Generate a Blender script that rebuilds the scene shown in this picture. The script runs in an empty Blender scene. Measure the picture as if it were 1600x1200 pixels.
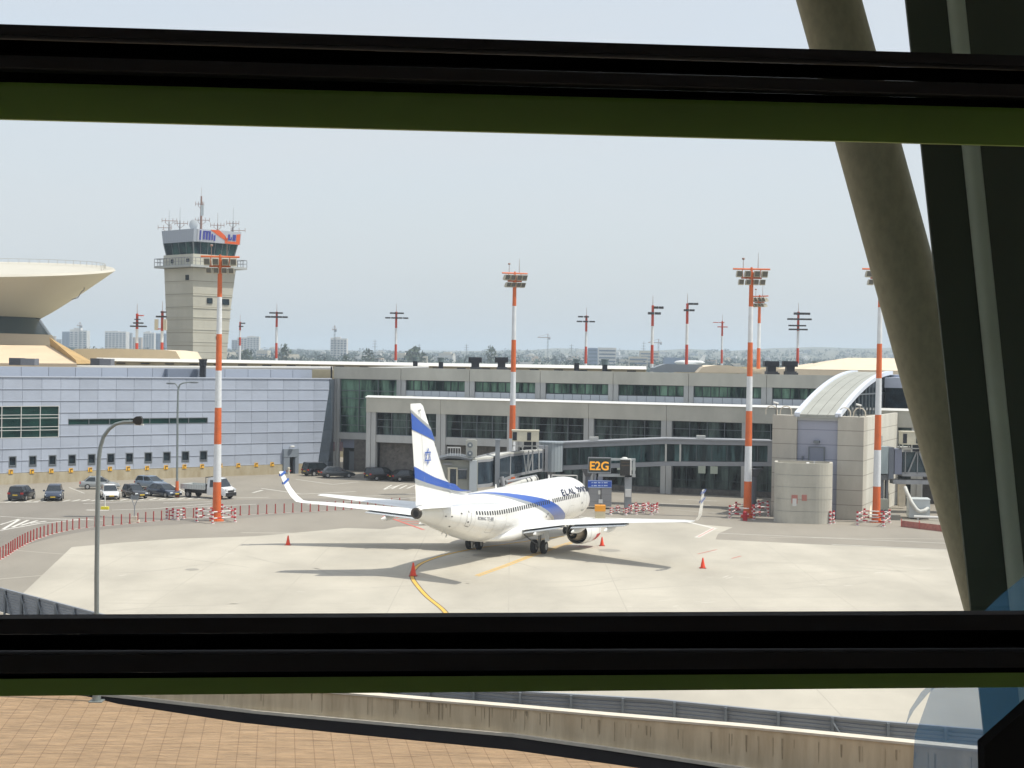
import bpy, bmesh, math, random
from mathutils import Vector, Matrix
R = math.radians
random.seed(7)
sc = bpy.context.scene
col = sc.collection

# ---------------------------------------------------------------- camera, world, sun, exposure
FPX, EYE, PITCH, ROLL = 2570.0, 15.64, 0.01345, 0.01568
cam_data = bpy.data.cameras.new('camera')
cam = bpy.data.objects.new('camera', cam_data); col.objects.link(cam)
cam_data.sensor_width = 36.0
cam_data.lens = FPX / 1600 * 36.0
cam_data.clip_start = 0.05
cam_data.clip_end = 30000
cam.location = (0, 0, EYE)
cam.rotation_euler = (Matrix.Rotation(R(90) - PITCH, 4, 'X') @ Matrix.Rotation(ROLL, 4, 'Z')).to_euler()
sc.camera = cam
SUN_AZ, SUN_EL = 100.0, 61.0          # azimuth from +Y towards +X
world = bpy.data.worlds.new("World"); sc.world = world
world.use_nodes = True
wn = world.node_tree
bg = wn.nodes['Background']
sky = wn.nodes.new('ShaderNodeTexSky'); sky.sky_type = 'NISHITA'
sky.sun_disc = False
sky.sun_elevation = R(SUN_EL); sky.sun_rotation = R(SUN_AZ)
sky.altitude = 30; sky.air_density = 1.2; sky.dust_density = 2.8; sky.ozone_density = 4.5
# a thin bright overcast veil in front of the blue, slightly streaked
vtc = wn.nodes.new('ShaderNodeTexCoord'); vmp = wn.nodes.new('ShaderNodeMapping'); vmp.inputs['Scale'].default_value = (1, 1, 5)
vno = wn.nodes.new('ShaderNodeTexNoise'); vno.inputs['Scale'].default_value = 2.2; vno.inputs['Detail'].default_value = 5
vmr = wn.nodes.new('ShaderNodeMapRange'); vmr.inputs[1].default_value = .3; vmr.inputs[2].default_value = .7; vmr.inputs[3].default_value = .68; vmr.inputs[4].default_value = .9
vmx = wn.nodes.new('ShaderNodeMix'); vmx.data_type = 'RGBA'; vmx.inputs[7].default_value = (3.28, 3.3, 3.45, 1)
wn.links.new(vtc.outputs['Generated'], vmp.inputs[0]); wn.links.new(vmp.outputs[0], vno.inputs[0]); wn.links.new(vno.outputs[0], vmr.inputs[0])
wn.links.new(vmr.outputs[0], vmx.inputs[0]); wn.links.new(sky.outputs[0], vmx.inputs[6]); wn.links.new(vmx.outputs[2], bg.inputs[0])
bg.inputs[1].default_value = 0.15
sun_d = bpy.data.lights.new('sun', 'SUN'); sun = bpy.data.objects.new('sun', sun_d); col.objects.link(sun)
sun_d.energy = 2.9; sun_d.angle = R(0.5); sun_d.color = (1.0, 0.93, 0.83)
sdir = Vector((math.sin(R(SUN_AZ)) * math.cos(R(SUN_EL)), math.cos(R(SUN_AZ)) * math.cos(R(SUN_EL)), math.sin(R(SUN_EL))))
sun.rotation_euler = sdir.to_track_quat('Z', 'Y').to_euler()
sun.location = (60, -10, 90)
sc.view_settings.view_transform = 'Standard'
sc.view_settings.look = 'None'
sc.view_settings.gamma = 1.0
sc.view_settings.exposure = 0.75
sc.render.engine = 'CYCLES'
try:
    sc.cycles.use_denoising = True
    sc.cycles.max_bounces = 8
    sc.cycles.volume_bounces = 1
    sc.cycles.transparent_max_bounces = 16
except Exception: pass

# ---------------------------------------------------------------- where things stand
_f = Vector((0, math.cos(PITCH), -math.sin(PITCH))); _u = Vector((0, math.sin(PITCH), math.cos(PITCH))); _r = Vector((1, 0, 0))
def ray(u, v):
    a, b = u - 800.0, 600.0 - v
    c, s = math.cos(ROLL), math.sin(ROLL)
    return _f * FPX + _r * (a * c - b * s) + _u * (a * s + b * c)
def G(u, v, z=0.0):                    # ground point
    d = ray(u, v); return Vector((0, 0, EYE)) + d * ((z - EYE) / d.z)
def D(u, v, Y):                        # point at a distance
    d = ray(u, v); return Vector((0, 0, EYE)) + d * (Y / d.y)

# ---------------------------------------------------------------- mesh helpers
class MB:
    def __init__(s): s.v = []; s.f = []; s.m = []; s.mi = 0
    def poly(s, pts):
        n = len(s.v); s.v += [tuple(p) for p in pts]; s.f.append(tuple(range(n, n + len(pts)))); s.m.append(s.mi); return s
    def faces(s, pts, fs):
        n = len(s.v); s.v += [tuple(p) for p in pts]
        for f in fs: s.f.append(tuple(n + i for i in f)); s.m.append(s.mi)
        return s
    def hexa(s, p):                    # 8 points: bottom 4, top 4
        return s.faces(p, [(3, 2, 1, 0), (4, 5, 6, 7), (0, 1, 5, 4), (1, 2, 6, 5), (2, 3, 7, 6), (3, 0, 4, 7)])
    def box(s, x0, x1, y0, y1, z0, z1):
        if x0 > x1: x0, x1 = x1, x0
        if y0 > y1: y0, y1 = y1, y0
        if z0 > z1: z0, z1 = z1, z0
        return s.hexa([(x0, y0, z0), (x1, y0, z0), (x1, y1, z0), (x0, y1, z0), (x0, y0, z1), (x1, y0, z1), (x1, y1, z1), (x0, y1, z1)])
    def rbox(s, c, size, ang=0):       # centred in xy, base at c.z, turned about z
        x, y, z = c; a, b, h = size[0] / 2, size[1] / 2, size[2]
        ca, sa = math.cos(ang), math.sin(ang)
        q = [(x + i * a * ca - j * b * sa, y + i * a * sa + j * b * ca) for i, j in ((-1, -1), (1, -1), (1, 1), (-1, 1))]
        return s.hexa([(p[0], p[1], z) for p in q] + [(p[0], p[1], z + h) for p in q])
    def tube(s, a, b, r0, r1=None, n=10, cap=True):
        r1 = r0 if r1 is None else r1
        a, b = Vector(a), Vector(b); d = (b - a)
        if d.length < 1e-6: return s
        d.normalize()
        x = d.cross(Vector((0, 0, 1))) if abs(d.z) < .95 else d.cross(Vector((0, 1, 0)))
        x.normalize(); y = d.cross(x)
        P = [a + (x * math.cos(2 * math.pi * i / n) + y * math.sin(2 * math.pi * i / n)) * r0 for i in range(n)]
        P += [b + (x * math.cos(2 * math.pi * i / n) + y * math.sin(2 * math.pi * i / n)) * r1 for i in range(n)]
        F = [(i, (i + 1) % n, n + (i + 1) % n, n + i) for i in range(n)]
        if cap: F += [tuple(range(n - 1, -1, -1)), tuple(range(n, 2 * n))]
        return s.faces(P, F)
    def path(s, pts, r, n=8):
        for i in range(len(pts) - 1): s.tube(pts[i], pts[i + 1], r, r, n)
        return s
    def loft(s, rings, closed=True, cap=True):
        n = len(rings[0]); P = [p for rg in rings for p in rg]; F = []
        for k in range(len(rings) - 1):
            for i in range(n if closed else n - 1):
                j = (i + 1) % n
                F.append((k * n + i, k * n + j, (k + 1) * n + j, (k + 1) * n + i))
        if cap and closed: F += [tuple(range(n - 1, -1, -1)), tuple(range((len(rings) - 1) * n, len(rings) * n))]
        return s.faces(P, F)
    def prism(s, pts, z0, z1):         # polygon in xy
        return s.loft([[(p[0], p[1], z0) for p in pts], [(p[0], p[1], z1) for p in pts]])
    def ellipsoid(s, c, r, n=10, m=6):
        rings = []
        for k in range(1, m):
            th = math.pi * k / m
            rings.append([(c[0] + r[0] * math.sin(th) * math.cos(2 * math.pi * i / n), c[1] + r[1] * math.sin(th) * math.sin(2 * math.pi * i / n), c[2] - r[2] * math.cos(th)) for i in range(n)])
        return s.loft(rings)
def obj(name, mb, mats, parent=None, world=False, smooth=False, label=None):
    me = bpy.data.meshes.new(name)
    vs = mb.v
    if world and parent is not None:
        M_ = Matrix.Identity(4); q_ = parent
        while q_ is not None: M_ = q_.matrix_basis @ M_; q_ = q_.parent
        inv = M_.inverted()
        vs = [tuple(inv @ Vector(p)) for p in vs]
    me.from_pydata(vs, [], mb.f)
    if not isinstance(mats, (list, tuple)): mats = [mats]
    for m in mats: me.materials.append(m)
    if len(mats) > 1: me.polygons.foreach_set('material_index', mb.m)
    if smooth:
        me.polygons.foreach_set('use_smooth', [True] * len(mb.f))
    me.validate(); me.update()
    if smooth:
        try: me.set_sharp_from_angle(angle=R(38))
        except Exception: pass
    bm = bmesh.new(); bm.from_mesh(me)
    if smooth: bmesh.ops.remove_doubles(bm, verts=bm.verts, dist=1e-4)
    bmesh.ops.recalc_face_normals(bm, faces=bm.faces)
    bm.to_mesh(me); bm.free()
    o = bpy.data.objects.new(name, me); col.objects.link(o)
    if parent is not None: o.parent = parent
    if label: o['label'] = label
    return o
def thing(name, label, cat, loc=(0, 0, 0), rz=0, group=None):
    o = bpy.data.objects.new(name, None); col.objects.link(o)
    o.location = loc; o.rotation_euler = (0, 0, rz)
    o.matrix_basis = Matrix.Translation(Vector(loc)) @ Matrix.Rotation(rz, 4, 'Z')
    return tag(o, label, cat, group)
def tag(o, label, cat, group=None, kind=None):
    o['label'] = label; o['category'] = cat
    if group: o['group'] = group
    if kind: o['kind'] = kind
    return o
def struct(name, mb, m, **k):
    o = obj(name, mb, m, **k); o['kind'] = 'structure'; return o
def kids(o): return [c for c in bpy.data.objects if c.parent == o]
def dup(src, loc, rz=0, label=None, group=None, scale=None):
    def cp(o, par):
        c = o.copy(); col.objects.link(c)
        if par is not None: c.parent = par
        for k in src_kids.get(o.name, ()): cp(k, c)
        return c
    src_kids = {}
    st = [src]
    while st:
        o = st.pop(); ks = list(o.children); src_kids[o.name] = ks; st += ks
    r = cp(src, None); r.location = loc; r.rotation_euler = (0, 0, rz)
    if scale: r.scale = scale
    if label: r['label'] = label
    if group: r['group'] = group
    return r

# ---------------------------------------------------------------- materials
def lin(c):
    return tuple(((x / 12.92) if x <= .04045 else ((x + .055) / 1.055) ** 2.4) for x in (i / 255 for i in c))
_M = {}
def mat(name, c, rough=.6, metal=0, noise=None, amt=.15, stretch=(1, 1, 1), bump=0, spec=.5, lines=None, lcol=None, island=0, coat=0, c2=None, detail=5, rp_=(.3, .7)):
    """c linear colour. noise: scale of a stain pattern; lines: (dx, dy, dz, width) joints in object space"""
    if name in _M: return _M[name]
    m = bpy.data.materials.new(name); m.use_nodes = True
    nt = m.node_tree; N = nt.nodes; L = nt.links
    b = N['Principled BSDF']
    b.inputs['Base Color'].default_value = (*c, 1); b.inputs['Roughness'].default_value = rough
    b.inputs['Metallic'].default_value = metal; b.inputs['Specular IOR Level'].default_value = spec
    if coat: b.inputs['Coat Weight'].default_value = coat; b.inputs['Coat Roughness'].default_value = .05
    tc = N.new('ShaderNodeTexCoord'); out = None
    def mix(kind, fac, a, bb):
        n = N.new('ShaderNodeMix'); n.data_type = 'RGBA'; n.blend_type = kind
        for sock, val in ((n.inputs[0], fac), (n.inputs[6], a), (n.inputs[7], bb)):
            if hasattr(val, 'is_output') or isinstance(val, bpy.types.NodeSocket): L.new(val, sock)
            else: sock.default_value = val if not isinstance(val, tuple) else (*val, 1)
        return n.outputs[2]
    cur = c
    if noise:
        mp = N.new('ShaderNodeMapping'); mp.inputs['Scale'].default_value = stretch; L.new(tc.outputs['Object'], mp.inputs[0])
        tx = N.new('ShaderNodeTexNoise'); tx.inputs['Scale'].default_value = noise; tx.inputs['Detail'].default_value = detail; tx.inputs['Roughness'].default_value = .62
        L.new(mp.outputs[0], tx.inputs[0])
        rp = N.new('ShaderNodeValToRGB'); rp.color_ramp.elements[0].position = rp_[0]; rp.color_ramp.elements[1].position = rp_[1]
        lo = c2 if c2 else tuple(x * (1 - amt) for x in c); hi = tuple(min(1, x * (1 + amt)) for x in c) if not c2 else c
        rp.color_ramp.elements[0].color = (*lo, 1); rp.color_ramp.elements[1].color = (*hi, 1)
        L.new(tx.outputs[0], rp.inputs[0]); cur = rp.outputs[0]
        if bump:
            bp = N.new('ShaderNodeBump'); bp.inputs['Strength'].default_value = bump; bp.inputs['Distance'].default_value = .05 if bump < 1 else .25
            L.new(tx.outputs[0], bp.inputs['Height']); L.new(bp.outputs[0], b.inputs['Normal'])
    if island:
        g = N.new('ShaderNodeNewGeometry'); ma = N.new('ShaderNodeMapRange'); ma.inputs[3].default_value = 1 - island; ma.inputs[4].default_value = 1 + island
        L.new(g.outputs['Random Per Island'], ma.inputs[0])
        cur = mix('MULTIPLY', 1.0, cur, ma.outputs[0])
    if lines:
        sp = N.new('ShaderNodeSeparateXYZ'); L.new(tc.outputs['Object'], sp.inputs[0]); acc = None
        for k in range(3):
            if not lines[k]: continue
            md = N.new('ShaderNodeMath'); md.operation = 'PINGPONG'; md.inputs[1].default_value = lines[k] / 2; L.new(sp.outputs[k], md.inputs[0])
            lt = N.new('ShaderNodeMath'); lt.operation = 'LESS_THAN'; lt.inputs[1].default_value = lines[3] / 2; L.new(md.outputs[0], lt.inputs[0])
            if acc is None: acc = lt.outputs[0]
            else:
                mx = N.new('ShaderNodeMath'); mx.operation = 'MAXIMUM'; L.new(acc, mx.inputs[0]); L.new(lt.outputs[0], mx.inputs[1]); acc = mx.outputs[0]
        cur = mix('MIX', acc, cur, lcol if lcol else tuple(x * .5 for x in c))
    if cur is not c: L.new(cur, b.inputs['Base Color'])
    _M[name] = m; return m
# ================================================================ THE SETTING: ground, apron, markings
mconc = mat('apron_concrete', (.425, .392, .328), .85, noise=.11, amt=.2, stretch=(1, .45, 1), detail=12, lines=(7.5, 7.5, 0, .06), lcol=(.37, .34, .285))
masph = mat('asphalt', (.262, .237, .198), .9, noise=.12, amt=.14, stretch=(1, .4, 1), detail=8)
masph2 = mat('worn_asphalt', (.205, .185, .158), .9, noise=.1, amt=.15, stretch=(1, .4, 1), detail=8)
mwhite = mat('white_paint', (.62, .60, .55), .7, noise=2.0, amt=.18)
myel = mat('yellow_paint', (.72, .43, .07), .6, noise=2.0, amt=.12)
mdark = mat('dark_edging', (.16, .12, .07), .8)
mredp = mat('red_paint', (.55, .13, .1), .7, noise=1.5, amt=.2)

# the ground: one sheet, flat under the airport and rising far behind it
def elev(x, y):
    d = math.hypot(x, y)
    h = 0.0
    if d > 1100: h += 17 * min(1, (d - 1100) / 1500)
    if d > 3200:
        k = min(1, (d - 3200) / 2600)
        a = math.atan2(x, y)
        ridge = 34 + 20 * math.sin(a * 9 + 1.0) + 9 * math.sin(a * 31) + (46 if a > .17 else 46 * max(0, (a - .08) / .09))
        h += k * ridge * .8 + k * 5 * math.sin(a * 90 + d * .002)
    if d > 7500: h += 22 * min(1, (d - 7500) / 2500) * (1 + .5 * math.sin(math.atan2(x, y) * 14 + 2))
    return h
g = MB(); rr = [0, 60, 150, 300, 600, 1000, 1300, 1700, 2100, 2600, 3200, 3600, 4000, 4500, 5000, 5600, 6400, 7500, 8500, 9500, 11000, 14000]
NA = 240; rings = []
for r in rr[1:]:
    rings.append([(r * math.sin(2 * math.pi * i / NA), r * math.cos(2 * math.pi * i / NA), elev(r * math.sin(2 * math.pi * i / NA), r * math.cos(2 * math.pi * i / NA))) for i in range(NA)])
g.loft(rings, cap=False); g.faces([(0, 0, 0)] + rings[0], [(0, 1 + i, 1 + (i + 1) % NA) for i in range(NA)])
mg = mat('ground_soil', (.20, .185, .14), .95, noise=.004, c2=(.07, .085, .055), detail=10)
mg_nt = mg.node_tree
gr = obj('ground', g, [mg], smooth=False); gr['kind'] = 'structure'
# asphalt yard round the terminal
a = MB(); a.poly([(-260, 40, .004), (260, 40, .004), (260, 420, .004), (-260, 420, .004)]); struct('asphalt_yard', a, masph)
# pale concrete stand
cp = [(-200, 1000), (35, 928), (112, 855), (190, 848), (275, 842), (400, 838), (512, 828), (540, 825), (600, 827), (620, 823), (700, 821), (820, 812), (930, 810), (1040, 815), (1145, 824), (1122, 834), (1118, 843), (1300, 852), (1490, 860), (1640, 868)]
P = [G(u, v) for u, v in cp]
a = MB(); q = [(p.x, p.y, .008) for p in P]; q = [(-110, 90, .008)] + q[1:] + [(150, 140, .008), (150, 30, .008), (-110, 30, .008)]
a.poly(q[::-1]); struct('apron', a, mconc)
# darker service road behind the bollards and in front of the parking bays
a = MB(); rd = [(-60, 905), (0, 871), (40, 852), (90, 838), (140, 829), (200, 824), (300, 818), (420, 806), (560, 796), (640, 790), (640, 777), (420, 780), (260, 783), (100, 784), (-60, 787)]
a.poly([(*G(u, v).xy, .008) for u, v in rd][::-1]); struct('service_road', a, masph2)
def strip(mb, pts, w, z=.012):         # painted stripe of width w through pixel points on the ground
    q = [G(u, v) for u, v in pts]
    for i in range(len(q) - 1):
        d = (q[i + 1] - q[i]); d.z = 0; d.normalize(); n = Vector((-d.y, d.x, 0)) * w / 2
        mb.poly([(*(q[i] - n).xy, z), (*(q[i + 1] - n).xy, z), (*(q[i + 1] + n).xy, z), (*(q[i] + n).xy, z)])
def curve_strip(mb, pts, w, z, step=14):
    # smooth (Catmull-Rom) stripe
    q = [G(u, v) for u, v in pts]; q = [q[0] * 2 - q[1]] + q + [q[-1] * 2 - q[-2]]; c = []
    for i in range(1, len(q) - 2):
        for k in range(step):
            t = k / step; a, b, d, e = q[i - 1], q[i], q[i + 1], q[i + 2]
            c.append(.5 * ((2 * b) + (d - a) * t + (2 * a - 5 * b + 4 * d - e) * t * t + (3 * b - a - 3 * d + e) * t ** 3))
    c.append(q[-2]); L = []; Rr = []
    for i, p in enumerate(c):
        d = (c[min(i + 1, len(c) - 1)] - c[max(i - 1, 0)]); d.z = 0; d.normalize(); n = Vector((-d.y, d.x, 0)) * w / 2
        L.append((*(p + n).xy, z)); Rr.append((*(p - n).xy, z))
    for i in range(len(c) - 1): mb.poly([L[i], Rr[i], Rr[i + 1], L[i + 1]])
wl = MB()
for pts, w in [
    ([(0, 785), (60, 785)], .25), ([(130, 787), (320, 779), (420, 777)], .2), ([(0, 807), (60, 810), (145, 812)], .18),
    ([(0, 829), (62, 818), (140, 811)], .25), ([(0, 820), (30, 811), (62, 811), (160, 813)], .2),
    ([(135, 797), (170, 797.5)], .5), ([(175, 797), (240, 795), (330, 787)], .2), ([(255, 786), (330, 784)], .2),
    ([(290, 793), (400, 788)], .2), ([(408, 763), (470, 772), (500, 771), (556, 768)], .25), ([(462, 749), (520, 757), (560, 753)], .2),
    ([(480, 789), (560, 783), (660, 777)], .25), ([(575, 780), (610, 778)], .18), ([(560, 776), (600, 774)], .18), ([(620, 773), (655, 771)], .15),
    ([(1060, 780), (1120, 783)], .25), ([(1020, 786), (1110, 790)], .25), ([(1050, 796), (1300, 818)], .12),
    ([(600, 765), (632, 756), (690, 762)], .2), ([(395, 770), (410, 766)], .3),
    ([(1118, 833), (1300, 841), (1500, 850)], .15), ([(1300, 851), (1500, 860)], .2), ([(1128, 776), (1140, 777)], .2),
]: strip(wl, pts, w)
for k in range(7): strip(wl, [(600 + k * 12, 764.5 - .4 * k), (590 + 12 * k + 22, 758 + .1 * k)], .25, .0125)
for k in range(22): strip(wl, [(8 + k * 15, 785.3 - k * .28), (20 + k * 15, 783 - k * .3)], .28, .0125)     # bay hatching in front of the cars
for k in range(4): strip(wl, [(5 + 14 * k, 827 - 3 * k), (30 + 14 * k, 812 + k * .8)], .3, .0125)
for u0, u1 in ((108, 140), (160, 200), (208, 240), (270, 300)): strip(wl, [(u0, 762 - (u0 - 100) * .02), (u1 - 8, 771)], .12, .0125)
struct('road_marking_white', wl, mwhite)
st = MB()                               # painted curved kerb line the bollards stand on
kerb = [(-20, 885), (10, 869), (25, 859), (45, 848), (66, 839.5), (90, 832.5), (120, 826.5), (150, 823), (175, 820.8), (205, 818), (250, 813.5), (300, 809), (360, 806), (432, 802), (500, 798.5), (563, 795), (640, 791)]
curve_strip(st, kerb, .28, .016); struct('kerb_line', st, mat('pale_kerb', (.42, .36, .32), .8, noise=1, amt=.2))
# yellow lead-in lines
y1 = [(700, 962), (689, 950), (667, 932), (651, 914), (644, 902), (646, 892), (656, 882), (675, 873.5), (700, 866), (745, 857), (800, 849), (880, 838)]
y2 = [(745, 900), (790, 884), (832, 868), (880, 852), (925, 838)]
e = MB(); curve_strip(e, y1, .40, .012); struct('road_marking_edge', e, mdark)
e = MB(); curve_strip(e, y1, .24, .016); struct('road_marking_yellow', e, myel)
e = MB(); curve_strip(e, [(u, v) for u, v in y2], .5, .012); struct('stand_line_edge', e, mat('tan_edging', (.40, .34, .25), .8))
e = MB()
for o_ in (-1.6, 1.6): curve_strip(e, [(u + o_ * 1.2, v + o_ * .4) for u, v in y2], .13, .016)
struct('stand_line_yellow', e, myel)
# red and white stand markings
e = MB()
for pts in ([(1091, 839), (1115, 826)], [(1090, 866), (1120, 859)], [(1143, 873), (1158, 869)]): strip(e, pts, .11, .020)
for k in range(5): strip(e, [(598 + k * 11, 808 + k * 2.4), (634 + k * 8, 801 + k * 4.5)], .35, .016)
strip(e, [(600, 806), (662, 828)], .3, .020); strip(e, [(580, 800), (640, 803)], .2, .018)
struct('road_marking_red', e, mredp)
e = MB()
for pts in ([(1089, 840), (1117, 825)], [(1114, 825), (1076, 816)], [(905, 808), (1000, 811)]): strip(e, pts, .5, .016)
struct('stand_box_outline', e, mwhite)
# faint tyre tracks and scuffs
e = MB(); random.seed(21)
for k in range(16):
    u, v = random.uniform(150, 1450), random.uniform(862, 950); du = random.uniform(60, 260); dv = random.uniform(-14, 14)
    curve_strip(e, [(u - du, v - dv), (u - du * .3, v - dv * .2), (u + du * .4, v + dv * .1), (u + du, v + dv * 1.2)], random.uniform(.12, .3), .0095, 6)
for k in range(9):
    u, v = random.uniform(450, 1400), random.uniform(792, 842); du = random.uniform(60, 160)
    curve_strip(e, [(u - du, v), (u, v + 1.2), (u + du, v + 2.6)], .25, .0095, 5)
struct('tyre_track', e, mat('tyre_track_grey', (.385, .355, .30), .85, noise=.6, amt=.1))
e = MB()
for k in range(30):
    u, v = random.uniform(120, 1480), random.uniform(860, 952); L_ = random.uniform(6, 26)
    strip(e, [(u, v), (u + L_, v - random.uniform(-1.5, 3))], random.uniform(.06, .16), .0105)
struct('pale_scuff', e, mat('pale_scuff_white', (.56, .53, .47), .8))
# oil stains
e = MB()
for u, v, a_, b_ in ((952, 860, .9, .35), (760, 868, 1.2, .4), (300, 890, .5, .2)):
    c = G(u, v); e.poly([(c.x + a_ * math.cos(t * .52) * (1 + .2 * math.sin(t * 3)), c.y + 3 * b_ * math.sin(t * .52), .018) for t in range(12)])
struct('pavement_stain', e, mat('oil_stain', (.30, .28, .24), .7))

# ================================================================ the viewing room, its window, the supports outside
mroom = mat('pale_room_paint', (.55, .55, .54), .8)
def wp(u, z, off=0.0):                 # a point on the glazing line: u in photo columns, z from eye level, off = outwards
    k = u / 1600.0
    x = -1.245 + k * (1.322 + 1.245); y = 4.0 + .25 * k
    n = Vector((-.0970, .9953, 0))
    return Vector((x, y, EYE + z)) + n * off
XR = -6.0, 6.0
def wline(x): return 4.0 + .25 * (x + 1.245) / 2.567
rm = MB()
rm.box(-6, 6, -4, -4.2, EYE - 1.6, EYE + 2.2); rm.box(-6.2, -6, -4, 4.2, EYE - 1.6, EYE + 2.2); rm.box(6, 6.2, -4, 4.6, EYE - 1.6, EYE + 2.2)
struct('room_wall', rm, mroom)
rm = MB(); rm.box(-6.2, 6.2, -4.2, 4.0, EYE + 2.2, EYE + 2.4); struct('room_ceiling', rm, mroom)
rm = MB(); rm.box(-6.2, 6.2, -4.2, 4.0, EYE - 1.8, EYE - 1.6); struct('room_floor', rm, mroom)
mshell = mat('grey_cladding', (.30, .31, .30), .7)
sh = MB()
def wallpiece(x0, x1, z0, z1):
    y0, y1 = wline(x0), wline(x1)
    sh.hexa([(x0, y0 - .15, z0), (x1, y1 - .15, z0), (x1, y1 + .1, z0), (x0, y0 + .1, z0), (x0, y0 - .15, z1), (x1, y1 - .15, z1), (x1, y1 + .1, z1), (x0, y0 + .1, z1)])
wallpiece(-30, 30, EYE + 2.0, EYE + 4.0); wallpiece(-30, 30, 0, EYE - 1.45); wallpiece(-30, -5.9, EYE - 1.45, EYE + 2.0); wallpiece(5.9, 30, EYE - 1.45, EYE + 2.0)
struct('facade_wall', sh, mshell)
ov = MB(); ov.box(-30, 30, 3.5, 12.0, EYE + 4.0, EYE + 4.4); struct('unseen_shade_slab', ov, mshell)  # unseen slab added above the columns to shade them from the sky

def hzv(u): return 565.2 + (u - 800) * .01568
def zoff(u, v): return (hzv(u) - v) / FPX * (4.0 + .25 * u / 1600)   # height above the eye on the glazing line
malu = mat('black_aluminium', (.06, .06, .068), .8, noise=3, amt=.2, stretch=(.15, 1, 1))
mgroove = mat('black_gasket', (.005, .005, .006), .95, spec=0)
mgreen = mat('green_steel', (.42, .68, .11), .5, noise=1.2, amt=.25, stretch=(.4, 1, 1))
def bar_seg(mb, v0a, v0b, v1a, v1b, d0, d1):
    """horizontal bar between pixel rows: left rows v0a..v1a at u=0, right rows v0b..v1b at u=1600, depth d0..d1 from the glass"""
    def ends(u):
        k = u / 1600.
        z0, z1 = zoff(0, v0a), zoff(1600, v0b); t0, t1 = zoff(0, v1a), zoff(1600, v1b)
        return z0 + (z1 - z0) * k, t0 + (t1 - t0) * k
    pts = []
    for u in (-2600, 4200):
        top, bot = ends(u)
        top *= 1 + (max(d0, d1) if top < 0 else min(d0, d1)) / 4.1; bot *= 1 + (max(d0, d1) if bot > 0 else min(d0, d1)) / 4.1
        pts.append([wp(u, bot, d0), wp(u, bot, d1), wp(u, top, d1), wp(u, top, d0)])
    mb.loft(pts)
def window_bar(label, rows, green):
    t = thing('window_transom', label, 'window bar', wp(0, zoff(0, rows[0][0])), 0, 'black window bars')
    m = MB(); m2 = MB()
    for k, (a0, b0, a1, b1, kind) in enumerate(rows):
        if kind == 'f': bar_seg(m, a0, b0, a1, b1, -.075, -.01)
        else: bar_seg(m2, a0, b0, a1, b1, -.045, -.01)
    obj('frame', m, malu, t, world=True); obj('gasket', m2, mgroove, t, world=True)
    m = MB(); bar_seg(m, *green, .05, .07); obj('flange', m, mgreen, t, world=True, label='dark green steel flange outside the glass')
    return t
window_bar('black grooved window bar with green flange across the top of the view',
    [(39, 88, 63, 112, 'f'), (63, 112, 87, 133, 'g'), (87, 133, 113, 158, 'f'), (113, 158, 129, 170, 'g')], (124, 168, 188, 230))
window_bar('black grooved window bar with green flange across the lower part of the view',
    [(961, 954.5, 992, 985, 'f'), (992, 985, 1017, 1013, 'g'), (1017, 1013, 1053, 1044, 'f'), (1053, 1044, 1062, 1052, 'g')], (1055, 1044, 1089, 1075))
# glass panes between the bars (thin, clear, faintly reflecting)
mgl = bpy.data.materials.new('clear_glass'); mgl.use_nodes = True
nt = mgl.node_tree; nt.nodes.clear(); o_ = nt.nodes.new('ShaderNodeOutputMaterial'); tr = nt.nodes.new('ShaderNodeBsdfTransparent'); gl = nt.nodes.new('ShaderNodeBsdfGlossy'); mx = nt.nodes.new('ShaderNodeMixShader')
gl.inputs['Roughness'].default_value = .02; tr.inputs[0].default_value = (.97, .985, .98, 1); mx.inputs[0].default_value = .04
nt.links.new(tr.outputs[0], mx.inputs[1]); nt.links.new(gl.outputs[0], mx.inputs[2]); nt.links.new(mx.outputs[0], o_.inputs[0])
for lab, (va, vb, vc, vd) in {'clear glass pane above the upper black bar': (-420, -380, 50, 98), 'wide clear glass pane between the two black bars': (120, 165, 966, 960), 'clear glass pane below the lower black bar': (1056, 1046, 1440, 1420)}.items():
    m = MB(); k0, k1 = -2600, 4200
    bar_seg(m, va, vb, vc, vd, -.004, .004)
    o = obj('window_pane', m, mgl); tag(o, lab, 'window pane')

mpost = mat('dark_post_paint', (.085, .12, .095), .7, noise=1.0, amt=.35, stretch=(1, 1, .3))
mpipe = mat('pale_green_paint', (.66, .80, .72), .55, noise=1.5, amt=.15)
molive = mat('weathered_steel', (.52, .52, .39), .75, noise=26, amt=.14, detail=8, stretch=(1, 1, .6))
def slant(us, Y, zt, zb):              # lets a straight member run on above and below the view
    return None
# slanted tubular support, 8 m out
a_, b_ = D(1295 - .275 * 900, -900, 8.0), D(1295 + .275 * 1500, 1500, 8.0)
m = MB(); m.tube(a_, b_, .151, .151, 40); o = obj('slanted_column', m, molive, smooth=True)
tag(o, 'slanted olive tubular steel column outside the window at the right', 'column')
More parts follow.
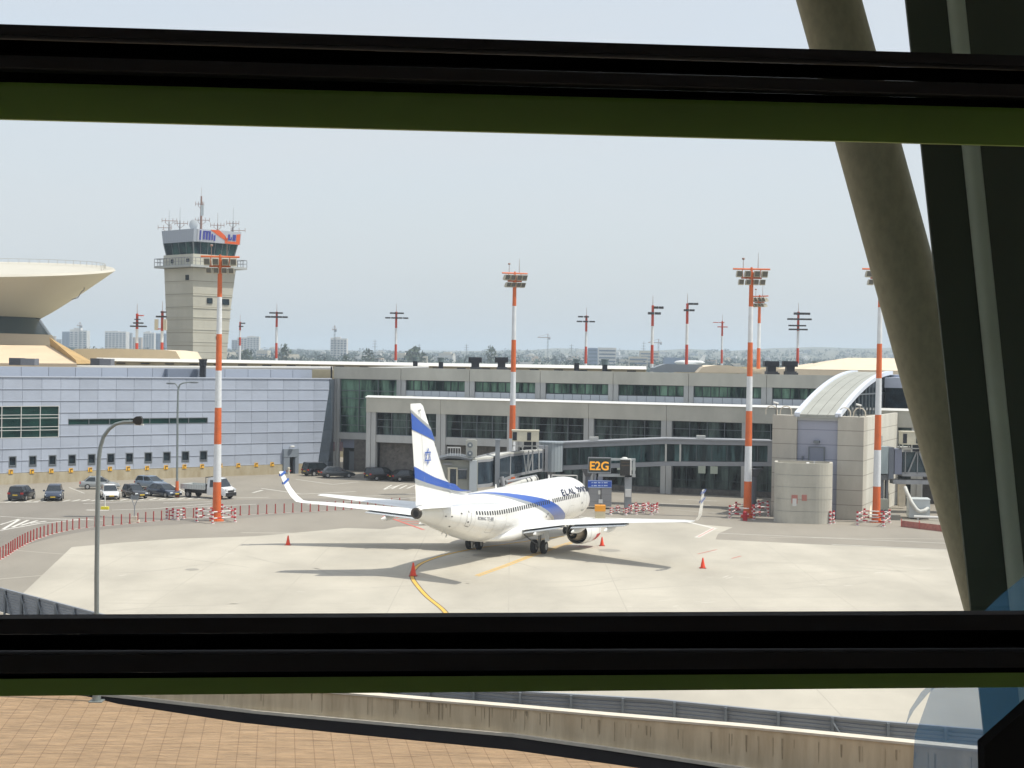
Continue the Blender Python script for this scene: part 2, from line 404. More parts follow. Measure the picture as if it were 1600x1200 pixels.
# upright dark post nearer the glass: slab, round pale pipe, slab
t = thing('support_post', 'dark green-black leaning steel post behind the window bars at the far right', 'post', D(1500, 2200, 6.5))
def lean(u, v): return D(u, v, 6.5)
def slab(mb, e0, e1, d0, d1):
    # e0/e1: lists of (u, v) edge lines; extrude in depth
    A = [D(u, v, 6.5 + d0) for u, v in (e0[0], e1[0])] ; B = [D(u, v, 6.5 + d0) for u, v in (e0[1], e1[1])]
    dv = Vector((0, d1 - d0, 0))
    mb.loft([[B[0], B[1], B[1] + dv, B[0] + dv], [A[0], A[1], A[1] + dv, A[0] + dv]])
m = MB(); slab(m, [(1330, -800), (1576, 1500)], [(1430, -800), (1669, 1500)], 0, .02); obj('web', m, mpost, t, world=True)
m = MB(); m.tube(D(1412, -800, 6.47), D(1650, 1500, 6.47), .038, .038, 24); obj('pipe', m, mpipe, t, world=True, smooth=True, label='pale green round pipe along the post')
m = MB(); slab(m, [(1425, -800), (1664, 1500)], [(1950, -800), (1990, 1500)], -.06, -.03); obj('flange', m, mpost, t, world=True)
m = MB(); slab(m, [(1578, -200), (1586, 38)], [(1620, -200), (1626, 38)], -.02, 0.0); o = obj('bracket', m, mat('tan_paint', (.35, .31, .2), .6)); tag(o, 'small tan bracket plate at the top right corner', 'bracket')
# blue translucent sheets imitating a reflection in the glass, black diagonal strut, lower right
mblue = bpy.data.materials.new('blue_reflection'); mblue.use_nodes = True
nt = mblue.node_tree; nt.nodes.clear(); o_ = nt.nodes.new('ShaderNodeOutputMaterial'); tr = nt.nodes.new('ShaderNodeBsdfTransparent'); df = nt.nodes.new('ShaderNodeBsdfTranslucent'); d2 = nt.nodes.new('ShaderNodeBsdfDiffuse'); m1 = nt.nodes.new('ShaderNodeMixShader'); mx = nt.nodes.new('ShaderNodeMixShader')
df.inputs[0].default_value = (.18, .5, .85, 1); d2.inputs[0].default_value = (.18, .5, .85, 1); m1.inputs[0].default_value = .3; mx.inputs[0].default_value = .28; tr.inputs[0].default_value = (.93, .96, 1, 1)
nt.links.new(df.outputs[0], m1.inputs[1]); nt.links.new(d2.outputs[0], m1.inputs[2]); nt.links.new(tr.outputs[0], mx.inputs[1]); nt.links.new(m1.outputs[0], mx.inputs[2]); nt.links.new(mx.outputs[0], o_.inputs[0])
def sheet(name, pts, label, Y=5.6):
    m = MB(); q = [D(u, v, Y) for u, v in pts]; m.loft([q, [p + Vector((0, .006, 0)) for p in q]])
    o = obj(name, m, mblue); tag(o, label, 'painted reflection')
sheet('blue_reflection_sheet', [(1700, 830), (1610, 893), (1565, 930), (1525, 968), (1490, 1010), (1462, 1060), (1448, 1100), (1430, 1150), (1425, 1240), (1700, 1240)], 'large curved blue sheet imitating a glass reflection at the lower right corner')
sheet('blue_reflection_sheet', [(1490, 1040), (1462, 1062), (1440, 1082), (1422, 1110), (1416, 1132), (1428, 1110), (1450, 1084), (1476, 1062), (1506, 1042)], 'thin curved blue sliver imitating a glass reflection left of the large sheet', 5.5)
m = MB(); q = [D(u, v, 5.3) for u, v in [(1538, 1166), (1700, 1022), (1700, 1110), (1552, 1245), (1540, 1245)]]; m.loft([q, [p + Vector((0, .08, 0)) for p in q]])
o = obj('diagonal_strut', m, mgroove); tag(o, 'black diagonal strut crossing the blue reflection sheet at the lower right corner', 'strut')

# ================================================================ terrace, parapet, fence just below
ZT = 5.3
mtile = mat('terracotta_paving', (.56, .37, .21), .7, noise=2.2, amt=.24, stretch=(.45, 2.4, 1), detail=7, bump=1.6)
def edge(pts, z): return [G(u, v, z) for u, v in pts]
te = edge([(-700, 1010), (0, 1076), (135, 1088), (185, 1100), (375, 1129), (525, 1145), (800, 1172), (990, 1199), (1300, 1243), (1800, 1330), (2300, 1440)], ZT)
m = MB(); m.prism([(*p.xy, ) for p in te] + [(30, 4.6), (-30, 2.0)], ZT - .5, ZT)
# paving material: staggered slabs with thin dark joints
nt = mtile.node_tree; N = nt.nodes; L = nt.links; b = N['Principled BSDF']
tc = N.new('ShaderNodeTexCoord'); mp = N.new('ShaderNodeMapping'); mp.inputs['Rotation'].default_value = (0, 0, R(-8)); L.new(tc.outputs['Object'], mp.inputs[0])
bk = N.new('ShaderNodeTexBrick'); bk.offset = 0.0; bk.inputs['Scale'].default_value = 1.0; bk.inputs['Brick Width'].default_value = .5; bk.inputs['Row Height'].default_value = .95
bk.inputs['Mortar Size'].default_value = .011; bk.inputs['Color1'].default_value = (1, 1, 1, 1); bk.inputs['Color2'].default_value = (.93, .92, .9, 1); bk.inputs['Mortar'].default_value = (.62, .56, .5, 1)
L.new(mp.outputs[0], bk.inputs[0])
src = b.inputs['Base Color'].links[0].from_socket; mm = N.new('ShaderNodeMix'); mm.data_type = 'RGBA'; mm.blend_type = 'MULTIPLY'; mm.inputs[0].default_value = 1
L.new(src, mm.inputs[6]); L.new(bk.outputs[0], mm.inputs[7]); L.new(mm.outputs[2], b.inputs['Base Color'])
o = obj('terrace_paving', m, mtile); o['kind'] = 'structure'

mstain = mat('stained_concrete', (.74, .62, .43), .85, noise=2.6, c2=(.50, .40, .26), stretch=(1, 1, .14), detail=9)
mcop = mat('coping_concrete', (.62, .56, .46), .8, noise=2, amt=.1)
base = edge([(-300, 1040), (0, 1066), (200, 1087), (400, 1110), (600, 1128), (800, 1146), (950, 1167), (1170, 1200), (1540, 1260), (1800, 1305), (2300, 1405)], 5.25)
def at_x(pts, x):
    for p, q in zip(pts, pts[1:]):
        if p.x <= x <= q.x: return p.lerp(q, (x - p.x) / (q.x - p.x))
    return pts[0] if x < pts[0].x else pts[-1]
m = MB(); xs_ = [-26 + k * 1.0 for k in range(52)]
for x, x2 in zip(xs_, xs_[1:]): m.poly([(x, at_x(te, x).y - .1, 5.16), (x2, at_x(te, x2).y - .1, 5.16), (x2, at_x(base, x2).y + .1, 5.16), (x, at_x(base, x).y + .1, 5.16)])
struct('gutter_channel', m, mgroove)
topz = [6.0, 6.0, 6.0, 6.0, 6.0, 6.01, 6.12, 6.32, 6.6, 6.8, 6.9]
mdrip = mat('dark_drip_stain', (.36, .29, .19), .9, noise=3, amt=.3)
t = thing('parapet_wall', 'long stained concrete parapet wall below the window beside the paving', 'wall', (base[5].x, base[5].y, 4.4))
m = MB(); rings = []
for p, z in zip(base, topz): rings.append([(p.x, p.y, 4.2), (p.x, p.y + .3, 4.2), (p.x, p.y + .3, z - .06), (p.x, p.y, z - .06)])
m.loft(rings); obj('wall', m, mstain, t, world=True)
random.seed(3); m = MB()                # rain streaks under the coping
for k in range(90):
    x = random.triangular(-11, 16, 1); p = at_x(base, x); zt_ = 5.94 + max(0, x) * .012 + (max(0, x - 4) * .045); w_ = random.choice((.012, .02, .03, .05)); h_ = random.uniform(.08, .6); q = at_x(base, x + w_)
    m.poly([(p.x, p.y - .006, zt_ - .02), (q.x, q.y - .006, zt_ - .02), (q.x - w_ * .3, q.y - .006, zt_ - h_), (p.x + w_ * .3, p.y - .006, zt_ - h_)])
obj('drip_stain', m, mdrip, t, world=True)
m = MB(); rings = []
for p, z in zip(base, topz): rings.append([(p.x, p.y - .04, z - .06), (p.x, p.y + .36, z - .06), (p.x, p.y + .36, z), (p.x, p.y - .04, z)])
m.loft(rings); obj('coping', m, mcop, t, world=True)
m = MB(); 
for i in range(len(base) - 1):         # foot ledge and bolt heads
    p, q = base[i], base[i + 1]; m.hexa([(p.x, p.y - .14, 5.18), (q.x, q.y - .14, 5.18), (q.x, q.y - .002, 5.18), (p.x, p.y - .002, 5.18), (p.x, p.y - .14, 5.27), (q.x, q.y - .14, 5.27), (q.x, q.y - .002, 5.27), (p.x, p.y - .002, 5.27)])
obj('ledge', m, mcop, t, world=True)
# louvred fence on the ramp beyond
ft = edge([(-120, 884), (0, 918), (150, 957), (330, 1001), (500, 1036), (650, 1062), (800, 1079), (1025, 1092), (1225, 1112), (1380, 1127), (1540, 1140), (1800, 1168), (2300, 1225)], 6.28)
mfen = mat('grey_louvre', (.27, .29, .32), .6, 0.2, noise=1, amt=.12)
mfd = mat('grey_post', (.17, .19, .21), .55)
m = MB(); rings = [[(p.x, p.y + .45, 5.2), (p.x, p.y - 9, 5.2), (p.x, p.y - 9, 4.6), (p.x, p.y + .45, 4.6)] for p in ft[:1]]
m = MB()
for i in range(len(ft) - 1):
    p, q = ft[i], ft[i + 1]; ya, yb = min(at_x(base, p.x).y + .35, p.y), min(at_x(base, q.x).y + .35, q.y); m.hexa([(p.x, ya, 4.9), (q.x, yb, 4.9), (q.x, q.y + .4, 4.9), (p.x, p.y + .4, 4.9), (p.x, ya, 5.2), (q.x, yb, 5.2), (q.x, q.y + .4, 5.2), (p.x, p.y + .4, 5.2)])
struct('ramp_road', m, masph)
t = thing('louvre_fence', 'grey louvred metal fence with posts running along the ramp edge', 'fence', (ft[6].x, ft[6].y, 5.2))
def along(pts, step):
    out = []; carry = 0
    for i in range(len(pts) - 1):
        p, q = pts[i], pts[i + 1]; L = (q - p).length; s = carry
        while s < L: out.append((p.lerp(q, s / L), (q - p).normalized())); s += step
        carry = s - L
    return out
m = MB()
for k in range(9):
    z = 5.32 + k * .105
    for i in range(len(ft) - 1):
        p, q = ft[i], ft[i + 1]
        m.hexa([(p.x, p.y, z), (q.x, q.y, z), (q.x, q.y + .05, z + .03), (p.x, p.y + .05, z + .03), (p.x, p.y - .012, z + .075), (q.x, q.y - .012, z + .075), (q.x, q.y + .038, z + .105), (p.x, p.y + .038, z + .105)])
obj('louvre_panel', m, mfen, t, world=True)
m = MB()
for i in range(len(ft) - 1):
    p, q = ft[i], ft[i + 1]; m.hexa([(p.x, p.y - .05, 6.22), (q.x, q.y - .05, 6.22), (q.x, q.y + .09, 6.22), (p.x, p.y + .09, 6.22), (p.x, p.y - .05, 6.28), (q.x, q.y - .05, 6.28), (q.x, q.y + .09, 6.28), (p.x, p.y + .09, 6.28)])
obj('top_rail', m, mfen, t, world=True)
for k, (p, d) in enumerate(along(ft, 1.47)):
    m = MB(); m.rbox((p.x, p.y - .08, 5.2), (.075, .1, 1.06)); obj('post', m, mfd, t, world=True)
    if p.x < -12.5 or k % 9 == 4:
        m = MB(); m.tube((p.x, p.y - .1, 6.15), (p.x + d.x * .62, p.y + d.y * .62 - .1, 5.25), .03, .03, 6); obj('brace', m, mfd, t, world=True)
# near street lamp standing on the terrace edge
pb = G(151, 1096, ZT); LY = pb.y
mlamp = mat('lamp_grey', (.22, .25, .25), .45, .3, noise=2, amt=.1)
t = thing('street_lamp', 'tall curved grey street lamp standing close below the window', 'street lamp', pb)
m = MB(); pp = [D(151, 900, LY), D(152.5, 780, LY), D(154.5, 716, LY), D(157, 698, LY), D(162, 682, LY), D(170, 671, LY), D(180, 663, LY), D(193, 659.5, LY), D(212, 659, LY)]
pp = [Vector((pb.x, pb.y, ZT))] + pp
for i in range(len(pp) - 1): m.tube(pp[i], pp[i + 1], .075 - .0035 * i, .075 - .0035 * (i + 1), 12)
obj('pole', m, mlamp, t, world=True, smooth=True)
m = MB(); m.tube((pb.x, pb.y, ZT), (pb.x, pb.y, ZT + .35), .13, .12, 12); m.rbox((pb.x, pb.y, ZT), (.4, .4, .03)); obj('base', m, mlamp, t, world=True)
m = MB(); c = D(216, 657, LY); m.loft([[(c.x + dx, c.y + a_, c.z + b_) for a_, b_ in ((-.09, -h), (.09, -h), (.09, h), (-.09, h))] for dx, h in ((-.14, .05), (-.05, .12), (.08, .13), (.13, .06))]); obj('lamp_head', m, mat('black_plastic', (.02, .02, .02), .5), t, world=True)
m = MB(); c = D(219, 662, LY); m.box(c.x - .16, c.x + .1, c.y - .08, c.y + .08, c.z - .05, c.z - .01); obj('reflector', m, mat('lamp_white', (.6, .6, .58), .4), t, world=True)
# ================================================================ buildings
class Frame:
    """a facade: t metres along it, d metres behind it, z up"""
    def __init__(s, p, ang): s.p = Vector((p.x, p.y, 0)); s.a = ang; s.dir = Vector((math.cos(ang), math.sin(ang), 0)); s.inw = Vector((-math.sin(ang), math.cos(ang), 0))
    def tz(s, u, v, d=0.0):
        r = ray(u, v); o = Vector((0, 0, EYE)); q = s.p + s.inw * d
        k = (q - o).dot(s.inw) / r.dot(s.inw); P = o + r * k
        return (P - s.p).dot(s.dir), P.z
    def w(s, t, d, z): return s.p + s.dir * t + s.inw * d + Vector((0, 0, z))
mfas = mat('facade_concrete', (.50, .485, .42), .8, noise=.35, amt=.14, stretch=(1, 1, .4), detail=7)
mfas2 = mat('column_concrete', (.44, .445, .435), .75, noise=.6, amt=.12, stretch=(1, 1, .3))
mcope = mat('white_coping', (.62, .62, .60), .6)
mfr = mat('window_frame_grey', (.17, .19, .21), .5, .3)
mfrd = mat('dark_window_frame', (.025, .04, .045), .4)
mbeige = mat('beige_roof_wall', (.46, .40, .27), .8, noise=.4, amt=.15)
mstone = mat('dark_stone', (.12, .11, .10), .8, noise=2.2, amt=.4, detail=8)
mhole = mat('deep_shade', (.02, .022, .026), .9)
def glassmat(name, c1, c2, sc_=(.5, 1, .35), rough=.12, rp_=(.42, .72)):
    m = mat(name, c1, rough, noise=1.4, c2=c2, stretch=sc_, detail=6, spec=.14, rp_=rp_); return m
mgla = glassmat('dark_facade_glass', (.13, .18, .165), (.001, .003, .006), (.75, 1, .12))
mglg = glassmat('green_facade_glass', (.20, .34, .25), (.006, .02, .02), (.5, 1, .08), rp_=(.4, .62))
mglt = glassmat('teal_window_glass', (.02, .075, .06), (.008, .03, .028), (.2, 1, .5))
mglb = glassmat('blue_dark_glass', (.03, .055, .07), (.008, .013, .02), (.8, 1, .8))

# ---- left building: blue-white metal panels
A0, A1 = G(0, 757), G(480, 739)
W1 = Frame(A0, math.atan2(A1.y - A0.y, A1.x - A0.x))
T = thing('panel_building', 'long building clad in pale blue-white metal panels behind the parked cars', 'building', W1.p, W1.a)
tEnd_b, _ = W1.tz(494, 738); tEnd_t, zt = W1.tz(516, 592); zt = 12.85; z0 = 1.35; rows = 8; rh = (zt - z0) / rows
mpan = mat('pale_blue_panel', (.37, .41, .49), .38, .0, noise=.35, amt=.06, island=.07, spec=.5)
mgap = mat('panel_joint', (.16, .185, .23), .7)
mledge = mat('panel_ledge', (.46, .50, .58), .4)
tl = W1.tz(-60, 700)[0]
openings = []
wl_big = (*[W1.tz(u, v) for u, v in ((-60, 686), (92, 634))],)
ob = (wl_big[0][0], wl_big[1][0], wl_big[0][1], wl_big[1][1]); openings.append(ob)
s0, s1 = W1.tz(105.5, 664.5), W1.tz(324, 652); osr = (s0[0], s1[0], s0[1], s1[1]); openings.append(osr)
sw = []
for k, cx in enumerate([19, 50.5, 81.3, 112, 142.5, 172.5, 201.6, 231, 260, 289, 317.3]):
    vy = 722 - (cx - 19) * .0295 - .5
    a, b = W1.tz(cx - 6.3, vy + 9), W1.tz(cx + 6.3, vy - 9); sw.append((a[0], b[0], a[1], b[1])); openings.append(sw[-1])
sw.insert(0, tuple(x for x in (sw[0][0] - 2.85, sw[0][1] - 2.85, sw[0][2], sw[0][3])))
d0, d1 = W1.tz(440, 740), W1.tz(464, 701); od = (d0[0], d1[0], 0, d1[1]); openings.append(od)
colx = [sum(W1.tz(u, 650)[0] for u in (0,)) ]
cw = W1.tz(31.3, 700)[0] - W1.tz(0.6, 700)[0]; toff = W1.tz(34.5, 620)[0] % cw
def cut(rect, ops):
    """rectangle minus the openings it meets -> rectangles"""
    rs = [rect]
    for o in ops:
        out = []
        for (a, b, c, d) in rs:
            if o[0] >= b or o[1] <= a or o[2] >= d or o[3] <= c: out.append((a, b, c, d)); continue
            if o[0] > a: out.append((a, o[0], c, d))
            if o[1] < b: out.append((o[1], b, c, d))
            x0, x1 = max(a, o[0]), min(b, o[1])
            if o[2] > c: out.append((x0, x1, c, o[2]))
            if o[3] < d: out.append((x0, x1, o[3], d))
        rs = out
    return [r for r in rs if r[1] - r[0] > .04 and r[3] - r[2] > .04]
def tend(z): return tEnd_b + (tEnd_t - tEnd_b) * z / zt
m = MB(); lg = MB()
nc0 = int((tl) / cw) - 1; nc1 = int(tEnd_t / cw) + 1
for r_ in range(rows):
    za, zb = z0 + r_ * rh + .03, z0 + (r_ + 1) * rh - .03
    for c_ in range(nc0, nc1 + 1):
        ta, tb = toff + c_ * cw + .018, toff + (c_ + 1) * cw - .018
        if ta > tend(zb): continue
        if tb > tend(za) - .02:
            if ta < tend(za) : m.hexa([(ta, -.1, za), (tend(za), -.1, za), (tend(za), .0, za), (ta, .0, za), (ta, -.1, zb), (tend(zb), -.1, zb), (tend(zb), 0, zb), (ta, 0, zb)])
            continue
        for (a, b, c, d) in cut((ta, tb, za, zb), openings): m.hexa([(a, -.13, c), (b, -.13, c), (b, 0, c), (a, 0, c), (a, -.1, d), (b, -.1, d), (b, 0, d), (a, 0, d)])
    zz = z0 + r_ * rh
    for (a, b, c, d) in cut((tl - 3, tend(zz), zz - .035, zz + .035), openings):
        if b - a > .3: lg.box(a, b, -.17, -.135, c + .035, d + .035)
obj('wall_panel', m, mpan, T); obj('panel_ledge', lg, mledge, T)
m = MB()
for (a, b, c, d) in cut((tl - 3, tEnd_b, .0, zt), openings): m.box(a, b, .0, .25, c, d)
m.poly([(tEnd_b, .0, 0), (tEnd_t, .0, zt), (tEnd_b, .0, zt)]); m.box(tl - 3, tEnd_b - 1, .26, 18, 0, zt - .1)
obj('wall', m, mgap, T)
m = MB()
for (a, b, c, d) in cut((tl - 3, tEnd_b - .02, .0, 1.3), [od]): m.box(a, b, -.3, .0, c, d)
obj('plinth', m, mat('stained_plinth', (.47, .42, .31), .85, noise=1.1, c2=(.33, .27, .17), stretch=(1, 1, .25)), T)
m = MB(); m.box(tl - 3, tEnd_t + .1, -.22, .3, zt, zt + .14); obj('coping', m, mledge, T)
# set-back parapet storey
z1 = W1.tz(100, 573.5, 2.5)[1]; t1 = W1.tz(487, 585, 2.5)[0]; m = MB()
k = int((tl) / 3.55) - 1
while k * 3.55 < t1: m.box(max(k * 3.55 + .03, -20), min((k + 1) * 3.55 - .03, t1), 2.42, 2.5, zt - .4, z1); k += 1
obj('parapet', m, mat('parapet_panel', (.35, .39, .47), .45, island=.05), T)
m = MB(); m.box(tl - 3, t1, 2.5, 14, zt - .4, z1 - .06); obj('roof', m, mat('roof_felt', (.35, .33, .28), .9, noise=.5, amt=.2), T)
a = W1.tz(262, 590, 1.6); b = W1.tz(313, 577, 1.6); m = MB(); m.box(a[0], b[0], 1.6, 2.40, zt, b[1]); obj('roof_unit', m, mat('slate_blue', (.17, .20, .26), .6), T)
def window(par, o, gm, fm, nx=1, nz=1, depth=.12, fw=.06, bars=None, recess=0.0, name='window', front=-.13):
    f = MB(); a, b, c, d = o; y0, y1 = front, front + depth
    f.box(a, a + fw, y0, y1, c, d); f.box(b - fw, b, y0, y1, c, d); f.box(a + fw, b - fw, y0, y1, c, c + fw); f.box(a + fw, b - fw, y0, y1, d - fw, d)
    for i in range(1, nx):
        x = a + (b - a) * i / nx; f.box(x - fw / 2, x + fw / 2, y0 + .01, y1 - .01, c + fw, d - fw)
    for zf in (bars if bars is not None else [i / nz for i in range(1, nz)]):
        z = c + (d - c) * zf; f.box(a + fw, b - fw, y0 - .03, y0 + .008, z - fw / 2, z + fw / 2)
    w = obj(name, f, fm, par)
    g_ = MB(); g_.box(a + fw * .5, b - fw * .5, y1 - .02, y1 + .02, c + fw * .5, d - fw * .5); obj('pane', g_, gm, w)
    return w
window(T, ob, mglt, mcope, nx=5, bars=[.24, .34, .62, .72], depth=.16, fw=.07)
window(T, osr, mglt, mfr, nx=7, depth=.16, fw=.09)
for o in sw: window(T, (o[0], o[1], o[2], o[3]), mglb, mfr, bars=[.16], depth=.2, fw=.12)
# porch door
m = MB(); a, b, c, d = od; fw = .35; m.box(a, a + .95, -.5, .1, 0, d - 1.15); m.box(b - .55, b, -.5, .1, 0, d - 1.15); m.box(a, b, -.5, .1, d - 1.1, d)
obj('porch', m, mat('porch_grey', (.20, .23, .27), .6), T)
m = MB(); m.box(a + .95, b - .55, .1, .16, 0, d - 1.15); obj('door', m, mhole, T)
m = MB(); m.ellipsoid(((a + b) / 2, -.75, d + .35), (.35, .3, .14)); m.tube(((a + b) / 2, -.1, d + .35), ((a + b) / 2, -.6, d + .35), .04, .04, 6); obj('wall_lamp', m, mcope, T)
# yellow numbered bay signs fixed low on the facade: a thing each
msy = mat('sign_yellow', (.78, .42, .03), .5, noise=3, amt=.1); msk = mat('sign_black', (.02, .02, .02), .5)
place = ['leftmost', 'second', 'third', 'fourth', 'fifth', 'sixth', 'seventh', 'eighth', 'ninth', 'tenth', 'eleventh', 'twelfth', 'thirteenth', 'fourteenth', 'fifteenth']
sgp = [(17, 737.5), (50, 737), (80.3, 736), (111, 735.3), (141, 734.2), (172, 732.9), (200.3, 732.3), (230, 731.6), (259.5, 730.6), (288.3, 729.4), (316, 728.7), (344.7, 727.9), (372.5, 727.4), (400.5, 726.5), (425.4, 725.7)]
for k, (u, v) in enumerate(sgp):
    t_, z_ = W1.tz(u, v, -.35)
    t = thing('bay_sign', 'square yellow sign with black arrow, %s from left on the panel wall' % place[k], 'sign', W1.w(t_, -.32, z_ - .3), W1.a, 'yellow bay signs on the panel wall')
    m = MB(); m.box(-.28, .28, -.03, .0, .04, .6); m.box(-.025, .025, 0, .16, .25, .35); obj('sign_panel', m, msy, t)
    m = MB(); m.box(-.13, -.04, -.036, -.031, .12, .5); m.box(-.04, .12, -.036, -.031, .4, .5); m.poly([(.12, -.034, .3), (.24, -.034, .45), (.12, -.034, .6)]); m.box(-.2, .2, -.036, -.031, .03, .075); obj('symbol', m, msk, t)
# slanted dark glass end wall
X0 = W1.w(tEnd_b, 0, 0); X1 = G(523, 731.5)
# ---- central terminal, two tiers
P2 = G(580, 750); W2 = Frame(P2, R(-22))
T2 = thing('terminal_building', 'long two-tier concrete and glass terminal with window bands behind the aircraft', 'building', W2.p, W2.a)
DU = 14.0                                 # setback of the upper tier
ztop = W2.tz(900, 629)[1]; zb_f = W2.tz(900, 650.5, 0)[1]
zf1 = W2.tz(700, 649)[1]
t_l = W2.tz(572.5, 700)[0]; t_r = W2.tz(1215, 700)[0] + 22
pill = [(572.5, 587), (681.5, 696), (792.5, 810), (912, 927.5), (1033, 1049.5), (1159, 1175)]
pl = [(W2.tz(a, 700)[0], W2.tz(b, 700)[0]) for a, b in pill]; pl += [(pl[-1][0] + 9.9, pl[-1][1] + 9.9), (pl[-1][0] + 19.8, pl[-1][1] + 19.8)]
zw1 = W2.tz(850, 651.5)[1]; zw0 = W2.tz(850, 688.5)[1]; zbm = zw0 - .95
m = MB(); jt = []
for i in range(len(pl)):                 # fascia slabs with open joints
    a = pl[i][0] if i == 0 else (pl[i][0] + pl[i][1]) / 2 + .02
    b = t_r if i == len(pl) - 1 else (pl[i + 1][0] + pl[i + 1][1]) / 2 - .02
    m.box(a, b, -.25, .2, zw1, ztop)
m.box(t_l, t_l + .3, .2, DU, zw1, ztop)
obj('fascia', m, mfas, T2)
m = MB(); m.hexa([(t_l - .1, -.4, ztop), (t_r, -.4, ztop), (t_r, .4, ztop), (t_l - .1, .4, ztop), (t_l - .1, -.35, ztop + .04), (t_r, -.35, ztop + .04), (t_r, .38, ztop + .26), (t_l - .1, .38, ztop + .26)]); obj('coping', m, mcope, T2)
m = MB(); m.box(t_l, t_r, .4, DU, ztop - .4, ztop - .1); obj('roof', m, mat('roof_gravel', (.30, .30, .29), .9, noise=1, amt=.2), T2)
for i, (a, b) in enumerate(pl):
    m = MB(); mid = (a + b) / 2
    m.box(a, mid - .04, -.15, .5, 0, zw1 - .003); m.box(mid + .04, b, -.15, .5, 0, zw1 - .003); m.box(mid - .04, mid + .04, 0, .4, 0, zw1 - .003); obj('column', m, mfas2, T2)
for i in range(len(pl) - 1):
    a, b = pl[i][1], pl[i + 1][0]
    m = MB(); m.box(a, b, .05, .45, zbm, zw0); obj('beam', m, mfas2, T2)
    window(T2, (a + .003, b - .003, zw0, zw1), mgla, mfr, nx=4, bars=[.36, .68], depth=.2, fw=.06, front=.12)
    m = MB()
    if i < 2:
        m.box(a, b, 1.2, 1.5, 0, zbm); obj('stone_wall', m, mstone, T2)
        m = MB(); m.box(a + 5.4, b - .5, 1.1, 1.19, .1, 3.1); obj('shutter', m, mat('dark_shutter', (.09, .09, .10), .7, lines=(0, 0, .25, .04)), T2)
    else:
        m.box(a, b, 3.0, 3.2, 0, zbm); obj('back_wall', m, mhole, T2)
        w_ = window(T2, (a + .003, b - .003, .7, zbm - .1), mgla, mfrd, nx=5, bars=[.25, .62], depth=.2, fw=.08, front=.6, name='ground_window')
        m = MB(); m.box(a + .003, b - .003, .55, .8, 0, .69); obj('sill_wall', m, mstone, T2)
        for kk in range(2 if i in (3, 4) else 0):
            m = MB(); x = a + 2.0 + kk * 1.5 + i * .3; m.box(x, x + .9, .53, .56, 2.6, 3.5); obj('window_notice', m, mat('pale_paper', (.45, .5, .42), .7), T2)
m = MB(); m.box(t_l, t_l + .25, .5, DU - .1, 0, zw1); m.box(t_l + .26, t_r, 3.3, DU - .1, 0, ztop - .45); obj('core', m, mstone, T2)
# upper tier
uu = lambda u: W2.tz(u, 610, DU)[0]
U0 = uu(523.5); U1 = uu(1290) + 24
zu3 = W2.tz(700, 576, DU)[1]; zu2 = W2.tz(700, 595, DU)[1]; zu1 = W2.tz(700, 611.5, DU)[1]; zu0 = ztop - .35
up = [(523, 531.5), (620.5, 634.5), (727, 742), (837, 853), (951, 966.5), (1069, 1084), (1190, 1207)]
ul = [(uu(a), uu(b)) for a, b in up]; ul += [(ul[-1][0] + 10.4, ul[-1][1] + 10.4), (ul[-1][0] + 20.8, ul[-1][1] + 20.8)]
m = MB()
for i in range(len(ul)):
    a = ul[i][0] if i == 0 else (ul[i][0] + ul[i][1]) / 2 + .03
    b = U1 if i == len(ul) - 1 else (ul[i + 1][0] + ul[i + 1][1]) / 2 - .03
    m.box(a, b, DU - .3, DU + .3, zu2, zu3)
obj('upper_fascia', m, mfas, T2)
m = MB(); m.box(U0, U1, DU + .31, DU + 20, 8, zu3 - .15); obj('upper_roof', m, mat('pale_roof', (.42, .40, .36), .9, noise=.5, amt=.12), T2)
for i, (a, b) in enumerate(ul):
    m = MB(); lo = 0 if i == 0 else zu0; mid = (a + b) / 2
    m.box(a, mid - .05, DU - .2, DU + .25, lo, zu2 - .003); m.box(mid + .05, b, DU - .2, DU + .25, lo, zu2 - .003); m.box(mid - .05, mid + .05, DU - .05, DU + .25, lo, zu2 - .003); obj('upper_column', m, mfas2, T2)
for i in range(1, len(ul) - 1):
    a, b = ul[i][1], ul[i + 1][0]
    window(T2, (a + .003, b - .003, zu1, zu2), mglg, mfrd, nx=8, depth=.16, fw=.1, front=DU + .02, name='upper_window')
    m = MB(); n = 7
    zsp = W2.tz(700, 620.5, DU)[1]
    for k in range(n): m.box(a + (b - a) * k / n + .03, a + (b - a) * (k + 1) / n - .03, DU - .02, DU + .08, zsp, zu1 - .02)
    obj('spandrel', m, mat('spandrel_panel', (.52, .56, .60), .5), T2)
    m = MB(); m.box(a, b, DU + .09, DU + .2, zu0, zu1 - .002); obj('dark_band', m, mat('dark_band_blue', (.10, .12, .17), .7), T2)
# tall glazed bay at the left end
a, b = ul[0][1], ul[1][0]
zg = [W2.tz(545, v, DU)[1] for v in (594, 610, 622, 636, 650, 664, 676)]
window(T2, (a, b, zg[-1], zu2), mglg, mfr, nx=3, bars=[(z - zg[-1]) / (zu2 - zg[-1]) for z in zg[1:-1]], depth=.16, fw=.09, front=DU + .02, name='tall_window')
m = MB(); m.box(a, b, DU - .1, DU + .25, zg[-1] - .9, zg[-1] - .002); obj('beam', m, mfas2, T2)
m = MB(); zz = W2.tz(545, 700, DU)[1]; xs = W2.tz(553, 700, DU)[0]; m.box(a, xs, DU + .3, DU + .5, zz, zg[-1] - .9); obj('lintel_panel', m, mat('blue_grey_panel', (.19, .21, .27), .6), T2)
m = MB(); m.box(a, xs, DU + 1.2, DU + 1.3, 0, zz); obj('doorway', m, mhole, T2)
m = MB(); m.box(xs, b, DU + .1, DU + .5, 0, zg[-1] - .9); obj('stone_wall', m, mstone, T2)
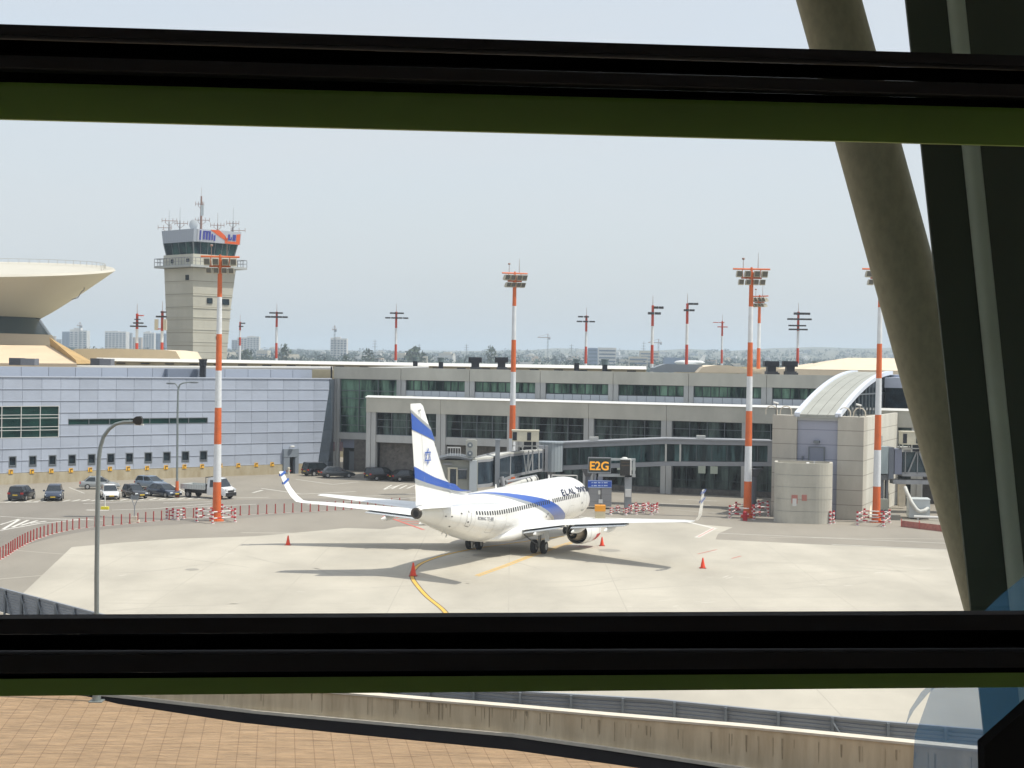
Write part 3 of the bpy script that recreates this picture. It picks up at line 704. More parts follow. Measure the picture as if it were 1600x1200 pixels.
m = MB(); q = W2.tz(543, 733, DU)[0]; m.box(q - .1, q + 1.0, DU + .7, DU + .75, 0, 2.7); m.box(q - .1, q - .02, DU + .6, DU + .7, 0, 2.8); m.box(q + 1.0, q + 1.08, DU + .6, DU + .7, 0, 2.8); obj('glass_door', m, mfr, T2)
m = MB(); a = ul[0][0]; m.tube((a - .35, DU - .4, 0), (a - .35, DU - .4, zu3), .12, .12, 8); obj('drain_pipe', m, mhole, T2)
# slanted dark end wall between the two buildings
e = thing('glass_link', 'slanted dark glass link wall between the panel building and the terminal', 'building', X0)
m = MB(); b0 = W1.w(tEnd_b + .05, .1, 0); b1 = W1.w(tEnd_t + .02, .1, zt); w0 = W2.w(ul[0][0] - .1, DU + .2, 0)
m.loft([[b0, w0, w0 + Vector((0, .3, 0)), b0 + Vector((0, .3, 0))], [b1, Vector((w0.x, w0.y, zt)), Vector((w0.x, w0.y + .3, zt)), b1 + Vector((0, .3, 0))]])
obj('glass_wall', m, mat('slate_glass', (.07, .09, .12), .3, noise=2, amt=.3, lines=(0, 0, 1.45, .05)), e, world=True)
m = MB(); s_ = D(448 + 86 - 5, 705, w0.y - .5); m.box(s_.x - .9, s_.x + .6, s_.y, s_.y + .05, s_.z, s_.z + 1.3); obj('notice_panel', m, mat('dusky_pink', (.20, .13, .15), .7), e, world=True)
m = MB(); c0 = D(488, 590, 236); c1 = D(523, 578, 236); m.box(c0.x, c1.x, 234.8, 238, c0.z - 1, c1.z); obj('roof_wall', m, mbeige, e, world=True)

# ---- long hall roof behind, with white coping
def zat(u, v, Y): return D(u, v, Y).z
t = thing('departure_hall', 'long low beige building with thin white roof edge seen above the terminal', 'building', (0, 262, 0))
m = MB(); x0, x1 = D(-80, 560, 262).x, D(1010, 570, 262).x; zc = zat(700, 570.3, 262); m.box(x0, x1, 262, 300, 0, zc - .22); obj('wall', m, mbeige, t, world=True)
m = MB(); xq = D(150, 560, 261.7).x; m.hexa([(xq, 261.4, zc - .2), (x1, 261.4, zc - .2), (x1, 262.2, zc - .2), (xq, 262.2, zc - .2), (xq, 261.5, zc - .16), (x1, 261.5, zc - .16), (x1, 262.19, zc + .3), (xq, 262.19, zc + .3)]); m.box(x0, D(150, 560, 262).x, 261.6, 262.2, zc - .5, zc - .21); obj('roof_edge', m, mcope, t, world=True)
m = MB()
for k in range(26):
    x = D(30 + k * 38, 570, 261.5).x; m.box(x, x + 1.4, 261.45, 261.55, zc - .62, zc - .42)
obj('vent_slot', m, mhole, t, world=True)
m = MB(); m.tube(D(-60, 573, 254), D(520, 575.5, 254), .28, .28, 8); m.tube(D(560, 576, 254), D(670, 574, 254), .2, .2, 8); o = obj('roof_pipe', m, mcope, None); tag(o, 'long white pipe lying along the roof behind the panel building', 'pipe')
# tan vaulted roof left of the control tower, curved roof and pyramid roof on the right
mtan = mat('tan_roof', (.66, .56, .42), .8, noise=.3, amt=.06)
def roof_thing(name, lab, prof, Y0, Y1, m_):
    t = MB(); q0 = [D(u, v, Y0) for u, v in prof]; t.loft([q0, [p + Vector((0, Y1 - Y0, 0)) for p in q0]]); o = obj(name, t, m_); tag(o, lab, 'roof')
roof_thing('vaulted_roof', 'low cream vaulted roof between the domed hall and the control tower', [(100, 566), (103, 549), (120, 545), (180, 544.5), (255, 546.5), (275, 549), (285, 566)], 290, 310, mtan)
roof_thing('curved_roof', 'small low curved roof with dark glass front on the terminal roof', [(1090, 582), (1098, 573.5), (1120, 570.5), (1140, 571), (1165, 576), (1188, 583)], 236, 250, mtan)
roof_thing('roof_plant_housing', 'long low grey housing with dark windows on the terminal roof', [(1020, 581), (1021, 575), (1040, 568.5), (1095, 570), (1110, 582)], 240, 246, mat('grey_blue_housing', (.22, .25, .28), .6))
m = MB(); Yp = 238; b_ = [D(1255, 577, Yp), D(1455, 580, Yp)]; m.faces([b_[0], b_[1], b_[1] + Vector((0, 26, 0)), b_[0] + Vector((0, 26, 0)), D(1325, 559, Yp + 13), D(1400, 560, Yp + 13)], [(0, 1, 5, 4), (1, 2, 5), (2, 3, 4, 5), (3, 0, 4)])
m.box(b_[0].x - 6, b_[1].x, Yp, Yp + 26, 8, b_[0].z - .05)
o = obj('hipped_roof', m, mtan); tag(o, 'broad pale hipped roof beyond the curved stair building on the right', 'roof')
m = MB(); m.box(D(1080, 570, 262).x, D(1330, 570, 262).x, 262, 290, 0, zat(1240, 574.5, 262)); o = obj('beige_block', m, mbeige); tag(o, 'low beige building block behind the right end of the terminal roof', 'building')

# ---- roof ventilation units
mvent = mat('black_vent_metal', (.02, .023, .032), .5, .3)
def tvent(u0, u1, v0, v1, lab):
    Yv = W2.w((uu((u0 + u1) / 2)), DU + 2.5, 0).y
    a, b = D(u0, v1, Yv), D(u1, v0, Yv); t = thing('roof_ventilator', lab, 'ventilator', ((a.x + b.x) / 2, Yv, a.z), 0, 'black roof ventilators')
    w = (b.x - a.x); h = b.z - a.z; m = MB()
    m.box(-w / 2, w / 2, -.9, .9, h * .56, h); m.box(-w * .38, w * .38, -1.0, .8, h * .66, h * .97); obj('cowl', m, mvent, t)
    m = MB(); m.box(-w * .28, w * .3, -.7, .7, h * .2, h * .56); obj('duct', m, mvent, t)
    m = MB(); m.box(-w * .36, w * .42, -.85, .85, -.3, h * .2); m.box(w * .1, w * .55, -.7, .7, -.3, h * .1); obj('base', m, mat('dark_vent_base', (.045, .05, .06), .6), t)
tvent(732, 753, 558.5, 577, 'black T-shaped roof ventilator left of the central floodlight mast')
tvent(773, 794, 558.5, 577, 'black T-shaped roof ventilator touching the central floodlight mast')
tvent(1193, 1216, 564.5, 584, 'black T-shaped roof ventilator just right of the tall right floodlight mast')
tvent(1223, 1245, 564.5, 584, 'black T-shaped roof ventilator left of the four-tier floodlight mast')
def rvent(u, v, w, h, Y, lab, c):
    p = D(u, v, Y); t = thing('roof_fan', lab, 'roof fan', p, 0, 'small grey roof fans'); k = Y / FPX; m = MB()
    m.tube((0, 0, h * k * .35), (0, 0, h * k), w * k * .5, w * k * .5, 14); m.tube((0, 0, h * k * .9), (0, 0, h * k + .08), w * k * .56, w * k * .56, 14); obj('drum', m, c, t, smooth=True)
    m = MB(); m.box(-w * k * .35, w * k * .35, -.4, .4, -1.2, h * k * .35); obj('base', m, mvent, t)
mvg = mat('grey_green_vent', (.16, .21, .22), .5, .2)
for u, v, w, h, l in ((649, 567, 10, 8, 'grey drum roof fan right of the twin dark-lamp mast'), (689, 569, 10, 9.5, 'grey drum roof fan nearer the black ventilators'), (901, 570, 11, 8, 'grey drum roof fan left of the thin far mast'), (945, 574, 11, 12, 'taller grey drum roof fan right of the thin far mast'), (1274, 576, 9, 11, 'grey drum roof fan beside the pale hipped roof'), (317, 577, 12, 15, 'dark round-topped roof fan on the panel building beside the striped mast')):
    rvent(u, v, w, h, 255 if u > 400 else 215, l, mvg if u != 317 else mvent)
for u0, u1, v0, v1, l in ((17.5, 57.5, 559.5, 570.5, 'low dark grey roof box at the far left in front of the domed hall'), (144, 176, 560, 571, 'low dark grey roof box below the cream vaulted roof')):
    p = D((u0 + u1) / 2, v1, 214); k = 214 / FPX; w = (u1 - u0) * k; h = (v1 - v0) * k
    t = thing('roof_box', l, 'roof unit', p, 0); m = MB(); m.box(-w / 2, -w * .05, -1, 1, 0, h); obj('housing', m, mat('dark_box', (.06, .065, .08), .6), t)
    m = MB(); m.box(-w * .045, w / 2, -1.05, 1, 0, h * .95); obj('side_housing', m, mat('grey_box', (.15, .16, .19), .6), t)

# ---- control tower
TY = 330.0
def diamond(u0, uc, u1, v, Y=TY, dd=None):
    """square plan with a corner towards the camera: left corner u0, near corner uc, right u1"""
    c = D(uc, v, Y); l = D(u0, v, Y); r = D(u1, v, Y)
    hl = c.x - l.x; hr = r.x - c.x; h = (hl + hr) / 2
    z = c.z
    return [(c.x, Y - h, z), (r.x, Y - (h - hr), z), (c.x + (hr - hl), Y + h, z), (l.x, Y - (h - hl), z)]
T = thing('control_tower', 'tall square concrete airport control tower with glazed cab and antennas', 'control tower', D(311, 900, TY).xy.to_3d())
mtow = mat('tower_concrete', (.455, .445, .385), .85, noise=.25, amt=.1, stretch=(1, 1, .4), lines=(0, 0, 2.55, .14), lcol=(.27, .25, .20), detail=8)
sh = MB(); rg = []
for v, u0, uc, u1 in ((640, 263, 310.5, 349), (560, 260.5, 310.5, 354.5), (480, 258.5, 311.5, 361), (421, 256.5, 312.5, 368.5)): rg.append(diamond(u0, uc, u1, v))
b0 = [(x, y, 0) for x, y, z in rg[0]]
# extrapolate to the ground
sh.loft([b0] + rg); obj('shaft', sh, mtow, T, world=True)
m = MB()
for v in (444, 463.5, 483, 497, 516, 535, 550):    # projecting course lines catch the light
    f_ = (v - 421) / (560 - 421); u0, uc, u1 = 256.5 + 4 * f_, 312.5 - 2 * f_, 368.5 - 14 * f_
    q = diamond(u0 - .35, uc, u1 + .35, v); m.loft([q, [(x, y, z + .12) for x, y, z in q]])
obj('course', m, mat('tower_course', (.46, .45, .39), .85), T, world=True)
m = MB(); m.loft([diamond(241, 312.5, 386, 420.5), diamond(241, 312.5, 386, 417)]); obj('balcony', m, mat('tower_slab', (.36, .38, .38), .7), T, world=True)
m = MB(); q0, q1 = diamond(241.5, 312.5, 385.5, 417), diamond(241.5, 312.5, 385.5, 406)
for i in range(4):
    a0, a1 = Vector(q0[i]), Vector(q0[(i + 1) % 4]); c0, c1 = Vector(q1[i]), Vector(q1[(i + 1) % 4])
    m.tube(c0, c1, .06, .06, 5); m.tube((a0 + c0) / 2, (a1 + c1) / 2, .04, .04, 5)
    for k in range(13): m.tube(a0.lerp(a1, k / 12), c0.lerp(c1, k / 12), .05, .05, 5)
obj('railing', m, mat('tower_railing', (.16, .17, .19), .5), T, world=True)
m = MB(); m.loft([diamond(256, 312.5, 369.5, 417), diamond(255.5, 313, 370, 400)]); obj('collar', m, mat('tower_collar', (.50, .49, .42), .8, noise=.5, amt=.08), T, world=True)
m = MB(); q = diamond(268, 312.7, 300, 410); 
def on_face(side, uA, vA, uB, vB, off=.06):
    """rect on the left (0) or right (1) face of the tower shaft, given in the photo's pixels"""
    def pt(u, v):
        f_ = (v - 421) / (560 - 421); u0, uc, u1 = 256.5 + 4 * f_, 312.5 - 2 * f_, 368.5 - 14 * f_
        if v < 421: u0, uc, u1 = 255.8, 312.8, 369.7
        dq = diamond(u0, uc, u1, v); a = Vector(dq[0]); b = Vector(dq[3] if side == 0 else dq[1])
        k = (u - uc) / ((u0 if side == 0 else u1) - uc); p = a.lerp(b, k); n = Vector((-.7 if side == 0 else .7, -.7, 0)) * off
        return p + n
    return [pt(uA, vB), pt(uB, vB), pt(uB, vA), pt(uA, vA)]
for side, uA, vA, uB, vB in ((0, 270, 407, 275, 413), (0, 300, 407, 306, 412), (0, 298, 432, 304.5, 440), (1, 331, 423, 336, 429), (1, 330, 466.5, 337, 475), (1, 348, 467, 359, 476), (1, 341, 525, 346, 530)):
    m = MB(); q = on_face(side, uA, vA, uB, vB); n = Vector((-.7 if side == 0 else .7, -.7, 0)) * .1; m.loft([[p - n for p in q], q]); obj('window', m, mglb, T, world=True)
gl_ = MB(); gl_.loft([diamond(260.5, 313, 365.5, 400), diamond(256, 313, 371, 381)]); obj('cab_glazing', gl_, glassmat('cab_glass', (.05, .13, .12), (.008, .02, .035), (.25, .25, .12)), T, world=True)
m = MB(); q0, q1 = diamond(260.3, 313, 365.7, 400), diamond(255.8, 313, 371.2, 381)
for i in (0, 1, 3):
    m.tube(q0[i], q1[i], .14, .14, 6)
for k in range(1, 6): m.tube(Vector(q0[0]).lerp(Vector(q0[1]), k / 6), Vector(q1[0]).lerp(Vector(q1[1]), k / 6), .07, .07, 5)
for k in range(1, 4): m.tube(Vector(q0[0]).lerp(Vector(q0[3]), k / 4), Vector(q1[0]).lerp(Vector(q1[3]), k / 4), .04, .04, 5)
obj('mullion', m, mfr, T, world=True)
m = MB(); m.loft([diamond(255, 313.5, 375, 381.5), diamond(252.5, 315, 377, 362)]); obj('cab_roof', m, mat('ribbed_blue_grey', (.34, .38, .45), .5, lines=(.55, 0, 0, .05), lcol=(.26, .29, .35)), T, world=True)
# banner on the right face of the cab roof: blue letters, orange swoosh
fa, fb = diamond(255, 313.5, 375, 381.5), diamond(252.5, 315, 377, 362)
def ban(k, h, off=.08): 
    p = Vector(fa[0]).lerp(Vector(fa[1]), k).lerp(Vector(fb[0]).lerp(Vector(fb[1]), k), h); return p + Vector((.7, -.7, 0)) * off
B = thing('tower_banner', 'banner with blue letters and orange swoosh on the control tower roof band', 'banner', ban(.5, 0))
def bpoly(mb, pts, off=.1): mb.loft([[ban(k, h, off - .05) for k, h in pts], [ban(k, h, off) for k, h in pts]])
m = MB(); bpoly(m, [(.08, .05), (1.0, -.02), (1.0, 1.0), (.08, .98)], .07); obj('backing', m, mat('banner_white', (.45, .48, .55), .6), B, world=True)
m = MB(); bpoly(m, [(.34, 1.0), (.52, 1.03), (.66, .62), (.66, .02), (.98, .0), (.98, .84), (.9, .78), (.9, .2), (.72, .2), (.72, .5), (.64, .3), (.5, .62)], .12)
obj('orange_swoosh', m, mat('banner_orange', (.72, .12, .03), .6), B, world=True)
m = MB()
for k0, k1, h0, h1 in ((.12, .15, .15, .9), (.19, .23, .2, .85), (.25, .29, .2, .85), (.31, .35, .2, .85), (.37, .40, .2, .7), (.42, .45, .15, .6), (.72, .76, .3, .75), (.76, .80, .3, .42), (.78, .80, .42, .55), (.82, .85, .28, .75), (.855, .885, .28, .75), (.19, .35, .78, .88)):
    bpoly(m, [(k0, h0), (k1, h0), (k1, h1), (k0, h1)], .16)
obj('lettering', m, mat('banner_blue', (.05, .06, .35), .5), B, world=True)
# antenna masts on the tower roof
mant = mat('antenna_rust', (.30, .20, .17), .6, .2); mand = mat('antenna_grey', (.20, .20, .21), .6, .2)
def antenna(u, v0, v1, arms, lab, yy=TY, r=.09, whip=True, m_=mand):
    b = D(u, v0, yy); t = thing('antenna_mast', lab, 'antenna', b, 0, 'antenna masts on the control tower'); k = yy / FPX; h = (v0 - v1) * k
    m = MB(); m.tube((0, 0, -.6), (0, 0, h * (.45 if whip else .8)), r * 1.6, r, 6); m.tube((0, 0, h * .4), (0, 0, h), .035, .025, 5); obj('mast', m, m_, t)
    for (dv, l, rr) in arms:
        m = MB(); z = dv * k; m.tube((-l * k, 0, z), (rr * k, 0, z), .06, .06, 5)
        for x in (-l * k, rr * k, -l * k * .5, rr * k * .5): m.tube((x, 0, z - .35), (x, 0, z + .5), .05, .05, 5)
        m.tube((-l * k * .6, 0, z - .3), (0, 0, z - 1.0), .04, .04, 4); m.tube((rr * k * .6, 0, z - .3), (0, 0, z - 1.0), .04, .04, 4)
        obj('cross_arm', m, mant, t)
    return t
antenna(264, 361, 328, [(16, 11, 12), (5, 17, 4)], 'two-armed antenna mast at the left corner of the tower roof')
antenna(281, 361, 324, [(12, 8, 12)], 'antenna mast with tall whip left of the dish')
antenna(314, 361, 293, [(17, 9, 13), (42, 9, 4)], 'tallest lattice antenna mast in the middle of the tower roof', r=.17, whip=False, m_=mant)
antenna(340, 362, 333, [(10, 11, 10)], 'short rusty antenna mast right of the tallest mast', m_=mant)
antenna(364, 364, 324, [(15, 10, 9), (4, 3, 19)], 'antenna mast with tall whip at the right corner of the tower roof')
t = thing('satellite_dish', 'round pale dish on the control tower roof', 'dish', D(304, 361, TY - 2))
m = MB(); rg = [[(r_ * math.cos(2 * math.pi * i / 20), -.9 - .25 * r_ * r_ * -1 - .5, 1.15 + r_ * 1.25 * math.sin(2 * math.pi * i / 20)) for i in range(20)] for r_ in (.05, .3, .6, .85)]
rg2 = [[(x, y + .08, z) for x, y, z in q] for q in reversed(rg)]; m.loft(rg + rg2); obj('dish', m, mat('dish_white', (.5, .53, .55), .5), t, smooth=True)
m = MB(); m.tube((0, 0, -.5), (0, -.9, 1.1), .12, .1, 8); obj('mount', m, mand, t)
t = thing('panel_antenna', 'pale upright box antenna fixed on the tallest tower mast', 'antenna', D(316, 337, TY - .6)); m = MB(); m.box(-.3, .3, -.2, .1, 0, 2.1); obj('radome', m, mat('radome_grey', (.45, .5, .52), .5), t); m = MB(); m.box(-.35, -.2, .1, .45, .4, .5); obj('bracket', m, mand, t)

# ---- bowl-roofed hall at the left
DY = 270.0; dcx = D(-52, 430, DY).x
T = thing('bowl_roofed_hall', 'concrete hall with huge tilted bowl-shaped roof on a narrow neck at the left edge', 'building', (dcx, DY, 0))
zr = zat(174, 425, DY); Rr = D(174, 425, DY).x - dcx; zn = zat(68, 497, DY); Rn = D(60, 497, DY).x - dcx
mshl = mat('bowl_underside', (.56, .54, .46), .8, noise=.08, amt=.06); mbow = mat('bowl_upper', (.50, .475, .41), .8, noise=.2, amt=.05)
NS = 72; tilt = .100
def dring(r, z, tl=0): return [(dcx + r * math.cos(2 * math.pi * i / NS), DY + r * math.sin(2 * math.pi * i / NS), z + tl * r * math.sin(2 * math.pi * i / NS)) for i in range(NS)]
m = MB(); rg = [dring(Rn, zn)]
for k in range(1, 9):
    f_ = k / 8; rg.append(dring(Rn + (Rr - Rn) * f_, zn + (zr - zn) * f_ ** 1.08, tilt * f_))
m.loft(rg, cap=False); obj('bowl', m, mshl, T, world=True, smooth=True)
m = MB(); m.loft([dring(Rr, zr + .002, tilt), dring(Rr - .3, zr + .35, tilt), dring(Rr * .82, zr - .5, tilt), dring(Rr * .5, zr - 1.5, tilt)], cap=True); obj('bowl_floor', m, mbow, T, world=True, smooth=True)
m = MB(); rl = dring(Rr * .93, zr + .2, tilt); 
for i in range(NS):
    a, b = Vector(rl[i]), Vector(rl[(i + 1) % NS])
    if i <= NS // 2 + 2: m.tube(a + Vector((0, 0, .8)), b + Vector((0, 0, .8)), .035, .035, 5); m.tube(a, a + Vector((0, 0, .8)), .035, .035, 5)
obj('railing', m, mat('bowl_rail', (.40, .38, .33), .6), T, world=True)
Rb = D(76, 523, DY).x - dcx; zb = zat(70, 523, DY)
m = MB(); m.loft([dring(Rb, zb), dring(Rn - .2, zn)], cap=False); obj('neck_glazing', m, glassmat('neck_glass', (.12, .15, .14), (.06, .08, .08), (.1, .1, .1)), T, world=True, smooth=True)
zq = zat(82, 540, DY); Rq = D(80, 540, DY).x - dcx
m = MB(); m.loft([dring(Rq + .6, zq), dring(Rb + .05, zb)], cap=True); obj('ring_beam', m, mat('ring_beam_tan', (.52, .43, .31), .8), T, world=True, smooth=True)
m = MB()
Yh = DY - 20
top = [D(-70, 538, Yh), D(78, 540, Yh)]; bot = [D(-90, 567, Yh - 14), D(120, 568, Yh - 14)]; m.loft([[bot[0], bot[1], bot[1] - Vector((0, 0, 6)), bot[0] - Vector((0, 0, 6))], [top[0], top[1], top[1] - Vector((0, 0, 8)), top[0] - Vector((0, 0, 8))]])
obj('sloping_roof', m, mat('sloping_roof_tan', (.62, .49, .34), .8, noise=.2, amt=.08), T, world=True)
m = MB(); a = D(79, 529, Yh + .5); b = D(142, 564, Yh - 13); m.hexa([D(79, 545, Yh + .1), D(120, 568.5, Yh - 14), D(145, 568, Yh - 6), D(100, 560, Yh + 12), D(77, 527, Yh), D(118, 562, Yh - 13.5), D(142, 564, Yh - 6), D(84, 531, Yh + 12)]); obj('buttress', m, mat('buttress_ochre', (.42, .28, .12), .8, noise=.5, amt=.15), T, world=True)
m = MB(); a = D(112, 468, DY - 4); m.path([a, a + Vector((1.0, 0, .3)), a + Vector((1.6, 0, 1.3)), a + Vector((2.0, 0, 1.6)), a + Vector((2.0, 0, 2.0))], .07, 5); obj('hanging_cable', m, mand, T, world=True)

# ---- stair building with quarter-barrel roof on the right
Pr = G(1347, 813.5); W3 = Frame(Pr, R(-22))
T = thing('stair_building', 'concrete stair building with a curved grey roof right of the terminal', 'building', W3.p, W3.a)
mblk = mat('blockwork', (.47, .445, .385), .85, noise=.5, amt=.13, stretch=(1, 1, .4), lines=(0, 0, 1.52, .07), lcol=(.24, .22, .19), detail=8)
tL = W3.tz(1206, 720)[0]; tA = W3.tz(1244, 720)[0]; tB = W3.tz(1308, 720)[0]; zT = W3.tz(1347, 652)[1]
DP = 34.0
m = MB(); m.box(tL, tA, 0, 2.2, 0, zT); obj('pier', m, mblk, T)
m = MB(); m.box(tB, 0, 0, 2.2, 0, zT); obj('pier', m, mblk, T)
m = MB(); m.box(-.4, -.02, 2.2, DP, 0, zT - .02); obj('side_wall', m, mat('sunlit_blockwork', (.56, .54, .48), .85, noise=.5, amt=.1, stretch=(1, 1, .4), lines=(0, 0, 1.52, .07), lcol=(.28, .26, .22)), T)  # lighter copy of the blockwork: sunlight on this side put into the colour
m = MB(); m.box(tL, -.4, 2.2, DP, 0, zT - .3); obj('core', m, mblk, T)
m = MB(); m.box(tA + .02, tB - .02, .35, .6, 0, zT - .45); obj('recessed_panel', m, mat('lilac_panel', (.33, .345, .42), .6, lines=(0, 0, 1.52, .06), lcol=(.16, .17, .22)), T)
m = MB(); m.box(tA - .1, tB + .1, .1, .8, zT - .45, zT + .12); obj('front_beam', m, mat('beam_grey', (.36, .37, .37), .6), T)
a, b = W3.tz(1265, 722, .35)[0], W3.tz(1287, 722, .35)[0]; zd1 = W3.tz(1276, 699.5, .35)[1]
m = MB(); m.box(a, b, .2, .34, 4.5, zd1); dr = obj('door', m, mat('door_blue_grey', (.20, .22, .28), .5), T)
m = MB(); m.box(a - .12, a, .15, .34, 4.5, zd1 + .1); m.box(b, b + .12, .15, .34, 4.5, zd1 + .1); m.box(a, b, .15, .34, zd1, zd1 + .1); obj('frame', m, mfr, dr)
m = MB(); m.box((a + b) / 2 - .3, (a + b) / 2 + .3, -.05, .34, zd1 + .5, zd1 + .75); obj('door_lamp', m, mfr, T)
m = MB(); m.box(a - .8, a - .65, .15, .34, zd1 - 1.3, zd1 - .9); m.box(a - .5, a - .4, .15, .34, zd1 - 1.9, zd1 - 1.6); obj('wall_box', m, mfr, T)
zTop = 15.1; n = 22; LB = 33.0
def arc(k): x = k / n; return LB * x, zT + .15 + (zTop - zT - .15) * (1 - (1 - x) ** 1.85)
m = MB()
for i in range(n):
    (d0, za), (d1, zb) = arc(i), arc(i + 1); 
    for j in range(4):
        a = tA + (tB - tA) * j / 4 + .03; b = tA + (tB - tA) * (j + 1) / 4 - .03
        m.hexa([(a, d0 + .02, za - .2), (b, d0 + .02, za - .2), (b, d1 - .02, zb - .2), (a, d1 - .02, zb - .2), (a, d0 + .02, za), (b, d0 + .02, za), (b, d1 - .02, zb), (a, d1 - .02, zb)])
    m.hexa([(tA, d0, za - .35), (tB, d0, za - .35), (tB, d1, zb - .35), (tA, d1, zb - .35), (tA, d0, za - .22), (tB, d0, za - .22), (tB, d1, zb - .22), (tA, d1, zb - .22)])
obj('barrel_roof', m, mat('barrel_roof_grey', (.35, .355, .32), .6, noise=.4, amt=.08), T)
for x in (tA, tB):
    m = MB(); rg = []
    for i in range(n + 1):
        d0, za = arc(i); rg.append([(x - .28, d0, za - .3), (x + .28, d0, za - .3), (x + .28, d0, za + .16), (x - .28, d0, za + .16)])
    m.loft(rg); obj('roof_rib', m, mat('white_rib', (.60, .64, .72), .45), T)
m = MB(); pts = [(tB + .1, d0, z) for d0, z in (arc(i) for i in range(n + 1))] + [(tB + .1, LB, zT - .3), (tB + .1, 0, zT - .3)]
m.loft([pts, [(x - .05, y, z) for x, y, z in pts]]); obj('side_glazing', m, mglb, T)
m = MB()
for k in range(1, 15):
    d0 = 2.2 * k; x = d0 / LB; z = zT + .15 + (zTop - zT - .15) * (1 - (1 - x) ** 1.85) if x < 1 else zTop
    m.box(tB + .1, tB + .2, d0 - .06, d0 + .06, zT - .2, z - .2)
m.box(tB + .1, tB + .18, 9, LB, 12.6, 12.75); obj('mullion', m, mfr, T)
m = MB(); m.box(tA, tB + 3.5, LB, LB + 8, 0, zTop - .3); obj('rear_block', m, mat('rear_block_blue', (.36, .40, .50), .6), T)
# glazed lift block behind the side wall
m = MB(); m.box(tB + .5, 7, 26.5, LB, zT - .1, 13.3); obj('lift_glazing', m, mglb, T); m = MB(); m.box(tB + .4, 9.5, 26.2, LB, 13.3, 14.5); obj('lift_roof_band', m, mat('pale_lilac', (.42, .45, .53), .5), T)
m = MB(); m.box(7, 14, 27.5, LB, 11.2, 13.3); obj('lift_glazing', m, mglg, T); m = MB(); m.box(7, 14, 27.3, LB, 9.2, 11.2); obj('spandrel', m, mat('pale_lilac', (.42, .45, .53), .5), T)
# CCTV cameras and railings on its roof
for u, v, l in ((1207, 636, 'left'), (1347, 637, 'right')):
    t_, z_ = W3.tz(u, v, .6); c = W3.w(t_ - (.3 if l == 'right' else -.4), .6, zT); t = thing('security_camera', 'security camera on a short post at the %s end of the stair building roof' % l, 'camera', c, W3.a, 'roof cameras')
    m = MB(); m.tube((0, 0, 0), (0, 0, 1.15), .05, .04, 6); obj('post', m, mvent, t); m = MB(); m.tube((-.3, -.1, 1.3), (.2, .1, 1.15), .11, .11, 8); obj('housing', m, mcope, t)
for u, l in ((1223, 'left'), (1338, 'right')):
    t_ = W3.tz(u, 645, 1.5)[0]; t = thing('pipe_loop', 'pale looped pipework on the %s part of the stair building roof' % l, 'pipes', W3.w(t_, 1.5, zT), W3.a, 'roof pipe loops')
    m = MB()
    for k in range(2):
        x = -1.2 + k * 1.5; m.path([(x + .6 * math.cos(math.pi * i / 8), .2 * k, .35 + .55 * math.sin(math.pi * i / 8)) for i in range(9)], .06, 6); m.tube((x - .6, .2 * k, 0), (x - .6, .2 * k, .35), .06, .06, 6); m.tube((x + .6, .2 * k, 0), (x + .6, .2 * k, .35), .06, .06, 6)
    obj('pipe', m, mcop, t)
# curved concrete stair enclosure in front
Pd = G(1300, 820); W4 = Frame(Pd, R(-10))
zE = W4.tz(1256, 724)[1]; wE = -W4.tz(1208.5, 800)[0]
def rrect(w, d, r, n=8, inset=0):
    out = []; r2 = max(.05, r - inset)
    for (cx, cy, a0, rr_) in ((-w + r, r, 180, r2), (-1.6, 1.6, 270, 1.6 - inset), (-1.0, d - 1.0, 0, max(.05, 1.0 - inset)), (-w + 1.0, d - 1.0, 90, max(.05, 1.0 - inset))):
        for i in range(n + 1):
            t_ = R(a0 + 90 * i / n); out.append((cx + rr_ * math.cos(t_), cy + rr_ * math.sin(t_)))
    return out
T = thing('stair_enclosure', 'open-topped curved concrete enclosure in front of the stair building', 'enclosure', W4.p, W4.a)
o1, o2 = rrect(wE, 4.6, 1.6), rrect(wE, 4.6, 1.6, inset=.3)
for k in range(5):
    za, zb = zE * k / 5 + .03 * (k > 0), zE * (k + 1) / 5
    m = MB(); N_ = len(o1); m.loft([[(x, y, za) for x, y in o1], [(x, y, zb) for x, y in o1], [(x, y, zb) for x, y in o2], [(x, y, za) for x, y in o2], [(x, y, za) for x, y in o1]], cap=False); obj('wall_ring', m, mat('enclosure_concrete', (.45, .43, .37), .85, noise=.6, amt=.14, stretch=(1, 1, .35)), T)
m = MB(); m.loft([[(x * .995 + -.01, y, .0) for x, y in rrect(wE, 4.6, 1.6, inset=.06)], [(x, y, zE - .05) for x, y in rrect(wE, 4.6, 1.6, inset=.06)]], cap=False); obj('joint_filler', m, mgap, T)
m = MB(); m.box(-wE + .4, -.4, .5, 4, zE - 1.3, zE - 1.25); obj('landing', m, mcop, T)
m = MB(); m.box(-2.6, -2.3, .4, 4, zE - .35, zE - .1); m.box(-1.9, -1.75, 1.0, 1.1, zE - 1, zE + .2); obj('handrail', m, mcope, T)
m = MB(); m.box(-4.0, -3.4, -.04, .0, 2.0, 2.85); m.box(-3.0, -2.5, -.04, .0, 2.3, 2.9); o = obj('red_notice', m, mat('notice_red', (.42, .17, .14), .6), T); m = MB(); m.box(-3.9, -3.5, -.05, -.041, 1.75, 2.5); obj('white_notice', m, mcope, T)
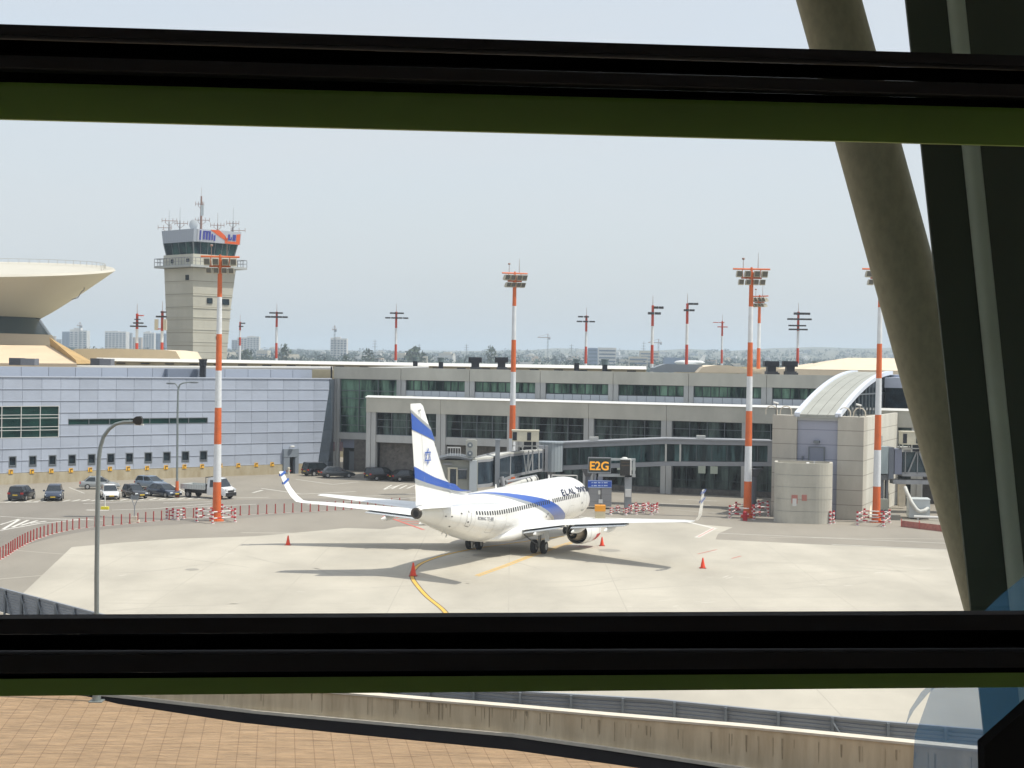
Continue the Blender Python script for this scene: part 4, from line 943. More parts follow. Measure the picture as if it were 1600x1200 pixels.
# ================================================================ floodlight masts
morg = mat('mast_orange', (.62, .13, .03), .55, noise=1.5, amt=.1); mmw = mat('mast_white', (.66, .68, .70), .5, noise=1.5, amt=.08)
mred_ = mat('far_mast_red', (.50, .06, .03), .6); mfl = mat('floodlight_cream', (.50, .47, .38), .5); mflk = mat('floodlight_glass', (.12, .12, .11), .3); mdk = mat('floodlight_dark', (.035, .035, .04), .6)
def mast(u, vb, vt, Y, bands, lab, tilt=0, tw=44, yaw=0, r0=.42, r1=.2, top='o'):
    """bands: rows (photo px) where colours change, from the top down"""
    b = D(u, vb, Y); b.z = 0; t = thing('floodlight_mast', lab, 'floodlight mast', b, 0, 'orange and white floodlight masts round the stand')
    zs = [D(u, v, Y).z for v in bands]; zt = zs[0]; colr = top
    for i in range(len(zs) - 1):
        z1, z0 = zs[i], max(0, zs[i + 1]); f1, f0 = z1 / zt, z0 / zt
        m = MB(); m.tube((0, 0, z0), (0, 0, z1), r0 + (r1 - r0) * f0, r0 + (r1 - r0) * f1, 14); obj('pole_section', m, morg if colr == 'o' else mmw, t, smooth=True); colr = 'w' if colr == 'o' else 'o'
    k = Y / FPX; c, s = math.cos(yaw), math.sin(yaw)
    def rot(x, y, z): return (x * c - y * s, x * s + y * c, z)
    w = tw * k / 2
    m = MB(); m.tube(rot(-w, 0, zt + .3), rot(w, 0, zt + .3), .1, .1, 6); m.tube(rot(-w * .55, 0, zt - .62), rot(w * .55, 0, zt - .62), .09, .09, 6)
    m.tube((0, 0, zt), (0, 0, zt + .5), .14, .1, 6); 
    for x in (-w * .5, w * .5): m.tube(rot(x, 0, zt + .3), rot(x * .9, 0, zt - .62), .05, .05, 5)
    obj('cross_arm', m, morg, t)
    for row, (n, dz, ww, lw) in enumerate(((4, -.22, .66, .3), (4, -1.05, .56, .26))):
        for i in range(n):
            x = w * ww * (-1, -.33, .42, 1.05)[i]; 
            m = MB(); q = []
            for (yy, hh) in ((-.45, lw), (-.15, lw * 1.1), (.3, .18)): q.append([rot(x + a * lw, yy - b_ * .18, zt + dz + b_ * hh) for a, b_ in ((-1, -1), (1, -1), (1, 1), (-1, 1))])
            m.loft(q); f_ = obj('floodlight', m, mfl, t)
            m = MB(); q = [rot(x + a * lw * .82, -.46 - b_ * .155 - .02, zt + dz + b_ * lw * .8) for a, b_ in ((-1, -1), (1, -1), (1, 1), (-1, 1))]; m.loft([q, [(p[0], p[1] - .02, p[2]) for p in q]]); obj('lens', m, mflk, f_)
    m = MB(); m.tube(rot(-w * .45, 0, zt + .3), rot(-w * .45, 0, zt + 1.25), .035, .03, 5); m.ellipsoid(rot(-w * .45, 0, zt + 1.35), (.16, .16, .13), 8, 5); obj('warning_light', m, mant, t)
    m = MB(); m.tube(rot(w * .35, 0, zt + .3), rot(w * .35, 0, zt + 2.0), .04, .015, 5); obj('lightning_rod', m, mant, t)
    m = MB(); m.tube((0, 0, 0), (0, 0, .12), .7, .7, 14); m.tube((0, 0, .12), (0, 0, .5), .5, .46, 14); obj('base', m, morg, t)
    return t
Y1, Y2, Y3, Y4 = G(337, 814).y, 189.0, G(1164, 809).y, G(1366, 816).y
mast(338.5, 815, 410, Y1, [406, 464, 522, 579, 637, 694, 753, 900], 'orange and white floodlight mast rising in front of the control tower', tw=60, yaw=.1)
mast(798.6, 797, 425, Y2, [431, 478, 531, 581, 633, 685, 740, 900], 'orange and white floodlight mast behind the jet bridge in the middle', tw=42, yaw=.35)
mast(1167.5, 809, 425, Y3, [425, 479, 535, 588, 642, 697, 752, 900], 'orange and white floodlight mast just left of the stair building', tw=58)
mast(1369, 816, 425, Y4, [425, 480, 537, 591, 648, 703, 760, 900], 'orange and white floodlight mast at the right corner of the stair building', tw=58)
mast(1184.5, 600, 465, 246, [466, 505, 544, 583, 640], 'smaller orange and white floodlight mast close behind the tall right one', tw=36, yaw=-.9)
def farmast(u, Y, bands, bars, lab, red=mred_, thin=.24):
    b = D(u, 600, Y); b.z = 0; t = thing('apron_light_mast', lab, 'light mast', b, 0, 'distant red and white light masts'); zs = [D(u, v, Y).z for v in bands]; zs[-1] = 0; k = Y / FPX; zt = zs[0]
    for i in range(len(zs) - 1):
        m = MB(); m.tube((0, 0, zs[i + 1]), (0, 0, zs[i]), thin * (1.5 - .5 * zs[i + 1] / zt), thin * (1.5 - .5 * zs[i] / zt), 8); obj('pole_section', m, red if i % 2 == 0 else mmw, t)
    for (v, ul_, ur_, th, dark) in bars:
        z = D(u, v, Y).z; x0, x1 = (ul_ - u) * k, (ur_ - u) * k; m = MB(); n = max(2, int((x1 - x0) / 1.1))
        sl = (x1 - x0) * .012
        for i in range(n):
            a, c = x0 + (x1 - x0) * (i + .06) / n, x0 + (x1 - x0) * (i + .94) / n; m.box(a, c, -.5, .4, z - th * k / 2, z + th * k / 2)
        obj('lamp_bar', m, mdk if dark else mred_, t)
    m = MB(); m.tube((0, 0, zt), (0, 0, zt + 1.8), .06, .03, 5); obj('lightning_rod', m, mant, t)
    return t
farmast(431, 364, [487, 511, 536, 560, 600], [(489, 419, 441, 2.2, 1), (495.3, 413, 448.5, 2.6, 1)], 'distant light mast with two rows of dark lamps above the left end of the terminal')
farmast(617.6, 364, [487, 512.5, 538, 563, 600], [(489.3, 607, 630, 2.2, 1), (496.8, 600, 637, 2.2, 1)], 'distant light mast with two broken rows of lamps left of the central floodlight mast')
farmast(914.6, 364, [493, 518, 541.5, 568, 600], [(495, 901, 919, 2.2, 1), (502.4, 899, 928.5, 2.2, 1)], 'distant light mast with lamps set off to the left right of the central floodlight mast')
farmast(1018, 303, [477, 509.5, 539, 568.5, 620], [(480.5, 1019, 1035, 3.6, 1), (489.6, 1010, 1031, 3.6, 1)], 'left of two close light masts with short lamp rows in the middle distance')
farmast(1072, 303, [474, 506, 538.5, 571, 620], [(474.7, 1073, 1089, 3, 1), (484.7, 1066, 1083.5, 3, 1)], 'right of two close light masts with tilted short lamp rows')
farmast(1127, 430, [502, 525, 546.5, 568, 600], [(504, 1112, 1130.5, 1, 0), (510.8, 1119, 1135.5, 1.4, 0)], 'small distant light mast with thin red crossbars')
farmast(1245.5, 337, [487, 517, 544, 568, 600], [(490, 1238, 1264, 3.4, 1), (498.7, 1228, 1266.5, 2.6, 1), (508.8, 1230, 1258, 2.2, 1), (514.8, 1230.5, 1260.5, 2.4, 1)], 'light mast with four tiers of dark lamps above the right end of the terminal')
farmast(213, 300, [490, 514, 536, 558, 600], [(493, 213, 223, 1.5, 0), (499, 209, 218, 1.2, 1), (504.7, 207, 223, 2.2, 1), (509.8, 202, 228.5, 2.2, 1)], 'red light mast with four small lamp rows between the domed hall and the control tower')
t = farmast(252.3, 296, [486, 517, 535, 558, 600], [(487.6, 250, 258.5, 2, 1), (494.8, 242.5, 259, 2.6, 1), (514, 243, 256, 1.6, 0)], 'red mast with pale box antennas at the left edge of the control tower')
m = MB(); k = 296 / FPX
for x in (-11, 2.5): 
    z = D(252, 516, 296).z; m.box(x * k, (x + 5) * k, -.6, 0, z, z + 17 * k)
obj('panel_antenna', m, mat('radome_cream', (.5, .47, .38), .6), t)
farmast(374, 420, [503, 516, 527, 540, 600], [(505, 374, 382, 1.8, 1), (510, 372, 379, 1.6, 1)], 'thin light mast right of the control tower behind the striped mast')
# double-arm street lamp behind the parked cars
p = G(276.5, 777); T = thing('street_lamp', 'thin two-armed street lamp with orange foot among the parked cars', 'street lamp', p)
Yl = p.y; m = MB(); q = [p] + [D(u, v, Yl) for u, v in ((277.5, 640), (278.3, 608), (281, 601), (286, 598.5), (296, 597), (304, 597))]
for i in range(len(q) - 1): m.tube(q[i], q[i + 1], .13 - .014 * i, .13 - .014 * (i + 1), 8)
q = [D(u, v, Yl) for u, v in ((278.3, 606), (275, 600.5), (270, 599), (266, 599))]; m.path(q, .06, 6)
obj('pole', m, mlamp, T, world=True)
for u, v in ((303, 597.5), (267, 599)):
    m = MB(); c = D(u, v, Yl); m.ellipsoid(c, (.55, .2, .12), 8, 5); obj('lamp_head', m, mfr, T, world=True)
m = MB(); m.tube(p, p + Vector((0, 0, 1.0)), .22, .2, 10); obj('foot', m, morg, T, world=True)
m = MB(); m.tube(p + Vector((0, 0, 1.0)), p + Vector((0, 0, 1.8)), .19, .17, 10); obj('sleeve', m, morg, T, world=True)

# ================================================================ the aircraft
AX, AY, AH = -.2548, 135.485, .35935
AC = thing('airliner', 'white twin-engine airliner with blue stripes and a blue star on its tail', 'aircraft', (AX, AY, 0), R(90) - AH)
S = [(0, 2.82, 2.7, .03), (.15, 3.05, 2.42, .30), (.5, 3.4, 2.12, .70), (1, 3.75, 1.9, 1.08), (1.6, 4.15, 1.72, 1.36), (2.2, 4.6, 1.58, 1.56), (3, 4.98, 1.46, 1.73), (4, 5.22, 1.4, 1.83), (5, 5.32, 1.38, 1.84), (6, 5.37, 1.36, 1.87), (8, 5.38, 1.36, 1.88), (12, 5.38, 1.36, 1.88), (24, 5.38, 1.36, 1.88), (26, 5.38, 1.42, 1.88), (28, 5.38, 1.68, 1.87), (30, 5.38, 2.1, 1.80), (32, 5.36, 2.6, 1.65), (34, 5.32, 3.12, 1.40), (35.5, 5.28, 3.5, 1.12), (36.7, 5.22, 3.85, .82), (37.6, 5.12, 4.1, .58), (38.02, 5.05, 4.22, .46)]
def fint(s):
    s = max(0, min(38.02, s))
    for i in range(len(S) - 1):
        if s <= S[i + 1][0]:
            k = (s - S[i][0]) / (S[i + 1][0] - S[i][0]); return [S[i][j] + (S[i + 1][j] - S[i][j]) * k for j in (1, 2, 3)]
    return list(S[-1][1:])
def F(s, ph, off=0.0, side=-1):        # ph degrees above the widest line, side -1 right, +1 left
    t_, b_, w = fint(s); zc = (t_ + b_) / 2; r = (t_ - b_) / 2; c, s_ = math.cos(R(ph)), math.sin(R(ph))
    return (19.6 - s, side * (w + off) * c, zc + (r + off) * s_)
mac = mat('aircraft_white', (.80, .80, .78), .28, noise=.5, amt=.03, coat=.3)
macg = mat('aircraft_belly', (.62, .61, .56), .4, noise=.8, amt=.06)
mblu = mat('livery_blue', (.022, .095, .42), .3, coat=.3); mslv = mat('livery_silver', (.42, .44, .45), .35, .4)
mwin = mat('cabin_window', (.03, .035, .045), .15); mtyre = mat('tyre_rubber', (.018, .018, .02), .85); mrim = mat('wheel_hub', (.42, .42, .42), .4, .5); mstl = mat('gear_steel', (.28, .29, .30), .4, .6)
fs = sorted(set([x[0] for x in S] + [7, 9, 10, 14, 16, 18, 20, 22, 25, 27, 29, 31, 33, 35]))
rg = []
for s in fs: rg.append([F(s, 90 - 360 * i / 56 if i <= 28 else 90 - 360 * i / 56, 0, -1) for i in range(56)])
m = MB(); m.loft(rg); obj('fuselage', m, mac, AC, smooth=True)
m = MB(); m.loft([[F(38.02, 90 - 15 * i) for i in range(24)], [tuple([19.6 - 38.12, F(38.02, 90 - 15 * i, -.07)[1], F(38.02, 90 - 15 * i, -.07)[2]]) for i in range(24)]]); obj('exhaust_ring', m, mat('apu_metal', (.10, .09, .08), .4, .6), AC)
m = MB(); m.loft([[(19.6 - 38.13, .22 * math.cos(R(30 * i)), 4.62 + .26 * math.sin(R(30 * i))) for i in range(12)], [(19.6 - 38.16, .2 * math.cos(R(30 * i)), 4.62 + .24 * math.sin(R(30 * i))) for i in range(12)]]); obj('exhaust_outlet', m, mtyre, AC)
# wing-body fairing
m = MB(); rg = []
for s, hw, zt_, zb_ in ((12.2, .6, 1.9, 1.5), (13.2, 1.5, 2.2, 1.2), (15, 1.98, 2.45, 1.06), (18, 2.1, 2.5, 1.02), (20.5, 2.08, 2.45, 1.02), (22.5, 1.8, 2.3, 1.1), (24.5, 1.2, 2.0, 1.28), (26, .5, 1.8, 1.42)):
    rg.append([(19.6 - s, hw * math.copysign(abs(math.cos(a)) ** .6, math.cos(a)), (zt_ + zb_) / 2 + (zt_ - zb_) / 2 * math.copysign(abs(math.sin(a)) ** .7, math.sin(a))) for a in (2 * math.pi * i / 24 for i in range(24))])
m.loft(rg); obj('belly_fairing', m, mac, AC, smooth=True)
def patch(mb, s_lo, s_hi, lo, hi, side, off=.012, n=48, k=8):
    """strip on the fuselage between two curves ph(t)"""
    for i in range(n):
        for j in range(k):
            q = []
            for a, b in ((i, j), (i + 1, j), (i + 1, j + 1), (i, j + 1)):
                t_ = a / n; sl, pl_ = lo(t_); sh_, ph_ = hi(t_); f_ = b / k; q.append(F(sl + (sh_ - sl) * f_, pl_ + (ph_ - pl_) * f_, off, side))
            mb.poly(q)
def poly_curve(pts):
    def f_(t_):
        x = t_ * (len(pts) - 1); i = min(int(x), len(pts) - 2); k = x - i; return pts[i][0] + (pts[i + 1][0] - pts[i][0]) * k, pts[i][1] + (pts[i + 1][1] - pts[i][1]) * k
    return f_
up_c = [(28.6, 84), (26.0, 78), (23.5, 63), (21.0, 49), (18.3, 36), (15.8, 24), (13.8, 12), (12.2, -1), (10.9, -14), (9.6, -28), (8.6, -44), (8.0, -60)]
lo_c = [(28.8, 82), (26.4, 73), (24.3, 57), (22.2, 42), (20.2, 29), (18.2, 17), (16.4, 5), (14.9, -7), (13.6, -19), (12.4, -32), (11.4, -46), (10.8, -60)]
lo_s = [(29.0, 80), (26.8, 71), (24.8, 54), (22.8, 39), (20.9, 25), (18.9, 13), (17.1, 1), (15.5, -11), (14.1, -23), (12.8, -36), (11.7, -50), (11.0, -64)]
for side in (-1, 1):
    m = MB(); patch(m, 0, 0, poly_curve(lo_c), poly_curve(up_c), side); obj('blue_stripe', m, mblu, AC)
    m = MB(); patch(m, 0, 0, poly_curve(lo_s), poly_curve(lo_c), side, .010, k=2); obj('silver_stripe', m, mslv, AC)
def fquad(mb, s0, s1, p0, p1, side, off=.02, n=3):
    for i in range(n):
        a, b = p0 + (p1 - p0) * i / n, p0 + (p1 - p0) * (i + 1) / n; mb.poly([F(s0, a, off, side), F(s1, a, off, side), F(s1, b, off, side), F(s0, b, off, side)])
for side in (-1, 1):
    s = 6.1
    while s < 30.6:
        if not (13.6 < s < 14.0):
            m = MB(); fquad(m, s, s + .24, 7.5, 17.5, side); obj('cabin_window', m, mwin, AC)
        s += .508
    for s in (15.6, 16.6, 17.6):        # over-wing exit sparkle outlines
        pass
    m = MB(); fquad(m, 2.45, 3.05, 22, 36, side); fquad(m, 3.1, 3.7, 22, 36, side); obj('cockpit_window', m, mwin, AC)
mseam = mat('panel_seam', (.30, .30, .29), .6)
def outline(s0, s1, p0, p1, side, w=.035):
    m = MB(); fquad(m, s0, s0 + w, p0, p1, side, .016, 8); fquad(m, s1 - w, s1, p0, p1, side, .016, 8); fquad(m, s0, s1, p0, p0 + w * 28, side, .016, 1); fquad(m, s0, s1, p1 - w * 28, p1, side, .016, 1); return m
for side in (-1, 1):
    for s0, s1, lab in ((4.0, 4.85, 0), (31.55, 32.3, 1)):
        m = outline(s0, s1, -32, 27, side); fquad(m, s0 + .1, s1 - .1, -33.5, -31.5, side, .03, 1); fquad(m, s0 + .28, s0 + .5, 12, 19, side, .02, 1); obj('door', m, mseam, AC)
m = outline(27.2, 28.4, -38, -8, -1, .02); obj('cargo_door', m, mseam, AC)
m = outline(7.6, 8.9, -40, -10, -1, .02); obj('cargo_door', m, mseam, AC)
# static ports, drains and small marks
m = MB()
for s, ph in ((34.4, -8), (33.9, -52), (33.0, 6), (1.4, -25), (2.5, -32), (5.2, -12), (35.2, -10), (31.9, -20), (14.4, -20), (14.6, -26)): fquad(m, s, s + .22, ph, ph + 5, -1, .022, 1)
obj('service_mark', m, mat('mark_dark', (.08, .08, .085), .6), AC)
m = MB()
for s in (5.6, 8.9, 12.0, 24.6, 27.0, 30.9, 33.2, 35.6):
    for side in (-1, 1): fquad(m, s, s + .03, -70, 88, side, .008, 24)
obj('fuselage_seam', m, mat('faint_seam', (.55, .55, .53), .5), AC)
# lettering: angular strokes on the nose, small type line at the rear
mtxt = mat('lettering_navy', (.012, .018, .06), .4)
def stroke(mb, s, ph, x0, y0, x1, y1, w, k, side):
    """stroke in letter space (x to the nose, y up) -> fuselage"""
    n = 3; dx, dy = x1 - x0, y1 - y0; L_ = math.hypot(dx, dy); nx, ny = -dy / L_ * w / 2, dx / L_ * w / 2
    def P_(x, y): return F(s - x * (1 if side < 0 else -1), ph + y * k, .018, side)
    for i in range(n):
        a, b = i / n, (i + 1) / n; mb.poly([P_(x0 + dx * a - nx, y0 + dy * a - ny), P_(x0 + dx * b - nx, y0 + dy * b - ny), P_(x0 + dx * b + nx, y0 + dy * b + ny), P_(x0 + dx * a + nx, y0 + dy * a + ny)])
GL = {'E': [(0, 0, 0, 1), (0, 1, .7, 1), (0, .5, .6, .5), (0, 0, .7, 0)], 'L': [(0, 1, 0, 0), (0, 0, .7, 0)], 'A': [(0, 0, .4, 1), (.4, 1, .8, 0)], 'a': [(0, 1, .75, 0), (.1, 0, .3, .55), (.75, 1, .5, .45)], 'l': [(.1, 1.25, .1, .8), (.1, .8, .65, .8), (.65, .8, .4, 0)], 'v': [(0, 1, .35, .05), (.75, 1, .55, .3), (.55, .3, 0, 0)]}
for side in (-1, 1):
    m = MB(); x = 0; seq = 'ELAL' 
    for ch in seq:
        for g_ in GL[ch]: stroke(m, 10.5 if side < 0 else 3.9, 19.5, x + g_[0] * .86, g_[1], x + g_[2] * .86, g_[3], .28, 14.5, side)
        x += .92 if ch != 'A' else 1.0
    x += .25
    for ch in 'lval':
        for g_ in GL[ch]: stroke(m, 10.5 if side < 0 else 3.9, 19.5, x + g_[0] * .86, g_[1], x + g_[2] * .86, g_[3], .28, 14.5, side)
        x += .80
    obj('lettering', m, mtxt, AC)
def text_mesh(txt, size, bold=0.0):
    cu = bpy.data.curves.new('text', 'FONT'); cu.body = txt; cu.size = size; cu.offset = bold; o = bpy.data.objects.new('text', cu); col.objects.link(o)
    dg = bpy.context.evaluated_depsgraph_get(); me = bpy.data.meshes.new_from_object(o.evaluated_get(dg)); vs = [tuple(v.co) for v in me.vertices]; fs_ = [tuple(p.vertices) for p in me.polygons]
    bpy.data.objects.remove(o); bpy.data.meshes.remove(me); return vs, fs_
vs, fs_ = text_mesh('BOEING 737-800', .42); m = MB(); m.v = [F(30.5 - x, -6 + y * 28, .018, -1) for x, y, z in vs]; m.f = fs_; m.m = [0] * len(fs_); obj('type_lettering', m, mtxt, AC)
# wings -----------------------------------------------------------------
def foil(xl, xt, y, z, th, tw=0, n=9):
    """aerofoil ring: leading edge station xl, trailing edge xt"""
    c = xt - xl; pts = []
    for i in range(n + 1):
        f_ = i / n; f_ = f_ * f_; h = th * (2.6 * math.sqrt(max(f_, 0)) * (1 - f_) ** .95) / 1.0; pts.append((19.6 - (xl + c * f_), y, z + h * .62 * c - tw * c * (f_ - .3)))
    for i in range(n - 1, 0, -1):
        f_ = i / n; f_ = f_ * f_; h = th * (2.6 * math.sqrt(max(f_, 0)) * (1 - f_) ** .95); pts.append((19.6 - (xl + c * f_), y, z - h * .38 * c - tw * c * (f_ - .3)))
    return pts
for sd in (-1, 1):
    W_ = [(13.4, 21.2, 1.2, 1.95, .075), (13.9, 21.2, 1.9, 2.0, .07), (16.3, 21.35, 5.6, 2.62, .062), (19.7, 23.0, 11.5, 3.22, .055), (22.2, 24.05, 15.9, 3.58, .05)]
    wl_ = [(22.65, 24.2, 16.6, 3.62, .045), (23.0, 24.35, 17.05, 3.72, .04), (23.4, 24.6, 17.4, 4.15, .035), (24.1, 25.1, 17.65, 4.9, .035), (24.95, 25.65, 17.95, 6.25, .03)]
    m = MB(); m.loft([foil(a, b, sd * y, z, th) for a, b, y, z, th in W_]); wg = obj('wing', m, mat('wing_white', (.74, .74, .73), .45, noise=.6, amt=.04, coat=.2), AC, smooth=True)
    m = MB(); rings = []
    for i, (a, b, y, z, th) in enumerate([W_[-1]] + wl_):
        r_ = foil(a, b, sd * y, z, th)
        if i >= 3:                        # stand the section up
            r_ = [(x, sd * y + sd * -(zz - z) * .9, z + (zz - z) * .25) for x, yy, zz in r_]
        rings.append(r_)
    m.loft(rings); wn_ = obj('winglet', m, mac, wg, smooth=True)
    m = MB()
    for (sA, zA, sB, zB) in ((24.3, 5.5, 25.35, 5.15), (24.66, 6.1, 25.6, 5.85)):
        for o_ in (.075, -.075):
            yy = lambda z: sd * (17.65 + .3 * (z - 4.9) / 1.35) + o_
            m.poly([(19.6 - sA, yy(zA), zA), (19.6 - sB, yy(zB), zB), (19.6 - sB - .02, yy(zB + .18), zB + .18), (19.6 - sA - .05, yy(zA + .18), zA + .18)])
    obj('winglet_stripe', m, mblu, wn_)
    # flap line, drooped trailing-edge flap panels
    m = MB()
    for (y0, y1, a0, a1, b0, b1, z0_, z1_) in ((2.2, 5.3, 20.1, 20.3, 21.7, 21.8, 1.98, 2.5), (6.3, 11.2, 20.6, 22.0, 21.9, 23.2, 2.62, 3.12)):
        m.loft([[(19.6 - a0, sd * y0, z0_ + .02), (19.6 - b0, sd * y0, z0_ - .16), (19.6 - b0, sd * y0, z0_ - .22), (19.6 - a0, sd * y0, z0_ - .2)], [(19.6 - a1, sd * y1, z1_ + .02), (19.6 - b1, sd * y1, z1_ - .12), (19.6 - b1, sd * y1, z1_ - .17), (19.6 - a1, sd * y1, z1_ - .15)]])
    obj('flap', m, mat('flap_grey', (.50, .53, .56), .4), wg)
    for (y, s0_, s1_, z) in ((3.3, 18.9, 22.3, 2.0), (6.6, 19.0, 22.6, 2.38), (9.6, 20.3, 23.5, 2.7)):
        m = MB(); rg = []
        for f_ in (0, .12, .35, .65, .88, 1): 
            rr_ = .23 * math.sin(math.pi * min(1, .08 + f_ * .9)) ** .7; rg.append([(19.6 - (s0_ + (s1_ - s0_) * f_), sd * y + rr_ * .6 * math.cos(R(36 * i)), z - .12 - .06 * f_ + rr_ * 1.15 * math.sin(R(36 * i))) for i in range(10)])
        m.loft(rg); obj('flap_fairing', m, mac, wg, smooth=True)
    # engine
    ey, ez = sd * 4.83, 1.42
    def ring(s, r, ry=1.0, dz=0, fl=0, n=28):
        out = []
        for i in range(n):
            a = 2 * math.pi * i / n; rz_ = r * math.sin(a); 
            if fl and rz_ < 0: rz_ *= (1 - fl)
            out.append((19.6 - s, ey + r * ry * math.cos(a), ez + dz + rz_))
        return out
    m = MB(); m.loft([ring(12.75, .80), ring(12.35, .84, fl=.1), ring(12.2, .92, 1.03, fl=.12), ring(12.3, 1.0, 1.05, fl=.12), ring(12.8, 1.07, 1.05, fl=.12), ring(13.8, 1.1, 1.03, fl=.08), ring(14.9, 1.04, 1.0, fl=.03), ring(15.75, .93), ring(15.72, .89), ring(15.0, .86)], cap=False); nc = obj('engine_nacelle', m, mac, AC, smooth=True)
    m = MB(); m.loft([ring(14.6, .85), ring(14.62, .5)], cap=False); obj('fan_duct', m, mtyre, nc)
    m = MB(); m.loft([ring(14.5, .66), ring(15.6, .66), ring(16.4, .52), ring(16.95, .40), ring(16.93, .37), ring(16.3, .38)], cap=False); obj('core_nozzle', m, mat('hot_metal', (.22, .18, .13), .4, .7), nc, smooth=True)
    m = MB(); m.loft([ring(16.0, .3), ring(16.7, .24), ring(17.3, .12), ring(17.6, .03)]); obj('exhaust_cone', m, mat('cone_metal', (.20, .17, .14), .4, .7), nc, smooth=True)
    m = MB(); m.loft([ring(13.0, .84), ring(13.05, .1)]); obj('fan', m, mtyre, nc)
    m = MB(); m.loft([ring(12.55, 1.055, 1.05, fl=.12)[15:27], ring(13.2, 1.105, 1.05, fl=.11)[15:27], ring(13.7, 1.115, 1.04, fl=.09)[15:27]], closed=False); obj('red_streamer', m, mat('cover_red', (.6, .02, .02), .6), nc, label='red covering along the underside of the engine intake')
    m = MB(); m.loft([[(19.6 - s, ey + o_ * w, z) for o_, z in ((-1, zb_), (1, zb_), (1, zt_), (-1, zt_))] for s, w, zb_, zt_ in ((13.2, .06, 2.3, 2.42), (14.4, .15, 2.3, 2.5), (16.4, .2, 2.1, 2.6), (18.4, .08, 2.3, 2.5))]); obj('pylon', m, mac, nc, smooth=False)
    m = MB()
    for s, r_ in ((14.95, 1.045), (13.05, 1.095)): m.loft([ring(s, r_ + .012, 1.0 if s > 14 else 1.05, fl=.03 if s > 14 else .11), ring(s + .04, r_ + .012, 1.0 if s > 14 else 1.05, fl=.03 if s > 14 else .11)], cap=False)
    obj('nacelle_seam', m, mseam, nc)
    # main gear
    gy = sd * 2.86; m = MB(); m.tube((0, gy, .56), (-.1, gy + sd * .12, 2.1), .11, .15, 12); m.tube((0, gy, .56), (-1.6, gy - sd * 1.1, 1.9), .06, .06, 8); m.tube((.05, gy, .9), (1.0, gy - sd * .3, 1.9), .06, .06, 8); m.tube((.0, gy - .6, .56), (0, gy + .6, .56), .09, .09, 10); m.tube((.12, gy, .7), (.22, gy, 1.2), .04, .04, 6); m.tube((.22, gy, 1.2), (.1, gy, 1.6), .04, .04, 6)
    gr_ = obj('landing_gear', m, mstl, AC)
    m = MB(); m.hexa([(-.5, gy + sd * .7, 1.0), (.5, gy + sd * .7, 1.0), (.45, gy + sd * .55, 2.0), (-.45, gy + sd * .55, 2.0), (-.5, gy + sd * .73, 1.0), (.5, gy + sd * .73, 1.0), (.45, gy + sd * .58, 2.0), (-.45, gy + sd * .58, 2.0)]); obj('gear_door', m, mac, gr_)
    for wy in (-.43, .43):
        m = MB(); rr_ = .565
        m.loft([[(r_ * math.cos(R(15 * i)), gy + wy + dy, rr_ + r_ * math.sin(R(15 * i))) for i in range(24)] for dy, r_ in ((-.2, .3), (-.2, .46), (-.15, .545), (-.06, .565), (.06, .565), (.15, .545), (.2, .46), (.2, .3))]); wh = obj('wheel', m, mtyre, gr_, smooth=True)
    m = MB()
    for wy in (-.43, .43):
        for dy in (-.205, .205): m.tube((0, gy + wy + dy - .01, .565), (0, gy + wy + dy + .01, .565), .26, .26, 16)
    obj('wheel_hub', m, mrim, gr_)
# nose gear
m = MB(); m.tube((15.6, 0, .34), (15.75, 0, 1.6), .07, .09, 10); m.tube((15.6, -.3, .34), (15.6, .3, .34), .06, .06, 8); m.tube((15.62, 0, .6), (16.8, 0, 1.5), .05, .05, 6); gr_ = obj('nose_gear', m, mstl, AC)
for wy in (-.22, .22):
    m = MB(); m.loft([[(15.6 + r_ * math.cos(R(18 * i)), wy + dy, .345 + r_ * math.sin(R(18 * i))) for i in range(20)] for dy, r_ in ((-.1, .18), (-.1, .28), (-.05, .34), (.05, .34), (.1, .28), (.1, .18))]); obj('wheel', m, mtyre, gr_, smooth=True)
# fin and stabilisers ------------------------------------------------------
FN = [(31.2, 38.15, 5.2), (32.2, 38.2, 6.0), (37.15, 39.35, 12.35), (37.6, 39.35, 12.55)]
def fin_ring(a, b, z, th=.055):
    c = b - a; out = []
    for i in range(9): f_ = (i / 8) ** 1.6; out.append((19.6 - a - c * f_, th * c * 2.2 * math.sqrt(f_) * (1 - f_) ** .9, z))
    for i in range(7, 0, -1): f_ = (i / 8) ** 1.6; out.append((19.6 - a - c * f_, -th * c * 2.2 * math.sqrt(f_) * (1 - f_) ** .9, z))
    return out
m = MB(); m.loft([fin_ring(*q) for q in FN]); FI = obj('tail_fin', m, mac, AC, smooth=True)
m = MB(); m.loft([[(19.6 - s, -w, 5.25), (19.6 - s, w, 5.25), (19.6 - s, .01, zt_), (19.6 - s, -.01, zt_)] for s, w, zt_ in ((27.8, .02, 5.36), (29.5, .08, 5.62), (31.2, .14, 6.0), (32.6, .2, 6.75), (33.2, .2, 7.1), (34.0, .15, 7.6))]); obj('dorsal_fin', m, mac, FI)
def finx(z):                              # leading, trailing edge stations
    if z < 7.1: le = 29.5 + (z - 5.6) / (7.1 - 5.6) * (33.05 - 29.5) if z > 5.6 else 28.0
    else: le = 33.05 + (z - 7.1) / (12.35 - 7.1) * (37.15 - 33.05)
    te = 38.17 + (z - 5.5) / (12.35 - 5.5) * (39.35 - 38.17); return le, te
